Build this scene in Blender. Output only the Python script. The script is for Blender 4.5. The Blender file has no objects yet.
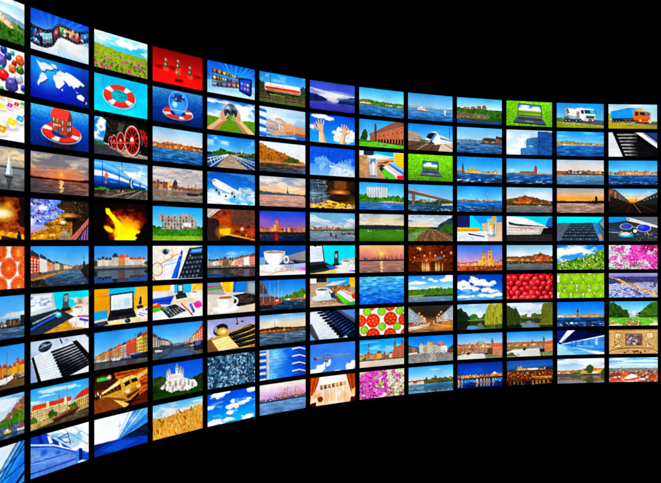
# A curved wall of lit video screens in a dark hall, 13 columns by 10 rows.
# Every screen is a thing of its own (display, bezel, housing); the pictures they
# show are painted procedurally below, as colours of a fine grid of light points.
import bpy, math
import numpy as np

# ------------------------------------------------------------------ painter
W, H = 272, 136            # paint resolution (averaged 2x2 to the display's grid)
GU, GV = W // 2, H // 2
UU, VV = np.meshgrid((np.arange(W) + .5) / W * 100, (np.arange(H) + .5) / H * 100)
ASP = 2.05                 # width / height of a display

def hx(c):
    if not isinstance(c, str):
        return np.array(c, float)
    if len(c) == 3:
        c = ''.join(k * 2 for k in c)
    return np.array([int(c[i:i + 2], 16) / 255 for i in (0, 2, 4)])

def vnoise(seed, fx, fy, x, y):
    rs = np.random.RandomState(seed % 100003)
    nx, ny = int(fx) + 3, int(fy) + 3
    L = rs.rand(ny, nx)
    X = x / 100 * fx; Y = y / 100 * fy
    xi = np.clip(X.astype(int), 0, nx - 2); yi = np.clip(Y.astype(int), 0, ny - 2)
    a = X - xi; b = Y - yi
    a = a * a * (3 - 2 * a); b = b * b * (3 - 2 * b)
    return (L[yi, xi] * (1 - a) + L[yi, xi + 1] * a) * (1 - b) + (L[yi + 1, xi] * (1 - a) + L[yi + 1, xi + 1] * a) * b

def fbm(seed, fx, fy, octs=4, x=None, y=None, gain=.55):
    x = UU if x is None else x
    y = VV if y is None else y
    t = 0; amp = 1; s = 0
    for k in range(octs):
        t = t + amp * vnoise(seed * 17 + k * 131 + 7, fx * 2 ** k, fy * 2 ** k, np.clip(x, 0, 100), np.clip(y, 0, 100))
        s += amp; amp *= gain
    t = t / s
    return np.clip((t - .5) * 1.7 + .5, 0, 1)

def ramp(t, cols):
    C = np.array([hx(c) for c in cols])
    k = np.clip(t, 0, 1) * (len(C) - 1)
    i = np.clip(k.astype(int), 0, len(C) - 2)
    f = (k - i)[..., None]
    return C[i] * (1 - f) + C[i + 1] * f

class Pic:
    def __init__(s):
        s.a = np.zeros((H, W, 3)); s.rs = np.random.RandomState(1)
    def mix(s, m, c):
        m = np.clip(np.asarray(m, float), 0, 1)[..., None]
        s.a = s.a * (1 - m) + (c if isinstance(c, np.ndarray) and c.ndim == 3 else hx(c)) * m
    def bb(s, u0, v0, u1, v1):
        x0 = max(0, int(u0 / 100 * W) - 1); x1 = min(W, int(u1 / 100 * W) + 2)
        y0 = max(0, int(v0 / 100 * H) - 1); y1 = min(H, int(v1 / 100 * H) + 2)
        return (slice(y0, y1), slice(x0, x1)) if x1 > x0 and y1 > y0 else None
    def put(s, b, m, c, al=1):
        m = (m * al)[..., None]
        s.a[b] = s.a[b] * (1 - m) + hx(c) * m
    def vg(s, v0, v1, *cs):                                   # vertical gradient band
        m = (VV >= v0) & (VV <= v1)
        s.mix(m, ramp((VV - v0) / max(v1 - v0, 1e-6), cs))
    def hg(s, u0, u1, v0, v1, *cs):
        m = (VV >= v0) & (VV <= v1) & (UU >= u0) & (UU <= u1)
        s.mix(m, ramp((UU - u0) / (u1 - u0), cs))
    def rg(s, cx, cy, ru, rv, c, al=1, pw=1.5):               # soft radial spot
        d = np.sqrt(((UU - cx) / ru) ** 2 + ((VV - cy) / rv) ** 2)
        s.mix(np.clip(1 - d, 0, 1) ** pw * al, c)
    def poly(s, pts, c, al=1):
        if isinstance(pts, str):
            pts = [tuple(float(k) for k in q.split(',')) for q in pts.split()]
        P = np.array(pts, float)
        b = s.bb(P[:, 0].min(), P[:, 1].min(), P[:, 0].max(), P[:, 1].max())
        if b is None: return
        x, y = UU[b], VV[b]; m = np.zeros(x.shape, bool)
        for i in range(len(P)):
            (xa, ya), (xb, yb) = P[i - 1], P[i]
            if ya == yb: continue
            m ^= ((ya > y) != (yb > y)) & (x < (xb - xa) * (y - ya) / (yb - ya) + xa)
        s.put(b, m.astype(float), c, al)
    def r(s, u0, v0, u1, v1, c, al=1):
        s.poly([(u0, v0), (u1, v0), (u1, v1), (u0, v1)], c, al)
    def e(s, cx, cy, ru, rv, c, al=1, rot=0, soft=.12, inner=0):
        q = max(ru * ASP, rv)
        b = s.bb(cx - q / ASP - 1, cy - q - 1, cx + q / ASP + 1, cy + q + 1)
        if b is None: return
        x = (UU[b] - cx) * ASP; y = VV[b] - cy
        if rot:
            k = math.radians(rot); x, y = x * math.cos(k) + y * math.sin(k), -x * math.sin(k) + y * math.cos(k)
        d = np.sqrt((x / (ru * ASP)) ** 2 + (y / rv) ** 2)
        m = np.clip((1 - d) / soft + .5, 0, 1)
        if inner: m = m * np.clip((d - inner) / soft + .5, 0, 1)
        s.put(b, m, c, al)
    def l(s, pts, w, c, al=1):                                # polyline, w in % of height
        if isinstance(pts, str):
            pts = [tuple(float(k) for k in q.split(',')) for q in pts.split()]
        for (xa, ya), (xb, yb) in zip(pts, pts[1:]):
            b = s.bb(min(xa, xb) - w, min(ya, yb) - w, max(xa, xb) + w, max(ya, yb) + w)
            if b is None: continue
            x, y = UU[b] * ASP, VV[b]; xa2, xb2 = xa * ASP, xb * ASP
            dx, dy = xb2 - xa2, yb - ya; L = dx * dx + dy * dy + 1e-9
            t = np.clip(((x - xa2) * dx + (y - ya) * dy) / L, 0, 1)
            d = np.hypot(x - xa2 - t * dx, y - ya - t * dy)
            s.put(b, np.clip((w / 2 - d) / .7 + .5, 0, 1), c, al)
    def cl(s, v0, v1, cover, seed, c='fff', sh=None, fx=4, fy=5, al=1, k=5.):   # clouds
        n = fbm(seed, fx, fy, 5)
        w = np.clip((VV - v0 + 6) / 8, 0, 1) * np.clip((v1 + 6 - VV) / 8, 0, 1)
        m = np.clip((n - (1 - cover)) * k, 0, 1) * w * al
        if sh:
            n2 = fbm(seed, fx, fy, 5, y=VV - 5)
            s.mix(m, ramp(np.clip((n - n2) * 2.5 + .6, 0, 1), [sh, c]))
        else: s.mix(m, c)
    def cum(s, blobs, seed, lit='fff', sh='a8c0dc', k=5., rough=.8, fx=13, fy=12):   # cumulus heaps
        n = (fbm(seed, fx, fy, 5, gain=.6) - .5) * rough
        f = lambda dv: np.max([1 - np.sqrt(((UU - u) / a) ** 2 + ((VV + dv - v) / b) ** 2) for u, v, a, b in blobs], axis=0)
        D = f(0) + n
        n2 = (fbm(seed, fx, fy, 5, y=VV - 4, gain=.6) - .5) * rough
        t = np.clip(.72 + (D - f(-7) - n2) * 1.1 + n * .5, 0, 1)
        s.mix(np.clip(D * k, 0, 1) ** .8, ramp(t, [sh, lit, lit]))
    def wt(s, v0, c0, c1, seed, amp=.16, v1=100, fx=9, hi='def', h=.25):        # water surface
        m = (VV >= v0) & (VV <= v1); t = np.clip((VV - v0) / (v1 - v0), 0, 1)
        y = np.sqrt(t) * 100
        n = fbm(seed, fx, 26, 4, y=y)
        s.mix(m, np.clip(ramp(t, [c0, c1]) * (1 + (n - .5)[..., None] * 2 * amp * 1.6), 0, 1))
        s.mix(m * np.clip((n - .72) * 4, 0, 1) * h, hi)
    def h(s, prof, vb, cols, seed, rough=4, fx=14, fy=10, fr=22, al=1):         # hills, trees, rock, fields
        if isinstance(prof, str):
            prof = [tuple(float(k) for k in q.split(',')) for q in prof.split()]
        P = np.array(prof, float)
        t = np.interp(UU, P[:, 0], P[:, 1])
        t = t - rough * (fbm(seed + 5, fr, 2, 3, y=np.full_like(VV, 30.)) - .5) * 2
        t = t + rough * .5 * (fbm(seed + 9, fr * 2, fr, 2) - .5)
        m = (VV >= t) & (VV <= (vb if np.isscalar(vb) else np.interp(UU, [k[0] for k in vb], [k[1] for k in vb])))
        j = UU + (fbm(seed + 3, 7, 7, 4) - .5) * 14       # ragged ends where the shape stops inside the picture
        if P[0, 0] > 0: m = m & (j >= P[0, 0])
        if P[-1, 0] < 100: m = m & (j <= P[-1, 0])
        s.mix(m * al, ramp(fbm(seed, fx, fy, 4, gain=.75), cols))
    def nz(s, amp, seed, fx=40, fy=26, u0=0, v0=0, u1=100, v1=100):
        m = (VV >= v0) & (VV <= v1) & (UU >= u0) & (UU <= u1)
        n = (fbm(seed, fx, fy, 2) - .5) * 2 * amp * m
        s.a = np.clip(s.a * (1 + n[..., None]), 0, 1)
    def sp(s, u0, v0, u1, v1, n, sz, cols, seed, grow=0, asp=1, rot=0):         # scattered spots
        rs = np.random.RandomState(seed); q = []
        for k in range(n):
            q.append((rs.uniform(v0, v1), rs.uniform(u0, u1), rs.uniform(.6, 1.4), cols[rs.randint(len(cols))], rs.uniform(-1, 1)))
        for v, u, z, c, o in sorted(q, key=lambda t: t[0]):
            z *= sz * (1 + grow * (v - v0) / max(v1 - v0, 1e-6))
            s.e(u, v, z / ASP * asp, z, c, rot=rot * o, soft=.35)
    def town(s, u0, u1, vb, h0, h1, n, walls, roofs, seed, win='334', rf=.3, al=1):
        rs = np.random.RandomState(seed); ws = rs.uniform(.5, 1.4, n); ed = u0 + (u1 - u0) * np.concatenate([[0], np.cumsum(ws) / ws.sum()])
        for k in range(n):
            a, b = ed[k], ed[k + 1]; hh = rs.uniform(h0, h1); c = hx(walls[rs.randint(len(walls))]) * rs.uniform(.85, 1.08)
            c = np.clip(c, 0, 1)
            s.r(a, vb - hh, b, vb, c)
            ro = roofs[rs.randint(len(roofs))] if roofs else None
            if ro:
                g = hh * rf; i = (b - a) * rs.uniform(.05, .45)
                s.poly([(a - .2, vb - hh + g * .3), (b + .2, vb - hh + g * .3), (b - i, vb - hh - g), (a + i, vb - hh - g)], ro)
            if win:
                nx = max(1, int((b - a) / 1.7)); ny = max(1, int(hh / 4.2))
                for i in range(nx):
                    for j in range(ny):
                        x = a + (b - a) * (i + .5) / nx; y = vb - hh * .88 + hh * .86 * (j + .45) / ny
                        s.r(x - .3, y - .8, x + .3, y + .8, win, .75 * rs.uniform(.5, 1))
    def row(s, ua, ta, ba, ub, tb, bb, n, walls, roofs, seed, rh=.22, win='445', ny=4, nx=3, p=1.6):  # receding facades
        rs = np.random.RandomState(seed)
        ed = [1 - (1 - k / n) ** p for k in range(n + 1)]
        L = lambda x, y, t: x + (y - x) * t
        for k in range(n):
            t0, t1 = ed[k], ed[k + 1]; j = rs.uniform(-.08, .08)
            x0, x1 = L(ua, ub, t0), L(ua, ub, t1)
            T0, T1, B0, B1 = L(ta, tb, t0), L(ta, tb, t1), L(ba, bb, t0), L(ba, bb, t1)
            T0 += j * (B0 - T0); T1 += j * (B1 - T1)
            c = np.clip(hx(walls[k % len(walls)]) * rs.uniform(.9, 1.08), 0, 1)
            s.poly([(x0, T0), (x1, T1), (x1, B1), (x0, B0)], c)
            if roofs:
                g0, g1 = rh * (B0 - T0), rh * (B1 - T1); d = (x1 - x0) * .12
                s.poly([(x0, T0), (x1, T1), (x1 - d, T1 - g1), (x0 + d, T0 - g0)], roofs[k % len(roofs)])
            if win and abs(x1 - x0) > 2.2:
                for a in range(nx):
                    f = (a + .5) / nx; x = L(x0, x1, f); T, B = L(T0, T1, f), L(B0, B1, f); w = abs(x1 - x0) / nx * .27
                    for b in range(ny):
                        y = T + (B - T) * (.1 + .84 * (b + .5) / ny); q = (B - T) / ny * .27
                        s.r(x - w, y - q, x + w, y + q, win, .85)
    def rf(s, v0, v1=100, k=.75, tint='123', mixv=.35, seed=3, amp=1.2, st=1.):  # mirror what stands above v0 into the water
        y = np.clip(v0 - (VV - v0) * st, 0, 99.9); n = (fbm(seed, 8, 40, 3) - .5) * 2 * amp
        x = np.clip(UU + n, 0, 99.9)
        src = s.a[(y / 100 * H).astype(int), (x / 100 * W).astype(int)]
        m = (VV > v0) & (VV <= v1)
        s.mix(m * 1., np.clip(src * k * (1 - mixv) + hx(tint) * mixv, 0, 1))
    def boat(s, u, v, L, c='fff', mast=0, cab=None, mc='864'):
        s.poly([(u - L / 2, v - L * .25), (u + L / 2, v - L * .3), (u + L * .36, v + L * .12), (u - L * .4, v + L * .12)], c)
        if cab: s.r(u - L * .22, v - L * .55, u + L * .15, v - L * .25, cab)
        if mast: s.l([(u, v), (u, v - mast)], 1.1, mc)
    def cup(s, u, v, r, c='f6f4f0', sd='c4c2c0', tea='9a6a40'):
        s.e(u, v + r * 1.05, r * .95, r * .42, sd); s.e(u, v + r * .95, r * .93, r * .38, c)
        s.e(u + r * .62, v + r * .2, r * .28, r * .45, c, inner=.55)
        pr = [(.62, -.3), (.615, -.05), (.59, .2), (.54, .45), (.46, .66), (.36, .82), (.25, .95)]
        s.poly([(u + r * a, v + r * b) for a, b in pr] + [(u - r * a, v + r * b) for a, b in pr[::-1]], c)
        for k in range(5): f = .95 - k * .16; s.poly([(u + r * a, v + r * b) for a, b in pr] + [(u + r * a * f, v + r * b) for a, b in pr[::-1]], sd, .22)
        s.poly([(u - r * a, v + r * b) for a, b in pr] + [(u - r * a * .84, v + r * b) for a, b in pr[::-1]], sd, .3)
        s.e(u, v - r * .3, r * .62, r * .25, sd); s.e(u, v - r * .28, r * .55, r * .2, c); s.e(u, v - r * .24, r * .48, r * .15, tea)
    def buoy(s, u, v, ru, rv, a0=40):
        s.e(u + 2, v + rv * .28, ru * 1.02, rv * .95, '046', .35, soft=.3)
        s.e(u, v + rv * .1, ru * 1.05, rv * 1.05, 'dde', inner=.94, soft=.05)
        b = s.bb(u - ru - 2, v - rv - 2, u + ru + 2, v + rv + 2)
        x = (UU[b] - u) / ru; y = (VV[b] - v) / rv; d = np.hypot(x, y)
        m = np.clip((1 - d) / .06 + .5, 0, 1) * np.clip((d - .53) / .06 + .5, 0, 1)
        an = (np.degrees(np.arctan2(y, x)) - a0) % 90
        wh = (an < 25)[..., None]
        tube = (1.12 - 2.6 * (d - .74) ** 2 - .22 * (y > 0) * np.clip(d - .6, 0, 1) * 2)[..., None]
        c = np.where(wh, np.array([.97, .94, .9]), np.array([.95, .2, .13])) * np.clip(tube, .5, 1.1)
        s.a[b] = s.a[b] * (1 - m[..., None]) + np.clip(c, 0, 1) * m[..., None]
    def keys(s, P, n, w='e8eef6', g='8894a8'):   # slab of piano keys: corners front-left, front-right, back-right, back-left
        (ax, ay), (bx, by), (cx, cy), (dx, dy) = P
        s.poly(P, w)
        for k in range(1, n):
            t = k / n
            s.l([(ax + (bx - ax) * t, ay + (by - ay) * t), (dx + (cx - dx) * t, dy + (cy - dy) * t)], .8, g)
    def slats(s, A, B, C, D, n, c, w0, w1, skip=()):   # n bars from edge A-B to edge D-C
        for k in range(n):
            if k in skip: continue
            t = (k + .5) / n
            p = (A[0] + (B[0] - A[0]) * t, A[1] + (B[1] - A[1]) * t); q = (D[0] + (C[0] - D[0]) * t, D[1] + (C[1] - D[1]) * t)
            s.l([p, q], w0 + (w1 - w0) * t, c)
    def wave(s, v, seed, c='cde'):               # foaming wake near the bottom
        n = fbm(seed, 12, 30, 4)
        s.mix((VV > v) * np.clip((n - .58) * 6, 0, 1) * np.clip((VV - v) / 8, 0, 1), c)

SCREENS = {}
def S(c, r, label):
    def d(f):
        SCREENS[(c, r)] = (label, f); return f
    return d
# ------------------------------------------------------------------ pictures, column by column
# column 1 (only its right-hand third is in the frame)
@S(1, 0, 'screen showing a rocky tan ridge above green forest under pale streaky sky')
def _(p):
    p.vg(0, 50, '8ec8ee', 'e4f1f8'); p.cl(0, 40, .6, 11, 'fff', fx=3, fy=12, al=.8)
    p.h('0,30 60,36 80,40 100,47', 100, ['6f93b5', '8fb0c8'], 12, 2)
    p.h('0,36 60,42 75,50 90,56 100,58', 100, ['24461c', '3c6b25', '7a9c3a', '4d7a2c'], 13, 3)
    p.h('40,36 62,40 70,47 80,58 86,74', [(40, 60), (62, 58), (75, 68), (86, 75)], ['8c6a4c', 'd9b48a', 'f0d0aa', 'a8845e'], 14, 2)
    p.h('0,64 62,62 80,66 100,72', 100, ['12300e', '2a561a', '4e8428', '1c3f14'], 15, 4, fx=20, fy=16)
@S(1, 1, 'screen showing scattered red, violet, orange and green gemstones on white')
def _(p):
    p.vg(0, 100, 'f4f2f2', 'fdfcfc')
    for u, v, r, c in ((66, 8, 9, '1c3f9a'), (80, 10, 6, '24a0a0'), (73, 20, 9, '223f7c'), (92, 22, 12, 'd8561c'), (62, 36, 15, '5a4a98'), (83, 33, 7, '96201c'), (80, 46, 10, 'd86a28'),
                       (93, 45, 10, '3c6a2c'), (66, 66, 13, 'e0221c'), (90, 66, 12, 'b8b4dc'), (62, 50, 5, '2aa08c'), (79, 84, 17, '4a4594'), (98, 86, 8, '2c3a98'), (97, 104, 7, '3f9a2c'), (63, 99, 6, '3c7a30'), (30, 50, 20, '40a'), (45, 80, 12, 'c40')):
        p.e(u + 1, v + r * .35, r * .55, r * .8, 'aab', .5, soft=.4)
        r *= 1.35; n = 9; rs = np.random.RandomState(int(u * 7 + v)); c = hx(c)
        q = [(u + r * .52 * math.cos(k * 6.283 / n + .4) * rs.uniform(.82, 1.08), v + r * .88 * math.sin(k * 6.283 / n + .4) * rs.uniform(.8, 1.05)) for k in range(n)]
        p.poly(q, c * .72); p.poly([(u + (a - u) * .82 - r * .04, v + (b - v) * .82 - r * .06) for a, b in q], c); p.poly([q[5], q[6], q[7], (u + r * .1, v - r * .2), (u - r * .25, v - r * .05)], np.clip(c * 1.25 + .12, 0, 1), .7); p.poly([q[1], q[2], q[3], (u - r * .05, v + r * .25)], c * .55, .6); p.rg(u - r * .12, v - r * .35, r * .14, r * .22, 'fff', .75)
@S(1, 2, 'screen showing rows of colourful square-topped blocks on white')
def _(p):
    p.vg(0, 100, 'fff', 'f6f6f8')
    for u, v, r, c in ((64, 2, 8, 'f4b41c'), (75, 2, 7, 'ecd820'), (64, 25, 11, 'ffe814'), (76, 19, 11, 'e028b0'), (87, 13, 10, 'ee1c20'), (97, 9, 9, '2cc83c'), (79, 58, 18, 'ffea10'), (93, 46, 15, '1ca8f0'), (63, 78, 18, 'f4a01c'), (101, 38, 8, 'd8209c'), (40, 60, 16, 'e22'), (20, 40, 14, '2b5')):
        p.e(u + 1, v + r * .7, r * .62, r * .4, 'c4c0c8', .7, soft=.5)
        p.poly([(u - r * .5, v + r * .1), (u - r * .1, v + r * .8), (u + r * .42, v + r * .6), (u + r * .5, v - r * .1)], 'fdfcf8')
        p.l([(u - r * .5, v + r * .2), (u - r * .12, v + r * .85), (u + r * .42, v + r * .68)], 1.2, 'c88a40', .8)
        p.poly([(u - r * .5, v + r * .1), (u - r * .22, v - r * .65), (u + r * .5, v - r * .4), (u + r * .2, v + r * .42)], c)
        p.e(u, v - r * .12, r * .07, r * .14, 'fff', .9)
@S(1, 3, 'screen showing a lone white sailboat on grey evening water')
def _(p):
    p.vg(0, 48, '7d8f9e', 'b0a8a0', 'c8b49a', '8e8e90'); p.cl(5, 32, .62, 21, 'f0cfa0', 'a0988e', fx=4, fy=6); p.vg(44, 49, '5d5a55', '4a4a48')
    p.wt(49, '84888c', '5f5e60', 22, .12, hi='b99f8c')
    p.poly('69,64 74,20 75.5,22 76,64', 'e4ecf0'); p.poly('76.5,30 81,64 76.5,64', '9ab0bc'); p.poly('66,67 82,68 79,73 70,73', '2c3640'); p.poly('70,74 79,74 76,98 73,98', '394248', .8)
@S(1, 4, 'screen showing a glowing furnace mouth with a dark worker silhouette')
def _(p):
    p.vg(0, 100, '2a0a04', '5a1c06', 'a8480c', '8a3a10'); p.h('0,0 100,0', 100, ['1c0803', '6e2408', 'c4681a', '3a1206'], 31, 0, fx=8, fy=8, al=.6)
    p.rg(60, 38, 30, 26, 'ffd040', 1, .8); p.rg(62, 40, 20, 12, 'fffbe0', 1, .6); p.rg(74, 18, 10, 14, 'ffb020', .8)
    p.h('0,74 70,80 100,90', 100, ['b8660e', 'ffb81c', 'd88a18'], 32, 3); p.poly('62,90 100,100 62,100', '3a1c18')
    p.e(91, 84, 2, 5, '1a0a06'); p.poly('88,88 94,88 95,100 87,100', '1a0a06'); p.h('92,0 100,0', 70, ['140603', '3a1206'], 33, 0)
@S(1, 5, 'screen showing close-packed orange citrus slices on white')
def _(p):
    p.vg(0, 100, 'fff8f0', 'fff4ec')
    for u, v in ((58, 12), (90, 12), (74, 52), (102, 54), (46, 52), (59, 94), (90, 95), (20, 30), (25, 85)):
        r = 27; r = 25; p.e(u, v, r / 1.9, r, 'c8381a', soft=.06); p.e(u, v, r / 2.04, r * .93, 'f4a068', soft=.06); p.e(u, v, r / 2.2, r * .86, 'd84c1c', soft=.1); p.e(u, v, r / 3, r * .62, 'e06028', soft=.6)
        for k in range(10):
            a = k * .628 + u; p.l([(u, v), (u + r / 2.2 * math.cos(a), v + r * .8 * math.sin(a))], 1.2, 'f09850', .6)
        p.e(u, v, 2.4, 5, 'f0a050', .9)
    p.nz(.08, 35, 46, 30); p.rg(90, 20, 8, 14, 'e8c860', .6)
@S(1, 6, 'screen showing a dark timber harbour hut across blue water, plain blue sky')
def _(p):
    p.vg(0, 62, '3f94e0', '5aa6e6', '8cbce4'); p.cl(34, 50, .6, 41, 'd0d8e2', fx=2, fy=14, al=.8)
    p.wt(70, '5a7288', '2c4a68', 42, .2)
    p.h('0,62 100,60', 72, ['8a7a70', '4a4440', 'c0a898'], 43, 3); p.r(70, 55, 92, 72, '3a2e24'); p.town(71, 92, 72, 10, 16, 6, ['4a3624', '6a4c30', '54402c'], None, 5, 'c8a050'); p.r(93, 48, 100, 71, '2a2a2c')
    p.l('77,72 77,36', 1.6, 'd0c078'); p.sp(62, 64, 70, 70, 12, 1.6, ['ddd', 'b54'], 44); p.h('62,71 100,69', 75, ['1c2228', '3a3a38'], 45, 1)
@S(1, 7, 'screen showing yellow quayside houses with orange roofs behind a white boat')
def _(p):
    p.vg(0, 60, '2f86dc', '4a9ae8', '7cb8ee')
    p.town(55, 100, 74, 22, 32, 7, ['e8b020', 'd89a30', 'c86c30', 'c8b090', 'e0a040'], ['c8401c', 'a83a20', 'b85028'], 8, '553')
    p.wt(76, '6c5c48', '4a4238', 51, .3); p.rf(78, 100, .7, '3c3834', .5, amp=2); p.h('55,70 100,68', 79, ['1c1a18', 'c8c0b8', '5a4030', '2c2420'], 52, 3)
    p.poly('50,80 80,70 82,78 66,90 50,92', 'eceae6'); p.poly('50,88 68,88 60,94 50,96', '2c2a30'); p.l('71,80 71,16', 1.8, '7a4a28'); p.l('90,78 90,30', 1, '8a5a38'); p.sp(80, 80, 90, 82, 5, 2, ['d8481c'], 53)
@S(1, 8, 'screen showing a canal with a yellow boat, masts and trees on a sunny bank')
def _(p):
    p.vg(0, 60, '5aa6e4', 'a8d0ee', 'd8e8f0'); p.cl(5, 50, .55, 61, 'fff', fx=3, fy=8, al=.7)
    p.h('50,66 70,48 88,24 100,10', 76, ['8a5a40', 'a87050', '6a4a3c', 'b8a090'], 62, 3); p.h('55,66 80,50 95,40 100,44', 76, ['1c4a14', '4a8424', '2c6018'], 63, 6)
    p.wt(78, '4a6a8a', '2f6aa8', 64, .25); p.h('55,74 100,66', 84, ['2a2624', '6a5a50', '3a5a8a', 'b0a898'], 65, 3)
    p.l('91,84 91,10', 1.6, 'c8782c'); p.l('98,84 98,20', 1.6, 'b86828'); p.l('76,80 76,40', 1, '9a7040'); p.boat(72, 86, 13, 'e8b818', cab='f4f0e0'); p.boat(94, 87, 14, 'd8d0c8', cab='a83820'); p.rf(90, 100, .6, '2c5a8a', .4, amp=2)
@S(1, 9, 'screen showing blue steel beams and glass climbing to the upper right')
def _(p):
    p.vg(0, 100, 'd8ecf8', 'c0dcf4'); p.poly('40,100 90,0 100,0 100,100', '2f8ee8'); p.poly('62,100 100,28 100,60 82,100', '1c78e0')
    for k, c in ((0, '2c4a6a'), (5, 'a8c4dc'), (9, '1c3c60'), (16, '143458')):
        p.l([(62 - 10 + k, 72), (90 + k, -4)], 3.4, c)
    p.l('62,80 100,54', 3, '123a78'); p.l('60,60 100,20', 3.5, '1c4f98'); p.l('78,110 104,70', 9, '0a2048'); p.poly('55,88 70,94 66,100 55,100', '10264a')
# column 2
def film(p, top, bot, n, seed, cols):
    T = np.array(top); B = np.array(bot); rs = np.random.RandomState(seed)
    P = lambda A, t: (np.interp(t, np.linspace(0, 1, len(A)), A[:, 0]), np.interp(t, np.linspace(0, 1, len(A)), A[:, 1]))
    mid = lambda t, f: tuple(np.array(P(T, t)) * (1 - f) + np.array(P(B, t)) * f)
    m = 40
    p.poly([P(T, k / m) for k in range(m + 1)] + [P(B, k / m) for k in range(m, -1, -1)], '14161c')
    for k in range(n):
        a, b = (k + .08) / n, (k + .92) / n; c = cols[k % len(cols)]
        q = lambda f0, f1: [mid(a + (b - a) * j / 4, f0) for j in range(5)] + [mid(b - (b - a) * j / 4, f1) for j in range(5)]
        p.poly(q(.2, .8), c); p.poly(q(.55, .8), np.clip(hx(c) * .55 + .1 * rs.rand(3), 0, 1))
        x, y = mid((a + b) / 2, .45); p.e(x, y, 2.2, 5, cols[(k + 2) % len(cols)], .9, soft=.5)
    for k in range(n * 4):
        for f in (.09, .91):
            x, y = mid((k + .5) / n / 4, f); p.e(x, y, .55, 1.4, 'c8d8e8', .9, soft=.5)
@S(2, 0, 'screen showing a curling film strip over blue rays and a white reflecting floor')
def _(p):
    p.vg(0, 55, '0a50d0', '2a78e4', '8cc0f0'); p.vg(55, 100, 'd8e4ee', 'e4eef6', 'c4def4')
    for k in range(9): p.poly([(30 + k * 3, 56), (10 + k * 16, -10), (17 + k * 16, -10)], 'bde', .10 + .05 * (k % 3))
    p.rg(0, 20, 30, 40, '0848c8', .6); p.rg(20, 62, 50, 22, 'fff', .8); p.rg(70, 56, 50, 22, 'f4f0ec', .9)
    for k in range(6): p.poly([(44, 70), (46 + k * 12, 104), (52 + k * 12, 104)], '5cace8', .35)
    p.a = blur(p.a, 2)
    t = [(-2, 36), (10, 42), (24, 44), (36, 36), (43, 22), (50, 17), (62, 20), (76, 24), (90, 18), (102, 10)]; b = [(-2, 82), (10, 88), (26, 88), (38, 78), (45, 56), (52, 50), (64, 53), (77, 57), (90, 50), (102, 40)]
    for k in range(9): p.poly([(k * 11, 92 - 30 * (k > 3)), (k * 11 + 8, 92 - 30 * (k > 3)), (k * 11 + 7, 104 - 18 * (k > 3)), (k * 11 - 1, 104 - 18 * (k > 3))], ['e8c8c0', 'f0dcc0', 'c8d8e8'][k % 3], .35)
    film(p, t, b, 6, 5, ['1c4a8a', '8cd0f8', 'a04878', '98c838', 'e0a080', '2a80d8'])
    p.sp(1, 46, 30, 80, 24, 2.6, ['e8f8ff', '182c5c', 'd84848', '58b0e8'], 12, asp=1.2); p.sp(56, 26, 98, 46, 24, 2.2, ['f0b060', 'c03040', 'f8e8d8', '2858b0'], 13, asp=1.6)
@S(2, 1, 'screen showing a white world map on glowing blue')
def _(p):
    p.vg(0, 100, '1068e0', '1440d0', '0c1c9c'); p.rg(28, 28, 42, 62, '38c8ff', 1, 1.2); p.rg(100, 60, 46, 90, '162858', .9)
    M = ['9,7 16,13 24,10 34,14 38,20 33,24 26,24 23,31 18,30 15,24 12,15', '33,8 42,10 44,18 38,17', '18,36 23,36 28,47 21,56 15,62 13,70 11,63 14,52 16,42', '38,35 44,32 50,34 55,44 57,49 52,58 47,66 42,64 40,50 37,44', '42,28 49,20 56,24 60,20 70,24 82,32 92,42 90,46 84,44 80,52 76,51 73,58 69,50 65,54 60,46 54,42 48,32 44,34',
         '74,58 78,64 82,66 78,66', '79,72 86,68 92,74 90,84 82,82 78,78', '52,64 54,66 53,70 51,68', '95,84 97,86 94,92']
    for o, c in ((2.4, '0a1450'), (1.2, '5878b8'), (0, 'f0f4fa')):
        for m in M: p.poly([(float(a) + o * .5, float(b) + o) for a, b in (q.split(',') for q in m.split())], c)
    p.nz(.03, 70, 60, 40)
@S(2, 2, 'screen showing a brick house with red roof afloat in a lifebuoy')
def _(p):
    p.vg(0, 100, '58b4e8', '1464c0', '0a3a90', '0a2a74'); p.nz(.14, 71, 60, 40); p.e(52, 86, 24, 14, '1a1828', .8, soft=.5); p.sp(40, 84, 66, 98, 24, 2.4, ['5a2020', '3a2028'], 72)
    p.buoy(52, 60, 33, 24, 100)
    p.poly('34,20 60,28 60,68 36,58', 'a84a2a'); p.poly('60,28 70,24 70,66 60,70', '7c3420'); p.poly('32,20 38,-1 66,2 61,30', 'f04438'); p.poly('61,30 66,2 71,24', '6a3a30')
    for u, v in ((39, 28), (45, 30), (54, 34), (39, 44), (54, 50), (63, 34), (67, 33), (63, 50), (67, 48)): p.r(u - 1.4, v - 4, u + 1.4, v + 5, '5a6c80'); p.r(u - 1.4, v - 4, u - .4, v + 5, 'dcd8d0')
    p.r(44, 48, 48, 62, '2a5a98'); p.r(37, 41, 50, 44, 'd8d0c8'); p.nz(.12, 73, 60, 50, 32, 0, 72, 70)
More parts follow.
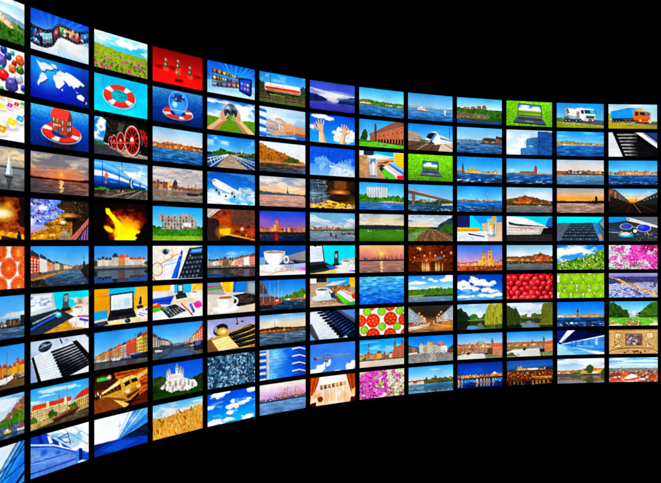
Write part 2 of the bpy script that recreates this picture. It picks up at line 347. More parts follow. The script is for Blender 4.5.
@S(2, 3, 'screen showing an orange sun low over a dark shoreline, grey clouds')
def _(p):
    p.vg(0, 62, '9a98a0', 'a89c98', 'd0907a', 'e07850'); p.cl(0, 52, .66, 81, '70737c', fx=3, fy=6, al=.8); p.cl(6, 40, .42, 82, 'dcc4a8', fx=4, fy=8, al=.8); p.rg(50, 56, 46, 26, 'f07a40', .75); p.cl(36, 48, .6, 84, 'f09060', fx=3, fy=12, al=.6)
    p.wt(64, '8a5848', '5a4a4c', 83, .16, hi='e89068'); p.rg(2, 86, 46, 50, '484650', .85); p.nz(.12, 85, 12, 40, 0, 64)
    p.h('0,60 30,62 60,64 80,62 100,57', 66, ['16120f', '241c18'], 86, .8); p.e(51, 52, 2.6, 4.6, 'ffd070', soft=.6); p.rg(51, 52, 12, 14, 'ffb050', .8)
    p.r(49.3, 66, 52.5, 88, 'ffc880', .9); p.sp(48, 66, 54, 95, 26, 1.5, ['ffe8b0', 'ffb070'], 87, asp=2)
@S(2, 4, 'screen showing a steelworks hall, blue machinery left and a red railing right')
def _(p):
    p.vg(0, 100, '101418', '2a1a12', '4a2a10'); p.h('0,0 54,0', 84, ['142078', '4c70e0', 'a8c0f8', '2c44b8', '8498e8', '1c2c98'], 91, 0, fx=8, fy=6); p.rg(10, 20, 18, 26, 'c0a8e8', .7); p.rg(42, 12, 14, 26, '5c80f0', .8); p.rg(34, 44, 18, 12, 'c8e0ff', .8); p.rg(2, 58, 12, 18, 'f0f0ff', .9)
    for k in range(22): u = (k * 37) % 48; v = (k * 53) % 58; p.l([(u, v), (u + 6 + k % 5 * 3, v + (k % 3) * 2)], 1.5, ['c8d8ff', '0a1040', '6c8cf0', 'e8ecff', 'c88098'][k % 5], .85); p.l([(u + 4, v), (u + 3, v + 8 + k % 4 * 4)], 1.4, ['0a1040', '9cb4f8', 'a06898'][k % 3], .8)
    p.sp(0, 2, 48, 60, 50, 1.5, ['e8f0ff', '0c1450', 'd88c80', '5c7cf0', '101828'], 92, asp=2); p.rg(20, 21, 10, 8, 'fff', 1, .5)
    p.h('50,0 100,0', 50, ['06080a', '3a2814', '10140f', '5c3c1c', '1c1810'], 93, 0, fx=16, fy=14); p.slats((54, 4), (54, 34), (74, 34), (74, 4), 5, '8a5c30', 1.2, 1.2); p.slats((54, 4), (74, 4), (74, 34), (54, 34), 6, '4a3018', 1.2, 1.2); p.sp(72, 4, 100, 40, 20, 1.4, ['6c6448', '28342c', 'a08458'], 98)
    p.h('0,86 16,70 28,54 46,44 76,36 84,60 70,100', 100, ['2c1404', '9c600c', 'f0b02c', '5a3006', 'd8901c', '3c1c08', 'ffd060'], 95, 5, fx=13, fy=12); p.rg(62, 38, 20, 8, 'f8b050', 1, .7); p.e(66, 48, 13, 6, '140a04', .85, soft=.6); p.rg(54, 55, 7, 6, 'fff8c8', 1, .5); p.rg(30, 62, 12, 9, '402406', .8); p.l('34,56 56,46', 2, 'f8c848'); p.l('24,70 44,60 60,64', 2, '5c3408'); p.rg(20, 92, 26, 16, 'ffb830', .9); p.rg(48, 86, 16, 14, 'e8a028', .8); p.poly('0,66 20,62 32,70 0,84', 'b0a0d0', .7); p.sp(6, 78, 56, 98, 24, 1.8, ['ffdc78', '8a5010', 'c8801c'], 99, asp=2)
    p.h('44,100 52,78 80,54 88,60 66,100', 100, ['5c4434', 'b09880', '8a705c', 'd8c4b0', '3c2c20'], 97, 1, fx=22, fy=16, al=.9); p.poly('70,100 100,40 100,100', '6c5088'); p.poly('64,100 100,42 100,56 76,100', 'c0685c'); p.l('78,100 101,58', 4, '140c10'); p.l('66,99 100,44', 1, 'e09888')
    for k in range(4): p.l([(84 + k * 5, 100), (88 + k * 4, 76 - k * 7)], 2, '241828'); p.l([(87 + k * 5, 100), (90 + k * 4, 78 - k * 7)], 1.6, 'c890c8')
@S(2, 5, 'screen showing a canal past red-brick houses on its left bank')
def _(p):
    p.vg(0, 62, '2f92ea', '62b0f0', 'a4cef0'); p.wt(56, '5a80a0', '2a405a', 101, .16)
    p.h('60,56 75,50 100,46', 62, ['8a6a58', '5a4a44', 'b08a70'], 102, 3); p.row(0, 22, 70, 40, 44, 60, 4, ['c8482c', 'd8d4d0', 'c87a54', 'a86a50'], ['33363c', '3c3f46', '3a3638'], 103, .26, 'e8d8cc', 5, 3); p.row(40, 43, 60, 72, 54, 58, 6, ['e0c8a8', '7c7468', 'c8c0b4', 'd8a880'], ['5c4038', '444', 'a85030'], 104, .3, None)
    p.poly('0,72 40,64 76,55 72,57 0,90', 'b8803c'); p.poly('0,70 60,58 74,56 0,80', '6c6050'); p.h('0,84 20,80 30,100', 100, ['3a3a34', '242420', '6a5a48'], 105, 2); p.sp(2, 84, 15, 92, 10, 2.4, ['141414'], 106); p.sp(12, 64, 44, 68, 24, 1.4, ['222', '666', 'a33'], 107)
    p.h('84,60 90,54 100,48', [(84, 62), (92, 80), (100, 96)], ['0e0e0e', '26221e', '3a3430'], 108, 3); p.l('91,58 91,24', 1.4, '243038'); p.poly('90,40 93,40 94,58 89,58', '243038'); p.nz(.1, 109, 40, 30, 15, 76)
@S(2, 6, 'screen showing an open laptop with blue pen beside a cup, phone and newspapers')
def _(p):
    p.vg(0, 100, '10d4f0', '10d4f0', 'd89a34'); p.poly('0,100 40,44 100,40 100,100', 'd8982c'); p.nz(.15, 111, 14, 40, 0, 44)
    p.h('70,18 100,18', 44, ['c8a878', 'f0e4d0', '7a5a3c'], 112, 2, fx=6, fy=24); p.poly('56,60 100,40 100,100 70,90', 'f2efe8'); p.cup(80, 46, 15); p.poly('52,44 55,6 63,4 64,42', '505458'); p.r(56, 10, 62, 26, '8fa4b0'); p.poly('50,42 66,40 68,48 52,52', '202226')
    p.poly('0,0 36,0 42,42 0,54', 'c8c8cc'); p.poly('0,6 33,3 36,34 0,44', 'eaf2fa'); p.sp(1, 8, 32, 34, 26, 1.4, ['a8b8e0', '8c9cd0'], 113, asp=4); p.poly('0,54 46,42 74,66 20,100 0,100', '2a3444'); p.poly('0,62 42,48 50,62 10,84 0,84', '161c26'); p.slats((2, 62), (8, 82), (50, 60), (42, 48), 5, '3c4656', 1.6, 1.6)
    p.l('0,86 42,58', 5, '1c64d8'); p.l('4,72 44,50', 3, 'b8c0c8'); p.e(46, 57, 5.5, 7, '38b0d8'); p.e(46, 55, 3, 3, 'e8f4f8'); p.l('80,66 100,69', 4, 'e01c90'); p.l('84,74 98,80', 6, '1c50d0'); p.sp(66, 80, 96, 96, 20, 2, ['c87840', 'f8f4ee', '9ab0e0'], 114)
@S(2, 7, 'screen showing bluish black-and-white piano keys lying diagonally on a pale table')
def _(p):
    p.vg(0, 100, 'b4c8e4', 'd8e4f4', 'e8f0fa'); p.rg(90, 20, 40, 60, 'f0f6ff', .8); p.rg(4, 34, 20, 20, '8ca0cc', .6)
    p.poly('6,38 34,26 74,14 104,66 104,102 17,102', 'e8f0f8'); p.hg(34, 100, 0, 0, 'fff', 'fff'); p.slats((6, 40), (17, 102), (55, 100), (34, 28), 11, '9cacc4', 1, 1.2); p.poly('2,40 5,37 18,102 12,102', '06080c'); p.poly('-1,48 2,48 12,102 -1,102', '8aa4d0')
    A, B, C, D = (35, 29), (56, 103), (106, 80), (75, 17)
    for k in range(10):
        t = (k + .5) / 10; a = (A[0] + (B[0] - A[0]) * t, A[1] + (B[1] - A[1]) * t); d = (D[0] + (C[0] - D[0]) * t, D[1] + (C[1] - D[1]) * t); w = 2.3 + 1.5 * t
        p.poly([(a[0] - 2, a[1] - w), (d[0], d[1] - w * .8), (d[0], d[1] + w), (a[0] + 1, a[1] + w * 1.3), (a[0] - 3, a[1] + w)], '07080c'); p.l([(a[0] + 3, a[1] - w * .5), (d[0] - 6, d[1] - w * .3)], .8, '3c4c64')
    p.poly('70,14 78,12 104,58 104,76 96,64', '0a0c12'); p.e(24, 17, 11, 12, '10141c', rot=-10); p.e(22, 13, 5, 4, '6a8098', soft=.5); p.l('15,20 33,11', 2.4, 'a0b4cc'); p.l('17,25 34,17', 1.6, '5c6c80'); p.l('49,4 52,14', 4, '181c24'); p.e(60, 8, 3, 3, '9ab'); p.poly('92,-1 101,-1 101,12', '0a0c12')
@S(2, 8, 'screen showing a long cream waterfront warehouse, red roof and two bare masts')
def _(p):
    p.vg(0, 55, '2c9cec', '50b0f2', 'a0d2f4'); p.cl(8, 36, .5, 131, 'e8f2f8', fx=3, fy=9, al=.8); p.wt(80, '5c5238', '443c28', 132, .3)
    p.row(0, 52, 84, 70, 50, 70, 8, ['e8cc90', 'f0d8a0', 'e0c080'], None, 133, .2, '6a6048', 4, 3, 1.1); p.poly('2,52 68,48 68,38 4,40', 'd83a14'); p.row(70, 52, 72, 100, 44, 68, 4, ['d8b868', 'c8a050'], None, 134, .2, '5a5038', 3, 2, 1); p.poly('70,50 100,42 100,24 86,30', 'c8381c')
    for u in (28, 58): p.poly([(u - 3, 55), (u - 2, 38), (u, 34), (u + 2, 38), (u + 3, 55)], 'f0dca8')
    p.h('0,72 6,66 12,78', 84, ['3c5020', '6a7c34'], 135, 3); p.h('28,68 36,58 44,70', 80, ['2c4a1c', '5a7030'], 136, 4); p.h('64,60 74,54 80,64', 70, ['3a5a20', '5a7a30'], 137, 3); p.h('0,84 50,76 100,64', [(0, 100), (30, 92), (100, 76)], ['8a7a48', 'b8a060', '6a5c38'], 138, 1)
    p.poly('34,84 80,68 84,72 70,86 40,92', '3a2018'); p.l('36,85 82,70', 1.6, 'b85a38'); p.l('47,84 47,14', 2, '9a5a34'); p.l('61,78 61,12', 2, 'a86a40'); p.l('43,42 58,34', 1.4, 'b87a4c'); p.l('47,28 61,70', .7, '7a5a40')
@S(2, 9, 'screen showing a blue and white electric locomotive under overhead wires')
def _(p):
    p.vg(0, 100, '6cacec', 'b8d8f6', 'c8e0f6'); p.cl(0, 80, .68, 141, 'fff', fx=4, fy=5, al=1)
    for a in ('44,0 74,44', '54,0 98,58', '24,0 52,24', '70,0 100,36'): p.l(a, .9, '3868a8')
    p.poly('-1,18 40,36 78,68 80,76 80,102 -1,102', '5484dc'); p.poly('-1,30 78,74 79,88 -1,66', '88b0f0', .8)
    p.poly('-1,-2 24,-2 34,14 70,58 78,66 40,36 -1,18', '1848b8'); p.poly('10,-2 16,-2 22,24 16,22', '0c2c88'); p.poly('27,6 33,12 37,28 31,28', 'd8e8fc'); p.poly('34,14 44,28 48,42 38,34', '0c3494'); p.poly('46,30 50,34 54,46 49,45', 'd8e8fc'); p.poly('52,36 66,54 70,60 56,50', '103c9c')
    p.l('-1,17 38,34 78,66', 3, 'f8fcff'); p.l('-1,22 38,38 78,70', 2.4, '0c2c84'); p.slats((-1, 30), (-1, 102), (80, 94), (79, 74), 15, '3460c4', 1.1, 1.3); p.slats((-1, 33), (-1, 104), (80, 96), (79, 76), 15, '9cc0f4', .5, .7); p.l('-1,62 62,66', 3, '3460c0'); p.l('-1,88 80,86', 4, '2450b0'); p.rg(22, 46, 8, 11, '1c4ca8', .95, .7); p.rg(45, 56, 6, 8, '2858b4', .95, .7)
    p.poly('76,66 82,64 83,94 76,98', '4c80d8'); p.poly('82,62 88,64 88,94 82,94', '0c2470'); p.poly('88,70 100,80 100,102 88,94', '1c50b8'); p.rg(98, 76, 9, 7, 'fff', .9); p.l('46,20 62,14 67,44', 2.2, '0c2c68'); p.l('46,20 58,36 67,40', 1.8, '0c2c68'); p.l('50,19 61,26', 1.2, '0c2c68')
# column 3
@S(3, 0, 'screen showing a meadow of pink flowers beneath a bright cloudy sky')
def _(p):
    p.vg(0, 50, 'c8ecfa', '38c0f4', '58ccf6'); p.cl(0, 26, .5, 151, 'fff', fx=3, fy=5); p.rg(10, 20, 30, 34, 'fff', .9); p.e(66, 20, 6, 11, 'fff', soft=.5); p.cl(30, 50, .5, 152, 'f4fcff', fx=4, fy=6, al=.8)
    p.h('0,34 30,40 60,42 100,44', 100, ['4a7a14', '7aa820', 'a8b428', '5c8a1c'], 153, 3, fx=24, fy=22); p.rg(6, 46, 18, 18, 'b8a828', .6); p.sp(0, 50, 100, 72, 100, 1.8, ['c87098', 'b89a50', 'd88ab0', '5c8818'], 154); p.sp(0, 66, 100, 100, 150, 2.8, ['d838a0', 'e04cb0', 'b82c84', '6a9a20', '88a82c', '3c6010', '4a7414'], 155)
@S(3, 1, 'screen showing a red and white lifebuoy floating on turquoise water')
def _(p):
    p.vg(0, 100, '18b4ec', '14c8f4', '10dcfa'); p.nz(.06, 161, 50, 40); p.rg(6, 20, 14, 40, '58d0f8', .6); p.buoy(46, 50, 29, 30, 25); p.e(46, 48, 14, 15, '18a8b8', soft=.2); p.nz(.25, 162, 30, 40, 34, 36, 58, 60)
@S(3, 2, 'screen showing red spoked wheels of a black steam locomotive')
def _(p):
    p.vg(0, 72, '0c74e0', '3c9cf0'); p.cl(0, 70, .58, 171, 'fff', fx=8, fy=6); p.vg(72, 100, '5a5654', '7c7068'); p.poly('0,70 26,72 60,100 0,100', '3c4048'); p.h('0,62 10,64 16,72', 75, ['2c5a1c', '4a7a2c'], 172, 3)
    p.poly('24,0 100,0 100,88 60,92 16,68 20,40', '0c0a09'); p.h('22,2 78,0', 60, ['060505', '2c2826', '0c0a0a', '4c4844'], 173, 2, fx=16, fy=12); p.poly('44,8 56,10 50,34 42,30', '78746e', .55); p.slats((26, 10), (24, 60), (60, 46), (62, 8), 5, '3a3632', 1.6, 2); p.poly('16,66 30,70 100,92 100,102 60,102', '94806e'); p.nz(.2, 174, 50, 40, 0, 70); p.l('18,69 100,95', 2, 'c8b8a8')
    p.poly('84,18 100,24 100,58 92,54', 'a81c18'); p.sp(86, 16, 100, 80, 20, 3, ['140606', 'd83028', '3c0c0a'], 175)
    for u, v, ru, rv in ((30, 64, 4.4, 16), (36, 63, 5.6, 20), (48, 59, 7.6, 27), (70, 52, 15, 42)):
        p.e(u + ru * .3, v + 1, ru * 1.02, rv, '8c8680', soft=.06); p.e(u + ru * .24, v, ru, rv, '1c1614', soft=.06); p.e(u, v, ru, rv, 'e8e0d8', soft=.06); p.e(u, v, ru * .93, rv * .93, 'c42420', soft=.06); p.e(u, v, ru * .8, rv * .8, '180606', soft=.08)
        for k in range(12):
            a = k * .5236 + .2; p.l([(u, v), (u + ru * .84 * math.cos(a), v + rv * .84 * math.sin(a))], max(1, rv * .07), 'd82c26')
        p.e(u, v, ru * .34, rv * .34, 'c02420'); p.e(u - ru * .04, v - 1, ru * .22, rv * .22, 'e0dcd8')
    p.l('30,65 74,57', 6, '8c1814'); p.l('30,63 74,55', 3, 'd83830'); p.l('30,66.5 74,58.5', 1, 'f0d8d0'); p.poly('84,60 100,64 100,84 84,78', '100c0c')
@S(3, 3, 'screen showing blue and white tank wagons on a freight railway')
def _(p):
    p.vg(0, 70, '58a8ec', 'a8d4f4', 'e8f4fa'); p.cl(10, 60, .58, 181, 'fff', fx=4, fy=6); p.vg(76, 100, '4c443c', '6c6054'); p.l('50,0 52,60', 2, '4a5660'); p.l('0,0 100,34', .8, '678'); p.l('50,14 78,10 80,40', 1, '678'); p.h('0,74 100,70', 84, ['1c3a14', '3a5a24', '141c10'], 182, 2)
    top = [(-2, -2), (16, 0), (34, 12), (52, 26), (67, 42)]; bot = [(-2, 80), (16, 79), (34, 77), (52, 74), (67, 70)]
    C = ['3c94e4', '7cc4f8', '58acf0', '2880dc', 'f0f4f6', 'e0e8ee', '1c68c4', '1458b0', '0c3c84', '082a60', '061c40']
    for i in range(22):
        f0, f1 = i / 22, (i + 1.1) / 22
        q = [(a[0], a[1] + (b[1] - a[1]) * f0) for a, b in zip(top, bot)] + [(a[0], a[1] + (b[1] - a[1]) * f1) for a, b in list(zip(top, bot))[::-1]]
        p.poly(q, C[i // 2])
    p.e(68, 56, 4, 15, '1c4c2c'); p.e(70, 56, 3.6, 14, 'dce4e4'); p.e(71.4, 57, 3, 12, '1c6cc0')
    for i in range(10): f = i / 10; p.poly([(72, 43 + 28 * f), (96, 57 + 14 * f), (96, 58.6 + 14 * f), (72, 46 + 28 * f)], C[i])
    p.poly('96,58 100,60 100,72 96,72', '5aa0e0'); p.e(85, 60, 1.4, 9, '18508c', .7); p.e(15, 40, 1, 38, '0c3c7c', .8); p.e(45, 48, .8, 26, '0c3c7c', .8); p.l('16,2 67,42', 1, 'c8ecff'); p.poly('22,30 26,40 22,50 18,40', 'e0702c'); p.poly('21,54 24,58 21,63 18,58', 'c8682c'); p.r(28, 56, 40, 58, '8ab8e8', .6)
    p.h('0,78 20,70 30,80', 86, ['2c6a1c', '4c9030', '183c10'], 183, 3); p.h('0,84 60,80 100,76', 100, ['2c2824', '5a5048', '7c7064'], 184, .8, fx=30, fy=24); p.r(0, 80, 20, 92, '1c1816', .7); p.sp(20, 76, 74, 84, 30, 2, ['2c5a20', '8a3028', '111', '333', 'c8b8a0'], 185)
    for k in range(5): p.l([(10 + k * 22, 104), (76 + k * 6, 76)], 1.4, '181412' if k % 2 else 'c0b4a8')
@S(3, 4, 'screen showing yellow molten metal pouring in the dark')
def _(p):
    p.vg(0, 100, '100202', '1c0403', '0c0101'); n = fbm(191, 9, 8, 4); d = np.sqrt(((UU - 60) / 46) ** 2 + ((VV - 66) / 66) ** 2)
    p.mix(np.clip(1.2 - d - (n - .5) * .5, 0, 1), ramp(np.clip(1.15 - d - (n - .5) * .55, 0, 1), ['140202', '500a04', 'a81c08', 'd8480c', 'f08c10', 'ffb814']))
    d2 = np.sqrt(((UU - 61) / 26) ** 2 + ((VV - 80) / 40) ** 2) + (fbm(192, 10, 8, 3) - .5) * .3; p.mix(np.clip((1.02 - d2) * 6, 0, 1), ramp(1.15 - d2 + (VV - 70) / 90, ['f08c10', 'fca810', 'ffd010', 'fff014', 'fff414']))
    x = 22 + (VV - 14) * .5; p.mix(np.clip((5.5 + (VV - 14) * .05 - np.abs(UU - x) + (n - .5) * 4) / 1.6, 0, 1) * (VV > 12) * (VV < 84), 'ffe818'); p.e(26, 70, 9, 7, 'ffd810', soft=.5, rot=20); p.rg(44, 72, 10, 12, 'fff428', .8); p.rg(62, 62, 16, 12, 'ffc010', .8)
    p.poly('0,0 20,0 21,48 15,62 18,68 26,84 26,100 0,100', '060101'); p.h('82,74 90,58 100,46', 100, ['060101', '140302'], 193, 3); p.poly('86,78 88,88 82,100 100,100 100,60', '070101'); p.h('20,0 100,0', 14, ['080101', '240604'], 194, 3, al=.8)
@S(3, 5, 'screen showing cream and orange-roofed quay houses mirrored in still blue water')
def _(p):
    p.vg(0, 62, '2c86e4', '58a2ea', '84bcee'); p.h('0,38 6,40', 56, ['3a4a28'], 201, 3)
    p.town(6, 32, 55, 18, 22, 5, ['ece0c4', 'e4dcc8', 'd8ccb0'], ['5a5a60', '48484e'], 202, '665'); p.town(32, 44, 55, 26, 30, 1, ['dcd4c4'], ['3c3e44'], 203, '556'); p.town(44, 64, 55, 20, 26, 2, ['d88a50', 'ece4d8'], ['d8582c'], 204, '655'); p.town(64, 96, 55, 14, 19, 4, ['d8c8b0', 'e8dcc8'], ['c8502c', 'b85030'], 205, '655')
    p.h('94,46 100,44', 56, ['3c4c30'], 206, 3); p.r(0, 55, 100, 61, '8c8478'); p.h('0,54 100,54', 58, ['444', '999', '666', 'ddd'], 207, 1, fx=60); p.rf(61, 100, .72, '0a2c5c', .42, 208, 1, 1.05); p.r(0, 60, 100, 63, '3a3834')
@S(3, 6, 'screen showing an open laptop on a desk before yellow chairs')
def _(p):
    p.vg(0, 100, 'e89a14', 'e8a020', 'e8b860'); p.r(26, 0, 76, 22, '18b4e8'); p.poly('0,0 26,0 26,70 0,70', 'e8980c'); p.l('0,22 26,20', 1.4, 'b87008'); p.poly('76,0 100,0 100,50 74,56', 'f0b030'); p.l('78,0 76,40', 1.4, 'c88010'); p.poly('0,80 28,66 100,62 100,102 0,102', 'ecd4a4'); p.nz(.06, 211, 30, 8, 0, 66)
    p.poly('0,60 24,58 24,80 0,84', '1ca4e8'); p.poly('28,16 72,12 73,64 28,66', '1c1e22'); p.poly('30,20 70,16 70,58 30,60', 'e4f2fc'); p.slats((34, 22), (34, 56), (64, 54), (64, 20), 8, 'b0c8e8', 1, 1); p.r(54, 30, 66, 50, 'a8d0f0', .7)
    p.poly('27,66 73,63 78,84 23,88', '202226'); p.poly('32,68 68,66 70,74 30,77', '0e1012'); p.poly('44,80 58,79 59,84 43,85', '3a3c40'); p.e(61, 92, 5.5, 6.5, '1c2430'); p.e(60, 90, 2, 3, '3c6ca8'); p.poly('0,90 22,86 26,96 4,104 0,104', '1c2450'); p.poly('4,90 20,87 23,94 8,98', '3c4658')
    p.poly('82,50 85,28 88,28 88,50', '1c1e22'); p.poly('78,54 90,52 92,60 80,62', '24262a'); p.poly('78,66 100,58 100,90 82,86', 'f4f2ee'); p.l('84,74 100,80', 2.4, 'd83c88'); p.l('82,78 92,84', 2.6, '2c58c8'); p.sp(88, 60, 100, 70, 8, 2.4, ['ddd', '322'], 212)
@S(3, 7, 'screen showing colourful gabled harbour houses with moored boats')
def _(p):
    p.vg(0, 70, '2c90e8', '54a8f0', '9cccf2'); p.row(100, 22, 72, 2, 66, 76, 13, ['d8a440', 'e8c468', 'd8642c', 'd84838', 'c8ccd0', 'e0a050', 'd8b888', 'd8804c', 'e0b050', 'c8985c'], ['b84c28', '5a3c34', 'c85030'], 221, .24, '6a5040', 4, 3, 1.5)
    p.wt(76, '3c5c80', '28425c', 222, .25); p.rf(80, 100, .7, '2c4c70', .5, 223, 2); p.h('0,73 100,70', 80, ['2c2824', '8a8078', 'd8d4cc', '4a3830'], 224, 2, fx=40); p.poly('64,74 100,70 100,86 72,86', '1c2230'); p.poly('72,72 88,70 88,75 72,77', '2c50c0'); p.boat(40, 80, 18, 'dcd8d0', 40); p.boat(18, 79, 10, 'e8e4dc', 20)
    p.l('76,74 76,14', 1.4, '6a4028'); p.l('44,78 44,34', 1.2, '7a5838'); p.l('92,72 92,20', 1, '5a3c28'); p.h('92,20 100,10', 60, ['3c3a28', '8a7c40'], 225, 4, al=.5)
@S(3, 8, 'screen showing a golden yellow train speeding through an orange-lit station')
def _(p):
    p.vg(0, 100, '3a1206', '8a340c', '5a240c'); p.h('36,0 100,0', 84, ['501404', 'b84410', 'f08c30', '7a2408', 'd86018'], 231, 0, fx=2, fy=13); p.poly('74,22 100,4 100,15 80,30', 'fcd078'); p.rg(92, 14, 18, 12, 'ffb048', .7); p.h('0,0 40,0', 40, ['140804', '3c180a', '241008'], 232, 3); p.r(5, 7, 24, 16, '3cb83c'); p.rg(14, 11, 14, 12, '60d048', .8); p.rg(27, 10, 5, 8, 'fffce0', 1, .6); p.slats((0, 24), (0, 44), (40, 30), (44, 16), 3, '5a2c10', 1.4, 1.2)
    p.poly('-1,102 -1,66 22,57 62,102', '74380f'); p.slats((-1, 68), (-1, 104), (58, 104), (24, 58), 12, 'b8702c', .8, .9); p.poly('22,57 25,56 68,98 56,102', 'f8cc60'); p.poly('56,102 78,78 100,64 100,102', '2c0e06'); p.h('70,84 100,66', 100, ['2c0e06', '6a2408', '401408'], 235, 2, fx=3, fy=14)
    p.poly('4,54 20,44 46,22 60,26 62,86 44,78 24,66 4,60', 'd09838'); p.poly('4,54 20,43 46,21 56,22 50,30 20,51 4,57', 'f8dc98'); p.poly('12,54 46,34 52,38 52,48 14,58', '3c2208'); p.slats((12, 54), (44, 36), (46, 48), (15, 58), 5, 'c08834', 1.2, 1.6); p.poly('10,60 24,62 60,78 60,84 44,78 22,66', '7c4c14')
    p.poly('46,24 56,18 68,15 77,19 82,30 86,46 86,58 78,72 64,84 57,82 51,60', 'e4a83c'); p.poly('48,24 56,18 68,15 77,19 79,24 66,25 53,31', 'fcd878'); p.poly('53,60 86,46 86,56 78,72 64,84 57,82', 'c07c24'); p.rg(60, 50, 12, 16, 'fcd070', .7)
    p.poly('54,33 64,27 66,38 57,44', '160e0a'); p.poly('67,26 77,24 81,34 70,37', '160e0a'); p.l('55,34 63,29', 1, '8c7050'); p.l('68,27 76,25.5', 1, '8c7050'); p.l('66,24 69,50', 1, '94601c'); p.rg(61, 58, 6, 6, 'fffce8', 1, .5); p.rg(82, 49, 5, 5.5, 'fffce8', 1, .5); p.poly('58,70 84,56 82,62 62,78', '4c2808'); p.poly('58,84 66,84 82,68 84,72 70,90 62,92', '120704'); p.nz(.1, 234, 40, 30)
    p.e(6, 54, 6, 9, '180a04', soft=.5); p.sp(0, 46, 13, 60, 12, 2.2, ['fff0c0', 'd89038', '100'], 233)
@S(3, 9, 'screen showing a blue-toned train roof rushing past under a white sky')
def _(p):
    p.vg(0, 100, 'e8f6fc', 'fafdff', 'f8fcff'); p.poly('32,74 44,66 72,0 100,0 100,42', '3c90e0'); p.poly('44,66 80,0 100,0 100,24', '6cb8f0'); p.rg(72, 24, 16, 18, 'f0faff', .9)
    for k in range(7): p.l([(40 + k, 70), (66 + k * 7, -4)], 1 + k % 2, ['1c58b8', 'a8d8f8', '2c78d0'][k % 3])
    p.poly('44,68 100,14 100,30 50,72', '2c74cc', .8); p.poly('44,70 100,42 100,82 40,82', '04102c'); p.h('50,66 100,52', 80, ['020818', '0c2448', '143c70'], 241, 2, fx=6, fy=20); p.poly('0,66 44,68 100,80 100,100 0,100', '0c3ca0'); p.poly('0,66 36,68 0,84', '0c2468'); p.poly('14,90 44,72 80,84 40,100', '1450c0'); p.l('46,20 47,70', 1, '3878b8'); p.l('43,34 52,30', 1, '3878b8')
# column 4
def hand(p, u, v, k, m=1, c='e8b48c', d='b87850', rot=0):
    # open upright hand: wrist at (u, v), k = size in % of height, m mirrors; four fingers and a thumb
    cr, sr = math.cos(math.radians(rot)), math.sin(math.radians(rot))
    def q(x, y):
        x *= m; X, Y = x * cr - y * sr, x * sr + y * cr
        return (u + X * k / ASP, v + Y * k)
    for i, (x, L, lean) in enumerate(((-.3, .52, -.3), (-.12, .62, -.08), (.07, .58, .1), (.24, .44, .26))):
        a, b, e = q(x, -.5), q(x + lean * .5, -.5 - L * .55), q(x + lean * .75, -.5 - L)
        p.l([a, b], k * .17, d); p.l([b, e], k * .15, d); p.l([a, b], k * .14, c); p.l([b, e], k * .12, c)
    p.poly([q(-.2, .05), q(.2, .05), q(.38, -.3), q(.34, -.62), q(-.4, -.62), q(-.36, -.28)], c)
    p.poly([q(.02, 0), q(.2, .05), q(.38, -.3), q(.3, -.5), q(.16, -.2)], d, .5)
    p.l([q(.28, -.18), q(.58, -.42), q(.7, -.74)], k * .16, d); p.l([q(.28, -.18), q(.58, -.44), q(.68, -.74)], k * .12, c)
@S(4, 0, 'screen showing four small silver and red figures on a red surface')
def _(p):
    p.vg(0, 100, '8a0c0c', 'a81410', 'e81814', 'f01a14'); p.rg(50, 70, 60, 60, 'ff1c14', .5)
    for u, v, k in ((26, 42, 1), (50, 38, 1), (74, 50, 1.05), (50, 66, .9)):
        if v < 60:
            p.e(u + (12 if u > 60 else -9), v + 12, 11, 6, '6a0806', .75, soft=.6); p.e(u, v + 14 * k, 5.6 * k, 9 * k, 'e8481c', soft=.2); p.e(u, v + 4 * k, 4.4 * k, 8 * k, '4c4c40', soft=.2); p.e(u - 1, v + 2 * k, 1.6, 3.4, 'e8e8d8', soft=.5); p.e(u, v - 11 * k, 3 * k, 5.6 * k, '6a7060', soft=.2); p.e(u - .8, v - 12 * k, 1, 2, 'f0f4e4', soft=.5); p.l([(u, v - 6), (u, v + 2)], 3, '8a4434')
        else:
            p.e(u + 1, 84, 9, 6, '5a0604', .85, soft=.5); p.e(u - 1, 62, 5, 5, '7a8a70', inner=.6); p.l([(u, 64), (u, 78)], 3, 'a8301c'); p.e(u, 79, 2.4, 3.4, '4a5040'); p.e(u - 3, 60, 1.4, 2, 'e4f0e0')
@S(4, 1, 'screen showing a blue glass globe riding in a lifebuoy on deep blue water')
def _(p):
    p.vg(0, 100, '4c9cdc', '1c5cac', '0c3c88', '082c6c'); p.nz(.14, 301, 60, 40); p.e(50, 88, 24, 9, '10182c', .7, soft=.5); p.sp(36, 84, 64, 96, 16, 2, ['5a2424', '284878'], 302); p.buoy(50, 66, 29, 18, 60); p.poly('40,52 60,52 56,74 44,74', '2c74dc'); p.e(50, 34, 19, 32, '1c6ce0', soft=.1); p.e(50, 34, 19, 32, '8cc8f8', inner=.9, soft=.12); p.e(50, 42, 15, 22, '3c94f0', soft=.5)
    p.poly('40,16 54,10 62,24 56,32 44,32', '14307c'); p.sp(40, 12, 60, 30, 22, 2.4, ['b8d8f8', '1c3c8c', '60483c'], 303); p.e(43, 42, 5, 8, 'c8e8ff', .9, soft=.6); p.l('34,58 66,58', 2, '9cd0f8')
@S(4, 2, 'screen showing blue sea before a low orange-lit city shore, cloudless sky')
def _(p):
    p.vg(0, 46, '88c4ec', 'b8d8ec', 'e8dcd0'); p.h('0,44 16,46 30,40 60,44 100,52', 62, ['7a5038', 'c87840', 'e8a060', '8a5a3c'], 311, 2, fx=30, fy=14); p.town(0, 100, 58, 5, 12, 34, ['d88848', 'e8b070', 'a86038', 'c87040'], ['8a4a30', '6a4838'], 312, '643'); p.h('0,56 20,59 100,58', 63, ['4a4020', '8a4a20', '6a5a30', 'b86028'], 313, 1.5); p.wt(61, '3878a8', '1c5490', 314, .28)
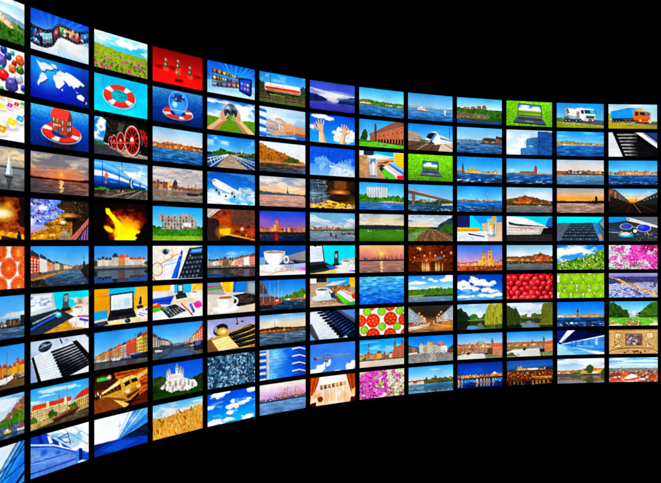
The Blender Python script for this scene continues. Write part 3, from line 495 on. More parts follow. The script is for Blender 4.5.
@S(4, 3, 'screen showing a domed harbour skyline and a tall ship at dusk')
def _(p):
    p.vg(0, 58, '9cb4cc', 'c0bcc0', 'd8c4b0'); p.cl(0, 50, .6, 321, 'e4d0c4', '98a0b4', fx=4, fy=6); p.town(0, 30, 66, 12, 22, 5, ['a87c60', 'c89c78', '8c5c48'], ['6a4034', '804c3c'], 322, '554'); p.town(29, 38, 66, 26, 27, 1, ['e0b070'], None, 323, 'a75'); p.h('38,52 60,56 100,58', 67, ['7a4c38', '9a6448', '5a4038'], 324, 2)
    p.poly('39,66 39,48 42,38 44,34 47,40 48,48 49,66', '5c3c34'); p.e(44, 46, 4.4, 8, '4c3a38'); p.wt(66, '94887e', '706862', 325, .16, hi='c8b8a8'); p.rf(68, 84, .85, '8c8078', .65, 326, 2); p.sp(2, 63, 60, 67, 30, 1.2, ['fff', '433', 'cba'], 327)
    p.poly('66,72 92,72 90,80 70,80', '241c1c'); p.h('66,71 92,71', 75, ['3c2820', '7a5038'], 328, 2)
    for u in (71, 77, 85): p.l([(u, 74), (u, 42)], 1.2, '5a4840')
    p.r(92, 56, 100, 72, '8a6c58'); p.h('94,72 100,64', 76, ['2c3c20'], 329, 2)
@S(4, 4, 'screen showing a roofless grey ruin standing in green grass')
def _(p):
    p.vg(0, 66, '1c94f0', '50b8f6', '9cd8f8'); p.h('0,58 20,60', 72, ['1c4a14', '3c6a24'], 331, 4); p.h('84,58 100,56', 70, ['1c4a14', '3c6a24'], 332, 4)
    p.h('14,22 20,20 21,26 30,23 40,25 52,22 60,20 80,22 82,30 84,38 88,42 88,66', 68, ['7a706c', '948a84', 'b0a8a0', '6a6460'], 333, 2, fx=30, fy=20)
    for j in range(4):
        for i in range(11):
            if (i * 3 + j * 5) % 11 > 7: continue
            u, v = 18 + i * 5.9, 28 + j * 10.5; p.r(u, v, u + 2.2, v + 5.5, '4aa8e8' if (j == 0 and i % 2) else '3a3432')
    p.r(60, 46, 76, 60, 'd8d4d0'); p.h('54,58 80,60', 68, ['6a4438', '94786a', '5a3a30'], 334, 3); p.sp(18, 58, 84, 67, 24, 1.8, ['d0ccc4', '38302c'], 335); p.h('0,66 40,68 100,64', 100, ['2c7a14', '4c9a20', '1c5a10', '70aa2c'], 336, 2.5, fx=30, fy=18); p.vg(86, 100, '7aac28', '94b434'); p.nz(.12, 337, 50, 30, 0, 80)
@S(4, 5, 'screen showing a dark pocket calculator with a blue pen and eyeglasses')
def _(p):
    p.vg(0, 100, 'f0eae0', 'f4f0ea', 'e8e4de'); p.poly('20,40 60,30 52,100 10,80', 'dce8f0'); p.l('10,62 60,44', 2, '60a8e0'); p.l('20,50 58,36', 1.4, '88b8e0'); p.l('30,80 56,58', 1.2, 'a8b8c8'); p.poly('20,56 34,60 36,98 22,96', 'f8f4f0'); p.l('22,58 24,98', 1.2, 'c8b0a0'); p.nz(.05, 341, 30, 20)
    p.e(26, 14, 10, 11, 'f0e0c0'); p.e(25, 17, 8, 9, '9a9488', .7); p.e(25, 18, 5, 7, '1c2c5c'); p.e(29, 15, 3, 4, '3c94e0'); p.l('36,8 40,22 36,30 52,26', 3, 'd8a050'); p.l('46,26 8,60', 3, 'c88848'); p.e(9, 68, 11, 20, 'c8843c', inner=.84, rot=20, soft=.1); p.e(9, 68, 9, 17, 'f4e4cc', .7); p.l('2,90 6,104', 4, 'b87030'); p.e(30, 34, 9, 10, 'd89a54', inner=.86)
    p.poly('72,8 100,2 100,98 50,98', '16202c'); p.poly('76,10 100,6 98,22 72,24', '2c68a0'); p.poly('78,12 99,9 97,18 76,20', '58b0e8')
    for j in range(5):
        for i in range(5):
            a = (70 - j * 4 + i * (6.6 + j * .35), 34 + j * 14 - i * .8); p.poly([a, (a[0] + 4.4, a[1] - .5), (a[0] + 3.6, a[1] + 7), (a[0] - .9, a[1] + 7.4)], ['4a5866', '64748a', '54606c'][(i + j) % 3])
    p.e(74, 30, 1.6, 2.4, 'f0a048'); p.poly('53,24 57,12 59,18 58,30', '1c4cb8'); p.poly('52,30 58,28 46,96 36,96', '1860e8'); p.poly('56,34 58,30 48,96 45,96', '0c3ca0'); p.l('53,46 56,44', 2, 'e0c060')
@S(4, 6, 'screen showing a desk calculator before blue books and a cordless phone')
def _(p):
    p.vg(0, 100, 'f0ece6', 'e8d8c0', 'f8f4f0'); p.poly('42,0 78,0 76,26 42,26', '2cb4ec'); p.poly('0,0 36,0 32,20 0,20', 'f0b018'); p.poly('76,0 100,0 100,20 78,22', 'f0c850'); p.l('78,24 88,4 100,0', 4, 'e09818'); p.poly('0,16 42,18 40,34 0,40', 'dcdce4'); p.poly('0,38 42,32 34,58 0,54', '1c50d0'); p.poly('0,44 38,42 36,48 0,50', '103ca8')
    p.poly('48,2 59,0 60,30 48,32', '2a2e34'); p.r(50, 4, 58, 20, 'e8ecf0'); p.slats((50, 6), (50, 19), (58, 19), (58, 6), 4, '7a8894', 1, 1); p.poly('44,30 64,26 68,40 46,44', '1c1e22'); p.e(56, 36, 10, 4, '34383e'); p.cup(82, 28, 12)
    p.poly('48,50 84,44 80,54 56,56', 'f0c090', .8); p.poly('0,56 12,52 20,64 0,66', 'e8442c'); p.poly('0,66 22,62 22,72 0,78', '3cc02c'); p.poly('0,54 10,50 8,56 0,58', 'f8c020'); p.poly('0,80 20,72 40,98 0,100', 'f0f0f4'); p.poly('14,66 44,58 66,80 32,98', '2a3036'); p.poly('16,66 28,63 34,70 22,74', '5a7890'); p.e(24, 66, 2, 2, 'f0a030')
    for j in range(4):
        for i in range(5): p.e(27 + i * 6 + j * 3, 76 - i * 1.6 + j * 4.5, 1.7, 1.7, ['9aa8a8', 'c8c8c0', '788890'][(i + j) % 3])
    p.l('56,58 78,92', 4.4, 'e02c60'); p.l('75,90 79,96', 3, '402'); p.poly('72,62 76,58 84,84 80,90', '2c4cc8'); p.l('76,64 78,82', 1.2, 'cdf'); p.e(90, 64, 8, 11, 'e038a8'); p.l('80,60 100,70', 3, 'd02c98'); p.l('40,98 70,88', 1.4, '9ac8e8'); p.r(0, 96, 100, 100, 'f4f4f6', .5)
@S(4, 7, 'screen showing a boat-lined canal receding between two rows of old houses')
def _(p):
    p.vg(0, 64, '2c90e8', '58acf0', 'a8d4f4'); p.row(0, 32, 66, 38, 55, 62, 6, ['8a7868', '706860', '9a8470', 'b0a090'], ['544840', '48443c'], 361, .25, 'ccd', 4, 2); p.row(100, 20, 62, 70, 54, 60, 5, ['d8583c', 'c8986c', 'd8b078', 'c87850'], ['a84430', '8c4430'], 362, .2, 'ecc', 4, 2); p.h('36,58 70,58', 64, ['4a5844', '7a8068', '98a090'], 363, 2)
    p.wt(64, '44688c', '28486c', 364, .2); p.rf(68, 100, .7, '24446c', .5, 365, 2); p.h('0,64 24,60 40,62', [(0, 80), (16, 74), (40, 64)], ['2c2c2c', '5a5450', '181818'], 366, 2); p.boat(12, 76, 16, 'd8d8d8'); p.boat(18, 72, 10, '333c48'); p.h('56,66 76,62 100,58', [(56, 70), (76, 74), (100, 84)], ['3c2c24', '5a4438', '282420', 'a8a098'], 367, 2)
    p.boat(66, 72, 12, '6a4838', 30); p.poly('80,74 100,66 100,88 82,88', '20242c'); p.poly('84,64 94,56 96,70 86,74', '2c68c8'); p.boat(78, 72, 8, 'ece8e0')
    for u, t in ((62, 36), (73, 26), (79, 34), (86, 8), (92, 30)): p.l([(u, 72), (u, t)], 1, '8a6848')
@S(4, 8, 'screen showing a white cliff-top monastery above dark green trees')
def _(p):
    p.vg(0, 70, '0c50c8', '1868dc', '2c80e4'); p.h('0,36 16,34 34,46', 80, ['14240c', '34481c', '4c5424'], 371, 4); p.h('66,60 100,42', 80, ['14240c', '34481c'], 372, 3)
    p.h('0,76 18,66 26,50 32,44 54,44 62,50 72,54 84,62 93,86', 94, ['8c847c', 'c8c0b8', 'ece8e4', 'fcf8f4', 'd8d0c8', 'a49c94'], 373, 2, fx=16, fy=7, fr=16)
    for k, (u, v) in enumerate(((24, 60), (33, 56), (44, 60), (53, 56), (62, 62), (70, 60), (78, 68), (38, 70), (58, 74))): p.poly([(u, v - 6), (u + 3, v + 4), (u + 2, v + 16), (u - 2, v + 12)], '847c78', .7)
    p.r(27, 34, 60, 47, 'f0ece8'); p.poly('26,34 34,28 42,34', '84888c'); p.poly('48,34 54,29 61,34', '7c8488'); p.slats((29, 38), (29, 46), (59, 46), (59, 38), 2, 'b8b4b4', 1, 1)
    for u, t, w in ((32, 24, 2.4), (47, 14, 3), (54, 22, 2.2), (59, 28, 1.8), (28, 28, 1.6)):
        p.r(u - w, t, u + w, t + 20, 'f8f4f0'); p.r(u + w * .2, t, u + w, t + 20, 'bcbcc4'); p.e(u, t - 1, w * 1.05, 4.6, '8c9088' if u > 40 else 'b89868'); p.e(u, t - 6, w * .4, 2.4, '9c9c90'); p.l([(u, t - 7), (u, t - 11)], .8, 'e8dca8'); p.r(u - .8, t + 5, u + .4, t + 11, '54586a')
    p.h('0,82 20,72 32,84 56,86 80,88 92,72 100,68', 100, ['0c2408', '244c10', '143408', '3c6418'], 375, 4, fx=22, fy=16); p.h('0,62 12,66 24,82', 92, ['10280a', '284c14'], 376, 4)
@S(4, 9, 'screen showing ripe golden wheat beneath a blue sky with flat clouds')
def _(p):
    p.vg(0, 50, '58b0ec', '94ccf2', 'd0d8e0'); p.cl(6, 44, .58, 381, 'e8ecf2', fx=3, fy=9); p.h('0,44 30,40 60,32 80,28 100,22', 100, ['b07018', 'd89028', 'e8b050', 'a8681c'], 382, 4, fx=30, fy=16, fr=30)
    rs = np.random.RandomState(3)
    for k in range(150):
        u = rs.uniform(0, 100); v = rs.uniform(42 - u * .16, 100); a = rs.uniform(-2, 2); p.l([(u, v), (u + a, v - rs.uniform(4, 12))], rs.uniform(1, 2.4), ['f0c868', 'c8842c', '8a5018', 'e0a040', 'f8d888'][rs.randint(5)])
    for u, v, a in ((20, 52, -4), (50, 28, 6), (60, 48, 5), (76, 26, -1), (44, 92, 3), (8, 72, 3), (12, 42, 4)): p.l([(u, v), (u + a, v + 11)], 3.6, '6a4018')
# column 5
@S(5, 0, 'screen showing film strips streaming into a tablet on a blue background')
def _(p):
    p.vg(0, 62, '1454d8', '2484ec', '38b0f6'); p.vg(60, 100, 'a0d8f8', '8cccf4', 'd0ecfa')
    for k in range(8): p.poly([(56, 58), (10 + k * 16, -20), (18 + k * 16, -20)], '28c8f8', .3 + .2 * (k % 2))
    p.rg(40, 62, 50, 20, 'e8f8ff', .8); p.rg(0, 40, 14, 40, '0c38c0', .6)
    C = ['2a6ab8', 'c85878', 'e86828', '94c838', 'e8e0d8', '8c4038', '38a0d8']
    for k, (v, d) in enumerate(((20, 6), (42, 3), (62, -3))):
        film(p, [(10, v), (40, v + d), (70, v + d * 2.4)], [(10, v + 17), (40, v + 16 + d * .6), (70, v + 14 + d * 1.8)], 6, 50 + k, C[k * 2:] + C[:k * 2])
    for k in range(12): p.r(12 + k * 4.4, 88, 15 + k * 4.4, 95, ['d8d0e8', 'f0e8e0', 'c0d8f0'][k % 3], .6)
    p.poly('64,40 68,36 92,34 94,40 93,86 89,92 66,80', '14182c'); p.poly('67,42 90,39 90,84 68,76', '1c3cd0'); p.poly('67,42 90,39 90,60 68,58', '2c58e8', .6)
    for i in range(3):
        for j in range(2): p.r(70 + i * 6.4, 50 + j * 14 + i * .8, 73.6 + i * 6.4, 58 + j * 14 + i, ['38d8f0', 'f040b0', 'f8e038', 'f04830', '58e860', 'f89030'][i + j * 3])
    for i in range(3): p.r(70 + i * 6, 92, 73 + i * 6, 98, ['8ce', 'ecc', 'eea'][i], .8)
@S(5, 1, 'screen showing two cupped hands lifting an earth globe over a lawn')
def _(p):
    p.vg(0, 62, '1c70dc', '58a8f0', 'd8ecfa'); p.cl(6, 60, .62, 401, 'fff', fx=4, fy=5); p.rg(45, 20, 30, 26, 'fff', .7); p.vg(62, 100, '6a9c20', '3c6c10'); p.h('0,54 30,60 70,60 100,56', 100, ['3c6a10', '6c9a24', '548418'], 402, 2, fx=40, fy=30)
    for m in (-1, 1):
        c = 48; U = lambda x: c + m * x
        p.poly([(U(52), 98), (U(30), 104), (U(8), 62), (U(12), 50), (U(22), 60)], 'e8b890'); p.poly([(U(40), 102), (U(30), 104), (U(8), 62), (U(10), 56)], 'b88058')
        p.poly([(U(8), 64), (U(6), 56), (U(10), 34), (U(15), 32), (U(20), 46), (U(22), 60), (U(16), 68)], 'd89c70')
        for x, y, x2, y2 in ((11, 44, 10, 26), (14, 44, 14, 27), (17, 48, 17, 34), (19, 52, 19.5, 42)): p.l([(U(x), y), (U(x2), y2)], 5, 'b47850'); p.l([(U(x - .4), y), (U(x2 - .4), y2)], 3.6, 'e4ac84')
    p.e(48, 36, 14, 26, '2c4458', soft=.1); p.rg(42, 24, 13, 18, 'e8f0f8', .95); p.rg(56, 22, 8, 12, '9cb4c8', .8); p.poly('37,32 42,28 47,36 43,44 37,40', '1c2c3c'); p.poly('50,26 56,30 60,40 55,48 50,40', '1c2c3c'); p.rg(48, 54, 13, 12, '6ca034', 1, .8); p.sp(37, 46, 59, 60, 18, 2.6, ['80b040', '4c7c24', 'a8c858', '26384c'], 403)
    for m in (-1, 1):
        p.l([(48 + m * 16, 58), (48 + m * 8, 52), (48 + m * 6, 42)], 5, 'b47850'); p.l([(48 + m * 16, 58), (48 + m * 8, 53), (48 + m * 6, 43)], 3.6, 'e8b48c')
@S(5, 2, 'screen showing a long pier walkway with white railings towards wooded shore')
def _(p):
    p.vg(0, 54, '1c84e0', '44a0ec', '8cc8f4'); p.cl(0, 30, .42, 411, 'c8e4f8', fx=3, fy=5, al=.8); p.wt(60, '2c5c94', '1c4478', 412, .2); p.h('8,56 20,48 32,38 44,46 60,50 70,44 84,50 100,46', 62, ['142c0e', '2c5a18', '4c8028'], 413, 4, fx=18, fy=14); p.town(55, 100, 60, 5, 9, 10, ['e8dcc8', 'b08868', 'd8c0a0'], ['8c4c38'], 414, None); p.l('71,50 71,40', 3, 'ece8e0'); p.h('60,56 100,52', 62, ['1c3c14', '3c6a24'], 415, 3)
    p.poly('42,58 48,58 90,104 16,104', 'a8947c'); p.nz(.12, 416, 10, 40, 0, 58)
    for k in range(10): p.l([(41 - k * k * .25, 60 + k * k * .5), (50 + k * k * .5, 60 + k * k * .5)], .8, '8a7864')
    for (a, b, c, d) in ((44, 56, -12, 94), (44, 56, -8, 78), (44, 57, 0, 106)): p.l([(a, b), (c, d)], 2.4, 'eef2f6')
    for (a, b, c, d) in ((48, 57, 112, 90), (48, 57, 110, 78), (48, 58, 108, 104)): p.l([(a, b), (c, d)], 2.2, 'dce4ec')
    for k in range(9):
        t = (k / 9) ** 1.5; p.l([(44 - 46 * t, 57 + 18 * t), (42 - 38 * t, 60 + 36 * t)], 2, 'f4f6fa'); p.l([(48 + 54 * t, 57 + 18 * t), (50 + 50 * t, 60 + 40 * t)], 1.8, '4a4c50'); p.l([(48 + 54 * t, 57 + 18 * t), (50 + 50 * t, 58 + 28 * t)], 1.2, 'e4e8ee')
@S(5, 3, 'screen showing a white airliner flying above clouds')
def _(p):
    p.vg(0, 100, '1458b4', '1c74d0', '40a0ec', '58b4f4'); p.cl(0, 26, .44, 421, '5c9cdc', fx=5, fy=7, al=.6); p.cl(66, 100, .66, 422, 'fff', 'b8d8f0', fx=4, fy=5); p.cl(46, 84, .42, 423, 'e8f4fc', fx=4, fy=7, al=.8)
    p.poly('10,50 34,58 40,64 18,62', '8494a8'); p.poly('62,66 66,44 70,44 70,66', 'd0dce8'); p.poly('54,60 96,54 100,57 60,68', '98aabc'); p.l('58,64 98,56', 1.2, 'eef4f8'); p.poly('10,26 14,22 20,23 56,50 68,58 76,62 62,66 44,66 22,54 11,38', 'f4f6f8'); p.poly('11,36 22,50 44,62 64,64 44,66 22,55', '94a4b4'); p.poly('12,27 17,26 16,29 12,30', '1c2c44')
    for k in range(14): p.e(22 + k * 2.4, 30 + k * 2, .4, .9, '5c7088')
    p.e(26, 63, 5, 6, 'c8d0d8'); p.e(24, 64, 2, 5, '445060'); p.e(53, 63, 4.4, 6, 'b0bac4'); p.e(51, 64, 1.8, 4.6, '3c4858')
    for u, v in ((19, 57), (38, 74), (56, 74)): p.l([(u, v - 10), (u, v)], 1.2, '666'); p.e(u, v, 2.2, 3, '1c1c20')
@S(5, 4, 'screen showing a steel mill glowing with yellow fire and smoke')
def _(p):
    p.vg(0, 100, '3c3030', '5c2c1c', '6a2c0c', '241008'); p.h('0,0 100,0', 100, ['1c1412', '6a3020', 'c84c14', '3a1c14'], 431, 0, fx=7, fy=7, al=.75); p.rg(34, 32, 28, 26, 'f0601c', .85); p.h('50,0 100,0', 48, ['4c3434', '6c4c44', '382824'], 432, 2, al=.8); p.h('0,24 26,36 24,100', 100, ['181414', '3c2c28', '2a2020'], 433, 2)
    p.poly('0,0 26,0 4,30 0,24', 'b8a8a0'); p.l('0,22 14,4', 3, 'f0e8e0'); p.l('10,20 26,0', 2, 'ece0d8'); p.rg(36, 72, 22, 26, 'ff9010', 1, .7); p.poly('24,64 48,60 46,78 32,82 26,76', 'ffd81c'); p.l('30,78 60,84 100,97', 4, 'ffa818'); p.l('32,79 62,86', 2, 'fff080'); p.poly('26,88 44,82 100,102 26,102', '1c120e'); p.rg(72, 62, 5, 8, 'fff', .95, .6); p.rg(94, 74, 12, 22, 'f85818', .85); p.sp(80, 80, 100, 96, 14, 2, ['ff8c20', '3a1408'], 434); p.rg(62, 50, 16, 16, '8a3c1c', .6)
@S(5, 5, 'screen showing pink and cream canal houses and their dark reflection')
def _(p):
    p.vg(0, 66, '1c80e8', '50a4f0', '90c8f4'); p.cl(22, 42, .45, 441, 'a8d4f6', fx=4, fy=10, al=.7); p.town(2, 24, 64, 16, 18, 4, ['e4e0dc', 'd4d0cc', 'b8b0a8'], ['4a4644'], 442, '556'); p.town(24, 50, 64, 16, 22, 4, ['b07050', 'a06040', 'c8a080'], ['8a5034', '5c4438'], 443, '544'); p.row(100, 30, 64, 50, 47, 63, 5, ['b05040', 'e8e0dc', 'd07858', 'e07860', 'f0d498'], ['54504e', '8c4a34', '5c5450'], 444, .26, 'fdc', 4, 4, 1.3)
    p.poly('50,50 52,34 54,50', '6a5040'); p.h('30,58 36,54 42,60', 66, ['2c5c1c', '48802c'], 445, 2); p.r(0, 63, 100, 70, '847a70'); p.sp(4, 62, 96, 66, 50, 1.3, ['eee', '333', '456', 'a44'], 446); p.boat(68, 65, 8, 'f4f4f4'); p.rf(70, 100, .62, '0c2038', .35, 447, 1.5, 1.1); p.r(0, 69, 100, 73, '1c1a18'); p.rg(20, 96, 36, 18, '1c58a8', .5)
@S(5, 6, 'screen showing a white teacup in front of a black laptop on a wooden table')
def _(p):
    p.vg(0, 100, 'e0d4c8', 'e8d8c8', 'e4ccb0'); p.poly('0,0 26,0 34,28 0,30', '8a7a70'); p.poly('0,8 24,12 0,16', 'e03c88'); p.poly('0,16 26,14 24,20 0,22', '38b03c'); p.poly('0,4 22,4 24,8 0,9', '2ca0d8'); p.poly('0,24 30,22 38,40 0,36', 'a8a4a4'); p.poly('30,0 54,0 52,32 38,34 30,14', 'f4b41c'); p.poly('46,0 54,0 52,32 46,32', 'f8c848'); p.poly('54,0 84,0 80,36 52,34', '1c7cd8'); p.poly('54,0 60,0 56,34 52,34', '1458b0'); p.poly('84,0 100,0 100,50 78,42', '7a828c'); p.poly('86,6 100,8 100,40 84,36', '98a4ae')
    p.poly('52,44 78,38 100,46 100,74 64,80 54,70', '1c1c20'); p.h('58,44 98,44', 68, ['18181c', '28242a', '5c4030', '1c1c20'], 451, 2, fx=10, fy=14); p.l('58,52 98,62', 2, '4c5058'); p.l('60,60 92,74', 1.4, '6c5c54'); p.cup(37, 56, 30, 'faf8f6', 'd0ccd0', 'a87444'); p.sp(0, 60, 20, 100, 16, 3, ['f4ece0', 'e8d8c4'], 452)
@S(5, 7, 'screen showing golden piano keys and a brass ring, sepia and violet')
def _(p):
    p.vg(0, 100, '8c94c8', 'a8a4d0', 'c4bcd4'); p.rg(2, 50, 36, 50, 'd8dcec', .9); p.poly('0,64 10,54 14,66 24,100 0,100', '7a5430'); p.poly('6,60 88,24 100,26 100,104 24,104', 'c8923c'); p.keys([(10, 66), (24, 102), (64, 94), (42, 56)], 5, 'f8e4a0', 'c8a050'); p.poly('44,54 90,24 100,30 100,96 66,96', '201408'); p.poly('66,40 90,26 100,36 100,42', 'a87838')
    for k in range(4):
        y = 54 + k * 12; u = 42 + k * 6.5; p.poly([(u, y), (u + 4, y - 7), (100, y - 26 + k * 5), (100, y - 17 + k * 5), (u + 6, y + 5)], '0c0c10'); p.l([(u + 5, y - 3), (100, y - 21 + k * 5)], 1.4, '4a5878'); p.poly([(u + 7, y + 6), (100, y - 14 + k * 5), (100, y - 11 + k * 5), (u + 9, y + 9)], 'e8b848')
    p.e(27, 34, 15, 18, '181828', rot=-10); p.e(30, 40, 12, 13, 'b88838'); p.e(31, 40, 9, 9, 'e8b848', soft=.3); p.e(33, 40, 3.5, 4.5, 'fff4d0', soft=.5); p.e(17, 32, 3, 9, '8a90b8', rot=20); p.l('60,0 62,16', 3, '201820'); p.e(61, 20, 3, 3, '3c3040'); p.e(72, 14, 3.4, 3, '584a5c'); p.e(65, 8, 3, 3, 'd8a850')
@S(5, 8, 'screen showing blue-grey gravel filling the whole picture')
def _(p):
    p.vg(0, 100, '14283c', '14283c'); p.sp(-2, -4, 102, 104, 620, 4, ['2c4c6a', '4a7494', '6c98b8', '1c3650', '9cc0d8', '3c6280', '5484a4', '284460'], 461, asp=1.3, rot=80); p.sp(0, 0, 100, 100, 120, 1.8, ['0a1828', 'b8d8ec', 'd8ecf8', '0e2034'], 462); p.nz(.2, 463, 60, 40)
@S(5, 9, 'screen showing one big white cloud in bright cyan-blue sky, lowest in its column')
def _(p):
    p.vg(0, 100, '0c4cd0', '0c64dc', '0c8cf0', '18b4fa'); p.cl(30, 76, .4, 472, 'b8dcf8', fx=7, fy=10, al=.5)
    p.cum([(22, 8, 18, 12), (36, 2, 12, 9), (92, 6, 12, 8), (46, 52, 9, 9), (56, 50, 12, 10), (68, 46, 11, 7), (79, 42, 10, 5), (52, 34, 5, 7), (46, 68, 7, 8), (86, 35, 7, 4), (6, 44, 8, 7), (16, 92, 18, 10), (40, 90, 14, 7), (84, 92, 16, 8), (4, 98, 10, 8)], 471, sh='b0c8e4')
# column 6
@S(6, 0, 'screen showing a white tank wagon with red stripe on rails')
def _(p):
    p.vg(0, 60, '1c88e4', '4ca4ec', '8cc8f2'); p.cl(0, 50, .4, 501, 'a8d8f6', fx=6, fy=8, al=.5); p.h('0,30 10,34 14,66', 70, ['2c2c24', '5a5440'], 502, 4); p.h('86,44 92,30 100,34', 72, ['24302c', '4a4c40'], 503, 4); p.l('23,8 24,44', 2, '384048'); p.l('20,12 27,10', 1.2, '384048'); p.h('0,58 100,56', 72, ['2c3c20', '4a5430', '22301c'], 504, 3)
    p.r(14, 58, 88, 66, '1c1c1c'); p.e(15, 48, 3.4, 13, 'e0d8d0'); p.poly('14,34 86,34 89,46 88,60 14,58', 'ece4dc'); p.poly('14,34 86,34 88,40 13,40', 'fff8f0'); p.poly('13,46 88,46 88,53 13,53', 'd82c14'); p.poly('13,53 88,53 88,56 13,56', 'f07c40'); p.poly('14,56 88,57 86,63 18,62', '8a7868'); p.l('50,32 50,58', 1.2, '9a8c80')
    for u in (20, 27, 74, 81): p.e(u, 68, 3, 5.4, '141414')
    p.vg(71, 100, '5c4c44', '6a5448', '5c5c34', '487424'); p.h('26,70 46,70', 75, ['4a8a20', '68a82c'], 505, 1); p.h('66,70 100,66', 74, ['3c6a20', '2c4c1c'], 506, 2); p.nz(.16, 507, 50, 34, 0, 70)
    for v in (76, 85): p.l([(0, v), (100, v + 2)], 2, '2c2420'); p.sp(0, v + 1, 100, v + 5, 40, 1.3, ['2a201c', '8a7060'], 508)
@S(6, 1, 'screen showing an open palm holding tiny white paper people')
def _(p):
    p.vg(0, 100, 'b8d4f0', '8cbcf0', '2c78e0'); p.rg(32, 30, 40, 44, 'f8fcff', .95); p.rg(80, 30, 34, 40, 'a8d0f4', .8); p.rg(94, 96, 40, 34, '1060dc', .9); p.cl(30, 100, .45, 511, 'e8f4fc', fx=3, fy=7, al=.6)
    for v in (6, 32, 58, 86): p.poly([(0, v), (14, v + 5), (16, v + 14), (0, v + 10)], '2c68b8'); p.poly([(0, v + 12), (16, v + 15), (13, v + 26), (0, v + 24)], 'dce8f4')
    p.poly('72,52 100,60 100,90 70,82', 'd89868'); p.poly('70,76 100,80 100,90 68,84', 'a86440'); p.poly('44,62 50,52 66,46 78,54 78,82 60,88 46,84', 'e0a474')
    for a in ('48,60 34,50 18,44', '46,68 30,64 16,62', '46,75 30,78 18,74', '48,82 36,90 24,84'): p.l(a, 8, 'a86440'); p.l(a, 6, 'e4aa7c')
    p.l('60,52 46,40 36,38', 8, 'a86440'); p.l('60,52 46,41 36,39', 6, 'ecb890'); p.poly('56,78 74,72 74,82 58,87', 'b87450', .7)
    for u, v in ((43, 56), (49, 60)): p.e(u, v, 1.4, 2.8, 'fcfcfc'); p.l([(u, v + 3), (u, v + 11)], 2.6, 'f8f8f8'); p.l([(u - 3.4, v + 8), (u, v + 4), (u + 3.4, v + 7)], 1.5, 'f0f2f4'); p.l([(u, v + 11), (u - 1.8, v + 20)], 2, 'f4f4f4'); p.l([(u, v + 11), (u + 1.8, v + 20)], 2, 'e8ecf0')
@S(6, 2, 'screen showing an autumn-brown rocky island above dark water')
def _(p):
    p.vg(0, 66, 'e0ecf4', 'f0f4f6', 'f4f0ec'); p.h('0,8 12,14 30,26 50,34 70,46 90,58 100,66', 72, ['5c3008', 'a86418', 'd88c2c', '7a4c14', 'c0742c'], 521, 4, fx=20, fy=14); p.h('50,60 64,44 80,48 90,62', 68, ['2c3c10', '4c5c1c', '7a6a24'], 522, 4); p.r(44, 52, 54, 58, 'c04c38'); p.poly('42,53 49,47 56,53', '9a4434'); p.h('0,64 100,66', 73, ['a86c38', 'd8a068', '6c4020'], 523, 1.5); p.wt(72, '54402c', '2c4258', 524, .35); p.rg(30, 74, 50, 10, '4a3018', .7); p.rg(96, 84, 20, 20, '708cac', .6)
@S(6, 3, 'screen showing peach evening sky over calm bay with a distant tower silhouette')
def _(p):
    p.vg(0, 60, 'a8bcd4', 'e0c8b8', 'f0b890', 'f4b880'); p.cl(0, 30, .6, 531, '8098b8', fx=3, fy=5, al=.85); p.cl(0, 44, .45, 532, 'f8dcc0', fx=4, fy=8, al=.7); p.wt(58, 'd09c84', 'a07c78', 533, .1, hi='f0c0a0'); p.h('0,48 20,52 50,54 100,56', 62, ['2c4860', '446078', '385468'], 534, 1.5); p.poly('57,54 59,46 60,38 61,46 63,54', '30485c'); p.l('60,40 60,34', .9, '30485c'); p.r(0, 60, 100, 62, '5c6c78', .7); p.r(59, 60, 61, 100, '98747a', .35); p.r(97, 62, 100, 66, '345')
@S(6, 4, 'screen showing a violet dusk skyline with lit towers and a red reflection')
def _(p):
    p.vg(0, 64, '1c50d8', '4454c8', '7c64b4', 'a86c94'); p.rg(4, 36, 36, 36, 'a868b8', .8); p.nz(.05, 541, 50, 40); p.h('0,58 100,60', 72, ['5a2c28', 'a85834', '3c2428'], 542, 3, fx=30); p.town(2, 98, 70, 6, 16, 26, ['d87838', 'e89848', 'a85840', '884858', 'c88850'], None, 543, 'ffd080'); p.town(30, 46, 68, 20, 40, 3, ['e87838', 'f0a060', 'd86048'], None, 544, 'ffe0a0'); p.poly('32,40 36,28 40,40', 'e07868'); p.town(86, 92, 68, 20, 24, 1, ['a87878'], None, 545, 'eb9')
    p.h('0,70 100,70', 79, ['140c0c', '3c2018', '2c1814', '8a4c28'], 546, 1.5, fx=40); p.wt(78, '10284c', '0c1c3c', 547, .35); p.sp(0, 79, 24, 100, 20, 2, ['8a4c34', '3c4864'], 548, asp=.8); p.rg(36, 90, 6, 24, 'e01c18', .95, .7); p.rg(27, 90, 4, 20, 'c83830', .5)
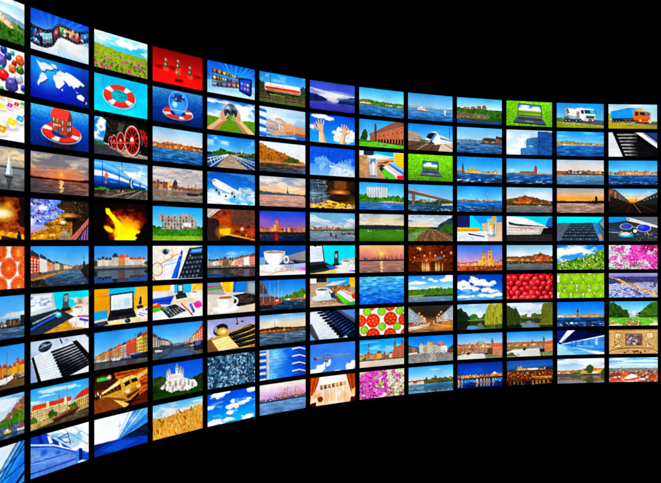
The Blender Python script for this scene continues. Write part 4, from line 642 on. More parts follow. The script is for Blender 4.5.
@S(6, 5, 'screen showing a white coffee cup on a saucer against blue, glasses beside it')
def _(p):
    p.vg(0, 60, '0c58b0', '1064bc', '1870c8'); p.poly('56,36 100,18 100,60 60,60', '8a8c90'); p.poly('50,42 60,36 70,50 52,60', '707880'); p.poly('0,40 14,38 12,66 0,66', '7aa0d0'); p.vg(64, 100, 'c8d0e4', 'e4e0e8', 'f0ece8'); p.poly('66,46 100,54 100,66 76,60', '182034'); p.l('66,46 100,60', 1.6, '88a'); p.poly('50,66 100,60 100,78 60,84', 'a8b8dc'); p.poly('80,76 100,74 100,88 84,84', 'f060d0'); p.poly('74,80 88,76 90,90', 'b8a0e8')
    p.e(24, 78, 26, 14, 'd0c8c8'); p.e(22, 74, 24, 12, 'f8f4f2'); p.e(57, 48, 6, 14, 'f0ece8', inner=.55); p.poly('9,22 55,22 54,34 51,46 46,57 40,65 36,68 27,68 23,65 17,57 12,46 10,34', 'f6f2ee'); p.poly('44,22 55,22 54,34 51,46 46,57 40,65 36,68 40,58 43,44', 'd0c8c4', .5); p.poly('49,22 55,22 54,34 51,46 46,57 44,60 47,46 49,34', 'a8a0a0', .5); p.e(32, 22, 23, 5, 'e4dcd4'); p.e(32, 22.6, 21, 3.8, 'b08c70')
    p.e(40, 82, 8, 7, 'c8a888', inner=.8); p.e(55, 78, 7, 6, 'b8a090', inner=.78); p.l('20,98 34,90 52,86 80,84', 2.6, 'c88c50'); p.l('62,76 70,66', 1.6, 'a09088'); p.sp(56, 84, 84, 92, 10, 2, ['c88048', 'f0ece4'], 551)
@S(6, 6, 'screen showing a marina of red sailing boats with green trees behind')
def _(p):
    p.vg(0, 66, '1874dc', '3894e8', '8cc8f2'); p.poly('0,4 10,12 18,40 18,66 0,66', '6c6058'); p.slats((1, 12), (1, 50), (15, 54), (14, 32), 5, '38343a', 3, 3); p.h('44,60 56,52 68,50 76,42 84,44 92,28 98,36 100,40', 70, ['24481c', '4c7c24', '6a9430'], 561, 4, fx=20, fy=16); p.poly('66,54 69,44 72,54', 'e07840'); p.r(96, 54, 100, 66, 'e8c060')
    p.wt(68, '2c4c68', '143048', 562, .35); p.h('50,64 100,64', 71, ['444', 'd8d8d8', '784', 'a33'], 563, 1.2, fx=40); p.r(72, 67, 100, 71, 'd82c28'); p.boat(62, 68, 10, 'ece8e8', cab='8ab'); p.h('0,52 20,50 40,58 46,66', [(0, 94), (20, 92), (46, 78)], ['2c1c18', 'a8542c', '5c3c30', '3c5c80', 'c87840'], 564, 4, fx=22, fy=16); p.boat(38, 76, 18, 'd83430', cab='f0e4dc'); p.poly('0,84 28,82 26,94 0,98', '241c1c'); p.h('0,46 18,44', 54, ['4c70a0', '88a0b8'], 565, 2)
    for u, t in ((22, 6), (40, 2), (8, 20), (32, 24), (47, 34)): p.l([(u, 76), (u, t)], 1, 'd8dce0')
    p.nz(.1, 566, 50, 40, 0, 68)
@S(6, 7, 'screen showing a sunset-lit red shoreline with a tall thin mast on its hill')
def _(p):
    p.vg(0, 48, '58a0dc', 'a8c4dc', 'e8d4b8', 'f0d0a0'); p.cl(0, 30, .4, 571, 'e8e4e0', fx=3, fy=8, al=.6); p.h('0,46 20,44 34,42 60,46 80,48 100,48', 60, ['1c1814', '3c2c20', '2a221c'], 572, 1.5); p.l('32,44 32,22', 1.3, '4a3c38'); p.town(2, 64, 60, 4, 11, 16, ['c85028', 'd86c30', 'e89850', 'a84828'], ['8c3420'], 573, None); p.h('60,52 100,52', 61, ['5a4430', '8a6040', '3c3428'], 574, 2); p.wt(59, '5c7488', '3c5670', 575, .26, hi='d8b090'); p.rg(56, 74, 5, 24, 'f0b088', .5); p.h('0,58 100,57', 61, ['24201c', '7a4c34'], 576, .8)
@S(6, 8, 'screen showing a blue glass office tower with white balconies')
def _(p):
    p.vg(0, 100, '1c68d8', '1c5ccc', '1450b8'); p.hg(18, 84, 0, 100, '7cc0f0', '3c94ec', '1c68dc', '1850c4'); p.rg(36, 30, 26, 44, 'a8d8f8', .7); p.nz(.12, 581, 9, 8)
    for k in range(14): p.l([(18 + k * 5, 0), (18 + k * 5, 100)], .6, '1450a8', .7)
    for k in range(10): p.l([(18, k * 11 + 3), (84, k * 10.4 + 1)], .7, '1450a8', .7)
    p.r(0, 0, 16, 100, '1450b0'); p.r(0, 0, 16, 6, '8ac')
    for k in range(5): p.r(0, 10 + k * 21, 14, 18 + k * 21, 'c8d0dc'); p.r(0, 18 + k * 21, 14, 20 + k * 21, '6a7890')
    p.poly('14,0 20,0 21,100 15,100', 'a8b8cc'); p.l('17.5,0 18,100', 1.6, 'e4e4e8'); p.poly('84,0 100,0 100,100 84,100', '1848b8')
    for k in range(4): v = 4 + k * 25; p.poly([(70, v), (86, v - 2), (100, v + 6), (100, v + 10), (86, v + 2), (70, v + 5)], 'e8ecf0')
@S(6, 9, 'screen showing pastel violet dawn over harbour cranes and pale sea')
def _(p):
    p.vg(0, 56, 'f0ece8', 'e8dcdc', 'd4b8dc', 'c094c8', 'b88cc0'); p.cl(20, 50, .5, 591, 'e8a8c8', fx=3, fy=12, al=.6); p.h('0,50 40,50 100,46', 62, ['54446c', '7c5c70', '3c3858'], 592, 3, fx=30)
    for u, t in ((52, 22), (58, 18), (48, 34), (76, 18), (82, 26), (88, 34), (30, 40), (20, 42)): p.l([(u, 56), (u + 1, t)], 1.6, 'c07848'); p.l([(u + 1, t), (u + 6, t + 7)], 1.3, 'a8684c'); p.l([(u + 3, 56), (u + 1, t + 6)], 1, '985c58')
    p.sp(40, 34, 96, 56, 60, 1.8, ['e8a848', 'b86850', '8a5878', 'd88858', 'f0c060'], 593); p.sp(0, 44, 40, 56, 20, 1.6, ['8c68a0', 'f0e0f0', '5c4c78'], 594); p.vg(56, 61, '2c3c68', '28406c'); p.wt(61, '6c94c4', '5c80b4', 595, .12, hi='a8c4e4')
# column 7
@S(7, 0, 'screen showing a violet mountain lake with a white glow on the horizon')
def _(p):
    p.vg(0, 62, '3c50c4', '4c60cc', '5c6cd0'); p.poly('0,26 30,30 60,38 100,40 100,56 0,52', 'b0bce4', .5); p.rg(60, 44, 48, 18, 'f8f4f0', 1, .8); p.l('0,26 28,32', 2.4, 'e8c890'); p.l('10,32 100,44', 3, 'fff', .8); p.rg(48, 50, 30, 14, 'fff', 1, .7); p.poly('30,74 46,50 60,50 70,74', 'f0ecf8', .8); p.vg(66, 100, '5054b8', '34349c'); p.nz(.12, 601, 24, 40, 0, 66); p.rg(52, 66, 16, 14, 'e8d8f4', .9); p.h('0,44 14,46 28,52 42,62', [(0, 74), (24, 70), (42, 63)], ['101c50', '202c68', '182458'], 602, 2); p.h('62,60 76,54 90,46 100,42', 72, ['0c1c4c', '1c2c64', '28386c'], 603, 2); p.h('62,52 76,48 100,46', 60, ['3c64b0', '5078bc'], 604, 2, al=.6); p.l('66,78 84,79', 2, '181c48')
@S(7, 1, 'screen showing two raised open hands against a blue cloudy sky')
def _(p):
    p.vg(0, 100, '0c54d0', '1878e4', '2ca4f4'); p.rg(10, 54, 14, 14, '8cc4f4', .6); p.cum([(22, 8, 18, 10), (40, 14, 12, 9), (60, 62, 12, 12), (74, 66, 14, 16), (90, 62, 14, 16), (66, 48, 8, 10), (58, 84, 9, 10), (4, 46, 6, 8), (84, 86, 12, 10)], 612, sh='b8d4f4')
    p.poly('20,58 29,56 37,104 20,104', 'f0c49c'); p.poly('26,56 29,56 37,104 31,104', 'c89068', .7); hand(p, 24, 60, 36, -1, 'ecb890', 'b07850', -8); p.poly('68,66 80,64 76,104 64,104', 'f0c49c'); p.poly('76,64 80,64 76,104 71,104', 'c08860', .7); hand(p, 75, 68, 34, 1, 'e8b088', 'b07850', 12)
@S(7, 2, 'screen showing pale bar-graph columns over a blue world map')
def _(p):
    p.vg(0, 100, '0c48c8', '1c64dc', '4c94ec', '8cbcf4'); p.h('0,0 100,0', 60, ['0c34b0', '1c68e4', '0c48c8', '3088f0'], 621, 0, fx=10, fy=8, al=.8); p.rg(10, 84, 60, 40, '78b4f4', .8); p.e(70, 104, 28, 52, 'b8d0f4', soft=.06); p.e(76, 110, 26, 50, 'd8e8fa', soft=.3); p.poly('22,60 30,52 36,60 30,70 24,86 20,72', 'a8d0f8', .7); p.h('12,38 34,32 46,52 60,56', 62, ['8cc0f4', '6cacec', 'b0d8fa'], 622, 4, al=.7)
    for k in range(24):
        u = 16 + k * 3.2; t = [44, 38, 40, 34, 30, 38, 34, 42, 44, 52, 54, 50, 56, 60, 52, 46, 50, 42, 46, 40, 38, 44, 36, 40][k]; b = 56 + k * .9; p.r(u, t, u + 1.8, b, '84bcf0', .7); p.r(u + 1.8, t + 1, u + 2.6, b, '1c58c0', .6); p.r(u, t, u + .7, b, 'bce0fa', .6)
    p.sp(40, 60, 90, 94, 24, 2.4, ['a0c4f4', 'e0ecfc'], 623, asp=2)
@S(7, 3, 'screen showing golden sparks and grey pipes in a steel plant')
def _(p):
    p.vg(0, 100, '1c1a18', '3c2a1c', '8a5c1c'); p.poly('0,0 44,0 40,90 0,96', '4c5c68')
    for k in range(26): u = (k * 29) % 40; v = (k * 41) % 80; p.l([(u - 4, v), (u + 8 + k % 4 * 3, v + (k % 3) * 3 - 2)], 2.6, ['8094a4', '141c24', 'a8b8c4', '3c4c5c', '587490'][k % 5]); p.l([(u, v - 6), (u + (k % 3) * 3, v + 14 + k % 4 * 4)], 2.2, ['182028', '7c909c', '2c3844', '90a0ac'][k % 4])
    p.rg(10, 50, 16, 22, '8ab0d8', .5); p.h('40,0 100,0', 52, ['0c0a08', '4c2c18', '1c140e', '84502c'], 633, 0, fx=14, fy=10); p.r(54, 0, 80, 30, '7c4a28', .7); p.slats((54, 4), (54, 28), (80, 28), (80, 4), 5, 'b87840', 1.4, 1.4); p.slats((54, 2), (80, 2), (80, 30), (54, 30), 6, '2c1a10', 1.2, 1.2)
    p.rg(66, 42, 27, 13, 'f08c2c', 1, .7); p.rg(66, 42, 17, 7, 'fcc878', .9); p.e(64, 62, 24, 13, '120a06', .9, soft=.5); p.slats((42, 54), (42, 70), (90, 70), (90, 54), 3, '5c3820', 1.6, 1.6); p.rg(96, 40, 14, 30, '14100c', .9)
    p.h('0,90 26,78 40,70 70,82 100,86', 100, ['7a4c08', 'f0a81c', 'ffd84c', 'a8640c', 'e09014'], 634, 4, fx=10, fy=10); p.l('34,76 44,96', 3, '6a3c08'); p.l('40,72 62,80', 3, 'ffe488'); p.l('52,92 80,88', 2.4, '5c3408'); p.e(54, 84, 6, 5, '8a5408', soft=.6); p.rg(60, 90, 10, 6, 'ffe890', .9); p.l('14,92 40,86', 2.4, 'fff0b0'); p.sp(0, 86, 30, 100, 12, 3, ['c89078', '7a4c40', 'e8c0a0'], 635, asp=2); p.sp(76, 84, 100, 100, 14, 2.8, ['b09080', '4c3428'], 636, asp=1.6)
@S(7, 4, 'screen showing a wide grey river and a low red-brick town under cloud')
def _(p):
    p.vg(0, 58, '58a0d4', '7cb0d4', 'b8c8d4'); p.cl(10, 52, .62, 641, 'd4d8e0', '90b0cc', fx=3, fy=7); p.vg(63, 100, '8496a8', '6c7f94'); p.wt(63, '8094a4', '647888', 642, .12); p.town(0, 70, 61, 3, 11, 32, ['b87050', 'd8a078', 'a85c48', 'e8c8a0'], ['8c4434', '9c5040', '6a6060'], 643, None); p.h('60,56 100,54', 62, ['5a4c48', '8a7468', '445038'], 644, 2); p.l('73,56 73,42', 1.8, '5c6c74'); p.l('97,62 97,42', 3, 'a06c54'); p.h('0,60 100,60', 65, ['2c4c1c', '4c6c28', '3c5c24'], 645, .8)
    for u, v in ((46, 74), (57, 80)): p.r(u - 2, v - 4, u + 2, v + 8, '5c3c34'); p.sp(u - 2, v - 5, u + 3, v + 10, 6, 1.6, ['7a4c40', '3c2c2c'], 646)
    p.poly('66,72 100,70 100,78 70,76', '54484c'); p.sp(68, 68, 100, 76, 24, 1.6, ['c8b8a8', '3c3438', 'a87860'], 647); p.sp(30, 64, 60, 66, 10, 1.2, ['fff', 'dde'], 648)
@S(7, 5, 'screen showing a laptop corner, upright phone and cup before a cyan wall')
def _(p):
    p.vg(0, 100, '04e0fc', '08dcf8', '10d0f0'); p.poly('0,90 50,72 100,68 100,104 0,104', 'e8c070'); p.r(56, 70, 100, 100, 'ece4d8'); p.poly('0,0 28,0 33,62 0,66', '30343a'); p.poly('0,2 26,2 30,56 0,58', 'e8eef6'); p.slats((2, 10), (2, 50), (26, 48), (24, 8), 5, 'b8cce8', 3, 3); p.r(12, 20, 26, 40, 'c8dcf4'); p.e(12, 2, 3, 3, '222'); p.poly('0,66 34,60 62,80 30,92 0,98', '2a3038'); p.poly('0,70 34,64 44,78 0,90', '14181e'); p.poly('34,70 52,72 60,80 44,84', '2c6cb0')
    p.poly('52,64 54,20 62,18 62,66', '3c3c40'); p.r(54.6, 30, 60, 44, '9cb8c4'); p.poly('48,66 64,62 66,70 52,74', '282a2e'); p.h('70,48 100,46', 62, ['a87844', 'e8d8c0', '6a4a30'], 651, 2); p.cup(80, 60, 17); p.l('88,90 100,92', 6, '2848d8'); p.sp(92, 78, 100, 88, 6, 2.4, ['e8489c', 'f0ece8'], 652); p.poly('60,84 90,80 100,90 64,96', 'f8f4f0', .7)
@S(7, 6, 'screen showing a pale cup and saucer beside a stack of bright books')
def _(p):
    p.vg(0, 100, 'a88c74', 'b89878', 'c8ac90'); p.nz(.12, 661, 8, 40); p.r(40, 0, 100, 40, '18a4e4'); p.r(0, 0, 14, 18, 'ece8e8'); p.r(14, 0, 36, 14, '1c2438'); p.poly('88,0 100,0 100,36 86,34', 'f4bc20'); p.poly('28,30 50,14 82,10 60,26', 'd8d4d0'); p.poly('28,30 60,26 50,34', '5c6870'); p.h('46,30 86,26', 58, ['8c5c34', 'c88848', '5c3c24', 'd8a868'], 662, 4); p.poly('58,52 66,44 100,76 100,86 84,90', 'ece0dc'); p.poly('56,60 62,56 92,92 74,96 60,78', '58d030'); p.poly('66,46 74,42 100,60 100,70', 'd8a8a0'); p.poly('92,62 100,56 100,80 94,76', 'd83428')
    p.poly('80,92 100,86 100,100 82,100', '2cb058'); p.poly('52,64 58,62 74,94 62,90', '684c3c'); p.cup(27, 46, 24, 'e8f4fa', 'a8c0d0', '7a5c44'); p.e(27, 70, 22, 9, 'c4dcec', .8); p.poly('44,54 54,50 56,74 46,70', '1c3c6c'); p.l('18,84 40,80 70,88', 2.2, '7a4c2c'); p.e(30, 84, 8, 6, '8a5c38', inner=.8); p.e(48, 84, 8, 6, '8a5c38', inner=.8)
@S(7, 7, 'screen showing black and white piano keys against blue corner light')
def _(p):
    p.vg(0, 100, '5c90e8', '4c80dc', '6c9cec'); p.poly('-1,4 14,-1 66,102 16,102 -1,60', 'e0e8f2'); p.poly('-1,46 4,42 22,104 14,104 -1,74', '44464e'); p.slats((1, 42), (20, 104), (66, 92), (14, 6), 10, 'a8b4c8', .9, 1.3)
    p.poly('13,0 58,-2 104,48 104,104 66,98', '0a1430'); p.poly('13,0 26,-1 84,100 66,98', 'd0dcec')
    A, B, C, D = (18, 1), (70, 98), (106, 74), (52, -6)
    for k in range(10):
        t = (k + .5) / 10; a = (A[0] + (B[0] - A[0]) * t, A[1] + (B[1] - A[1]) * t); d = (D[0] + (C[0] - D[0]) * t, D[1] + (C[1] - D[1]) * t); w = 2.6 + 1.8 * t
        p.poly([(a[0] - 4, a[1] - w), (d[0], d[1] - w), (d[0], d[1] + w), (a[0] + 2, a[1] + w * 1.5), (a[0] - 5, a[1] + w)], '05060c'); p.l([(a[0] + 7, a[1] - w * .4), (d[0] - 3, d[1] - w * .4)], 1.3 + t, '2c58c8'); p.l([(a[0] + 9, a[1] + w * 1.6), (d[0] - 14, d[1] + w * 1.4)], .9, '98b4e0')
    p.poly('54,-2 64,-2 104,40 104,56', '505866'); p.l('56,-1 103,52', 1.4, '14161c')
@S(7, 8, 'screen showing a tower crane on a plain blue sky')
def _(p):
    p.vg(0, 100, '3c7ce4', '4484e8', '4c8cec'); p.cum([(12, 98, 16, 16), (24, 86, 11, 14), (36, 74, 7, 12), (42, 66, 4, 8), (8, 106, 14, 14), (88, 92, 12, 15), (98, 84, 10, 15), (60, 101, 10, 5)], 681, sh='b8d8f4')
    p.l('34,100 34,34', 4.4, '8c7868'); p.l('33.4,100 33.4,34', 1.4, 'd8c8b8')
    for k in range(9): p.l([(32.8, 98 - k * 7), (35.4, 92 - k * 7)], 1, '54443a')
    p.l('10,50 92,44', 3, '8c7864'); p.l('10,49 92,43.2', 1, 'e0c8a8'); p.r(8, 46, 14, 55, '5c3028'); p.l('34,33 14,48', .8, 'c0b8b0'); p.l('34,33 70,45', .8, 'c0b8b0'); p.l('34,52 34,30', 3, '9c846c'); p.r(32, 52, 37, 64, '7c4c30'); p.r(33, 54, 36, 58, 'c8a888')
    for k in range(26): p.l([(15 + k * 3, 50.6 - k * .22), (16.5 + k * 3, 48.2 - k * .22)], .7, '4c3c30')
@S(7, 9, 'screen showing a sunlit dining room between heavy orange curtains')
def _(p):
    p.vg(0, 100, 'fcf4ec', 'fce8d4', 'f0bc90'); p.rg(48, 16, 44, 30, 'fff', .95); p.poly('20,32 82,24 82,38 20,46', 'f8dcb8')
    for k in range(7): u = 22 + k * 8.6; v = 31 - k * .9; p.poly([(u, v), (u + 6, v - .6), (u + 6, v + 13), (u, v + 13.6)], ['8c5434', '4c3020', 'b86428', '6c4028', 'd08038', '9c5828', 'e0a060'][k]); p.poly([(u + 3.2, v + 2), (u + 5.6, v + 1.6), (u + 5.6, v + 8), (u + 3.2, v + 8)], 'f8d8a8', .7)
    for k in range(13): u = 22 + k * 4.9; p.poly([(u, 46 - k * .5), (u + 2, 46 - k * .5), (u + 2.6, 96), (u - .6, 98)], ['f4b87c', 'fffaf4', 'eca064'][k % 3], .55); p.l([(u + 3, 30), (u + 3.4, 94)], .9, 'd87838', .6)
    p.rg(40, 72, 12, 26, 'f09c58', .7); p.rg(62, 66, 10, 22, 'fff8f0', .9); p.rg(74, 76, 9, 22, 'e88c4c', .7); p.rg(50, 94, 30, 12, 'fff4e8', .9)
    p.poly('-1,-1 21,-1 16,28 10,52 2,62 -1,104', 'b8440f'); p.poly('79,-1 101,-1 101,102 92,74 84,30', 'a83c10')
    for k in range(6): p.l([(2 + k * 3.4, -1), (1 + k * 2.3, 34), (k * 1.2, 62)], 1.8, ['6a1c06', 'e87830', '8c2c0a'][k % 3]); p.l([(81 + k * 3.6, -1), (87 + k * 2.6, 40), (93 + k * 1.6, 76)], 1.8, ['6a1c06', 'e06c28', '8c2c0a'][k % 3])
    p.e(14, 62, 8, 15, 'f0b078', soft=.4); p.e(16, 54, 4, 6, 'fcd8b0', soft=.5); p.e(22, 78, 6, 10, '7c2c10', soft=.4); p.poly('0,80 14,72 17,82 0,92', 'f8d8b0'); p.poly('0,90 13,85 13,102 0,102', '3c0c04'); p.poly('91,58 100,52 100,78 91,76', 'f4b878'); p.poly('90,84 100,78 100,102 88,102', '4c1006'); p.e(96, 80, 3, 4, 'fce8c8', soft=.5)
# column 8
@S(8, 0, 'screen showing a green island shore with scattered white villas over blue sea')
def _(p):
    p.vg(0, 50, '38a8f0', '6cc4f6', 'b8e4fa'); p.h('0,44 20,42 50,46 100,48', 66, ['1c4a14', '3c7020', '5c8c30', '2c5c18'], 701, 2.5, fx=30, fy=16); p.town(2, 26, 58, 3, 7, 6, ['f0e4d8', 'e8d4c0'], ['b85c3c'], 702, None); p.town(58, 74, 60, 3, 6, 4, ['e8d8c8', 'd8b898'], ['a8604c'], 703, None); p.town(84, 96, 60, 2, 5, 3, ['f0e8e0'], ['9c5c48'], 704, None); p.h('0,58 100,60', 66, ['5c7838', '8a7850', '3c5824', 'b08c68'], 705, 1.5, fx=40); p.wt(65, '3880b8', '1c5c98', 706, .22)
@S(8, 1, 'screen showing a long red-brick building with dark arcade and slim tower')
def _(p):
    p.vg(0, 78, '2c94ec', '5cb4f4', 'b8e0fa'); p.h('2,76 6,50 10,42 14,36 18,44 20,76', 80, ['1c3c14', '345c24'], 711, 3); p.poly('100,10 100,86 24,76 24,58', 'c07050'); p.poly('80,0 100,0 100,14 22,58 22,54', '8c5c48'); p.poly('80,0 88,-3 100,-3 100,6', '605048'); p.poly('34,80 34,20 36,12 38,20 39,80', '5c4438'); p.e(36, 16, 1.6, 4, '38302c'); p.r(24, 56, 36, 78, '7a5040', .6); p.nz(.1, 712, 60, 50, 22, 10, 100, 80)
    for k in range(6):
        u = 44 + k * 10; p.r(u, 52 - k * 5 + 4, u + 1.6, 60 - k * 4 + 2, '44302c'); p.r(u, 36 - k * 4.6 + 8, u + 1.2, 40 - k * 4.4 + 8, '5c4038')
    for k in range(9): u = 42 + k * 6.6; p.r(u, 70 - k * .8, u + 3.6, 80 + k * .8, '1c1210')
    p.poly('34,78 100,84 100,90 34,82', '3c2c24'); p.vg(86, 100, '60c020', '70cc2c'); p.poly('0,74 40,80 100,88 100,100 0,100', '60c428'); p.nz(.1, 713, 30, 30, 0, 80); p.h('44,86 74,90', 92, ['2c4c18', '8c8c70', 'd8d0c0'], 714, 1.2); p.h('0,76 30,78', 82, ['2c5c18', '448428'], 715, 1)
@S(8, 2, 'screen showing bright fanned books, pencils and a glass jar on a desk')
def _(p):
    p.vg(0, 100, 'e8dcd0', 'c89870', 'b88458'); p.r(10, 0, 32, 16, '1c2c58'); p.r(0, 0, 10, 30, 'f0ece8'); p.r(32, 0, 76, 24, '18b8ec'); p.poly('0,18 18,16 18,100 0,100', 'b88c60'); p.nz(.12, 721, 20, 20, 0, 16, 18); p.poly('18,22 38,10 80,18 60,26 40,30', 'e4e4e4'); p.poly('80,4 100,4 100,56 78,46', 'fcc418'); p.slats((80, 10), (79, 44), (98, 50), (98, 8), 4, 'f09c10', 1.4, 1.4); p.h('40,40 72,32', 62, ['c8682c', 'e89840', '5c3824', 'f0c890'], 722, 4, fx=12, fy=12)
    p.poly('44,62 50,58 74,96 60,98', '181c30'); p.poly('50,70 56,64 82,96 70,100 54,90', '4cc828'); p.poly('52,56 60,50 90,90 84,96', 'f8f4f4'); p.poly('58,50 66,46 100,84 100,92 92,92', 'e8c8c8'); p.poly('62,44 70,42 100,70 100,84', '3c80d0'); p.poly('84,86 100,82 100,98 86,100', 'e81c38'); p.poly('66,40 78,36 100,62 100,72', '7cc8e8'); p.l('52,60 90,97', 1.2, '3c4c30'); p.l('60,50 97,90', 1, 'a8a0a0'); p.l('66,44 100,78', 1.2, '6c4c50'); p.l('46,34 74,28', 2.4, 'e8682c'); p.l('44,42 76,32', 2.2, '382818'); p.l('50,50 78,38', 2.2, 'f0b048'); p.l('56,53 92,86', .8, 'd8d0e0'); p.poly('42,54 50,46 58,52 50,60', '2c3c58'); p.rg(30, 20, 10, 6, 'fff', .8)
    p.poly('20,30 28,24 38,24 40,92 24,96', 'b8d0dc', .8); p.poly('24,30 36,26 36,46 24,48', '4c84a8'); p.r(29, 40, 34, 88, 'e8f0f4'); p.e(30, 92, 9, 5, '7c8c98'); p.e(22, 46, 3, 6, 'f09030'); p.l('20,30 22,94', 1.4, '58687a')
@S(8, 3, 'screen showing a white apartment block behind green trees by a river')
def _(p):
    p.vg(0, 60, '2c9cf0', '64bcf6', 'a8dcf8'); p.h('0,44 100,50', 74, ['143c0c', '2c6a14', '4c8c20', '1c4c10'], 731, 6, fx=20, fy=14); p.r(17, 18, 62, 56, 'dce0e4')
    for k in range(8): p.r(19 + k * 5.4, 18, 20.6 + k * 5.4, 54, '98a4ac'); p.r(21 + k * 5.4, 16, 23.4 + k * 5.4, 20, 'c8ccd0')
    p.slats((17, 20), (17, 56), (62, 56), (62, 20), 9, 'b4bcc4', .7, .7); p.h('0,44 14,48 30,54 62,50 80,56 100,48', 74, ['184410', '34741a', '56962a', '205414'], 732, 6, fx=20, fy=14); p.h('46,68 70,66 100,70', 75, ['a8845c', 'd8b890', '4c7424'], 733, 1); p.wt(73, '3878bc', '1c5cac', 734, .25); p.rg(36, 90, 24, 18, '788898', .7)
@S(8, 4, 'screen showing a flat green field below a dark ridge and cloudy sunset')
def _(p):
    p.vg(0, 46, 'a8b8c4', 'd8c8a8', 'e8c8a0'); p.cl(0, 40, .62, 741, 'f4e8d4', '8898a8', fx=2, fy=6); p.cl(26, 40, .5, 742, 'f8c890', fx=2, fy=12, al=.7); p.cl(0, 20, .4, 743, '7c8c9c', fx=3, fy=8, al=.7); p.h('0,42 40,40 100,42', 60, ['141c20', '2c3438', '1c2828'], 744, 1); p.vg(57, 100, '3c8028', '44801c', '3c6c14'); p.h('0,55 100,55', 58, ['5c6c3c', '2c3c28', '788c58'], 745, .8, fx=40); p.sp(10, 60, 28, 64, 5, 1.4, ['ccd4dc'], 746); p.sp(38, 56, 62, 60, 8, 2, ['1c2430', '2c2c34'], 747); p.sp(80, 58, 98, 60, 8, 1.2, ['c8b8b0'], 748); p.nz(.06, 749, 30, 30, 0, 57)
@S(8, 5, 'screen showing a yellow sun above dark reeds and pinkish water')
def _(p):
    p.vg(0, 54, 'f0b888', 'e89c78', 'd8847c', 'c87474'); p.rg(50, 30, 40, 34, 'fcb468', .8); p.e(49, 30, 3.4, 6, 'ffe460', soft=.6); p.rg(49, 30, 10, 16, 'ffd050', .7)
    rs = np.random.RandomState(9)
    for k in range(80):
        u = rs.uniform(4, 100) + (rs.rand() < .2) * 6; L = rs.uniform(6, 24) * (.5 + .5 * abs(math.sin(u * .25))); p.l([(u, 56), (u + rs.uniform(-1, 1), 56 - L)], 1.1, '5c3c44' if L > 14 else '40303c')
    p.vg(53, 58, '3c2c38', '302830'); p.wt(58, 'a87c6c', '8c6c68', 751, .12, hi='d8a890'); p.r(47, 58, 52, 100, 'e0a078', .7); p.sp(46, 59, 53, 98, 26, 1.6, ['ffd8a0', 'f0b080'], 752, asp=1.6)
@S(8, 6, 'screen showing nothing but rippling blue sea')
def _(p):
    p.vg(0, 100, '58b4f0', '2c90e8', '0c60d4'); p.wt(0, '58b4f4', '0c5cd0', 761, .22, hi='a8dcfa', h=.4); p.nz(.1, 762, 18, 34)
@S(8, 7, 'screen showing tomato slices and small green cucumber slices on white')
def _(p):
    p.vg(0, 100, 'fcf8f4', 'f8f4f0')
    for u, v, r in ((30, 46, 30), (69, 42, 30), (2, 44, 26), (100, 48, 26), (30, 98, 30), (68, 100, 28), (26, -8, 20), (68, -8, 26), (-4, 104, 20), (104, 100, 24)):
        p.e(u, v, r / 2, r * .84, 'c81c10'); p.e(u, v, r / 2.25, r * .74, 'e03c1c'); p.e(u, v, r / 2.4, r * .68, 'd42c14')
        for k in range(7): a = k * .9 + u; p.e(u + r / 3.6 * math.cos(a), v + r * .46 * math.sin(a), r * .09, r * .13, 'f07830', .85)
        p.e(u, v, r * .08, r * .14, 'f08850', .9)
    for u, v, r in ((17, 12, 19), (49, 14, 19), (90, 14, 19), (11, 78, 18), (50, 70, 18), (84, 72, 18)):
        p.e(u, v, r / 2, r * .84, '3c8410'); p.e(u, v, r / 2.2, r * .76, '80bc28'); p.e(u, v, r / 3, r * .5, '98c838', soft=.4)
    p.nz(.12, 771, 50, 40)
@S(8, 8, 'screen showing a castle square with a tall column, sandy paving')
def _(p):
    p.vg(0, 72, '0c90f0', '38b0f6', '98dcfa'); p.cl(10, 60, .4, 781, 'c8ecfc', fx=3, fy=6, al=.6); p.town(0, 78, 74, 10, 26, 12, ['e8b848', 'c87850', 'd8a878', 'e0c8a0', 'a86850', 'e8a060'], ['b85838', '8c4c38', 'a85c44'], 782, '544'); p.poly('72,74 74,44 100,30 100,76', 'c07050'); p.poly('76,44 100,28 100,20 84,34', '8c5848'); p.slats((76, 52), (76, 70), (100, 68), (100, 42), 3, '7a4438', 1.4, 2); p.r(76, 26, 82, 74, 'b06850'); p.poly('76,26 77,12 79,4 81,12 82,26', '4c6c60'); p.r(92, 20, 98, 60, 'b06850'); p.poly('92,20 95,4 98,20', '4c6c60')
    p.l('20,70 20,22', 3, '786c68'); p.e(20, 20, 1.8, 5, '4c5858'); p.r(17, 62, 23, 74, '8c8078'); p.vg(74, 100, 'd8ccbc', 'e0d0b8'); p.poly('44,74 100,72 100,100 30,100', 'ccc8c4', .7); p.h('0,73 100,72', 77, ['4c5c28', '3c3c38', '8c7460', 'd8d0c8'], 783, 1, fx=50); p.h('6,70 14,62 18,72', 76, ['2c5c1c', '4c7c30'], 784, 2)
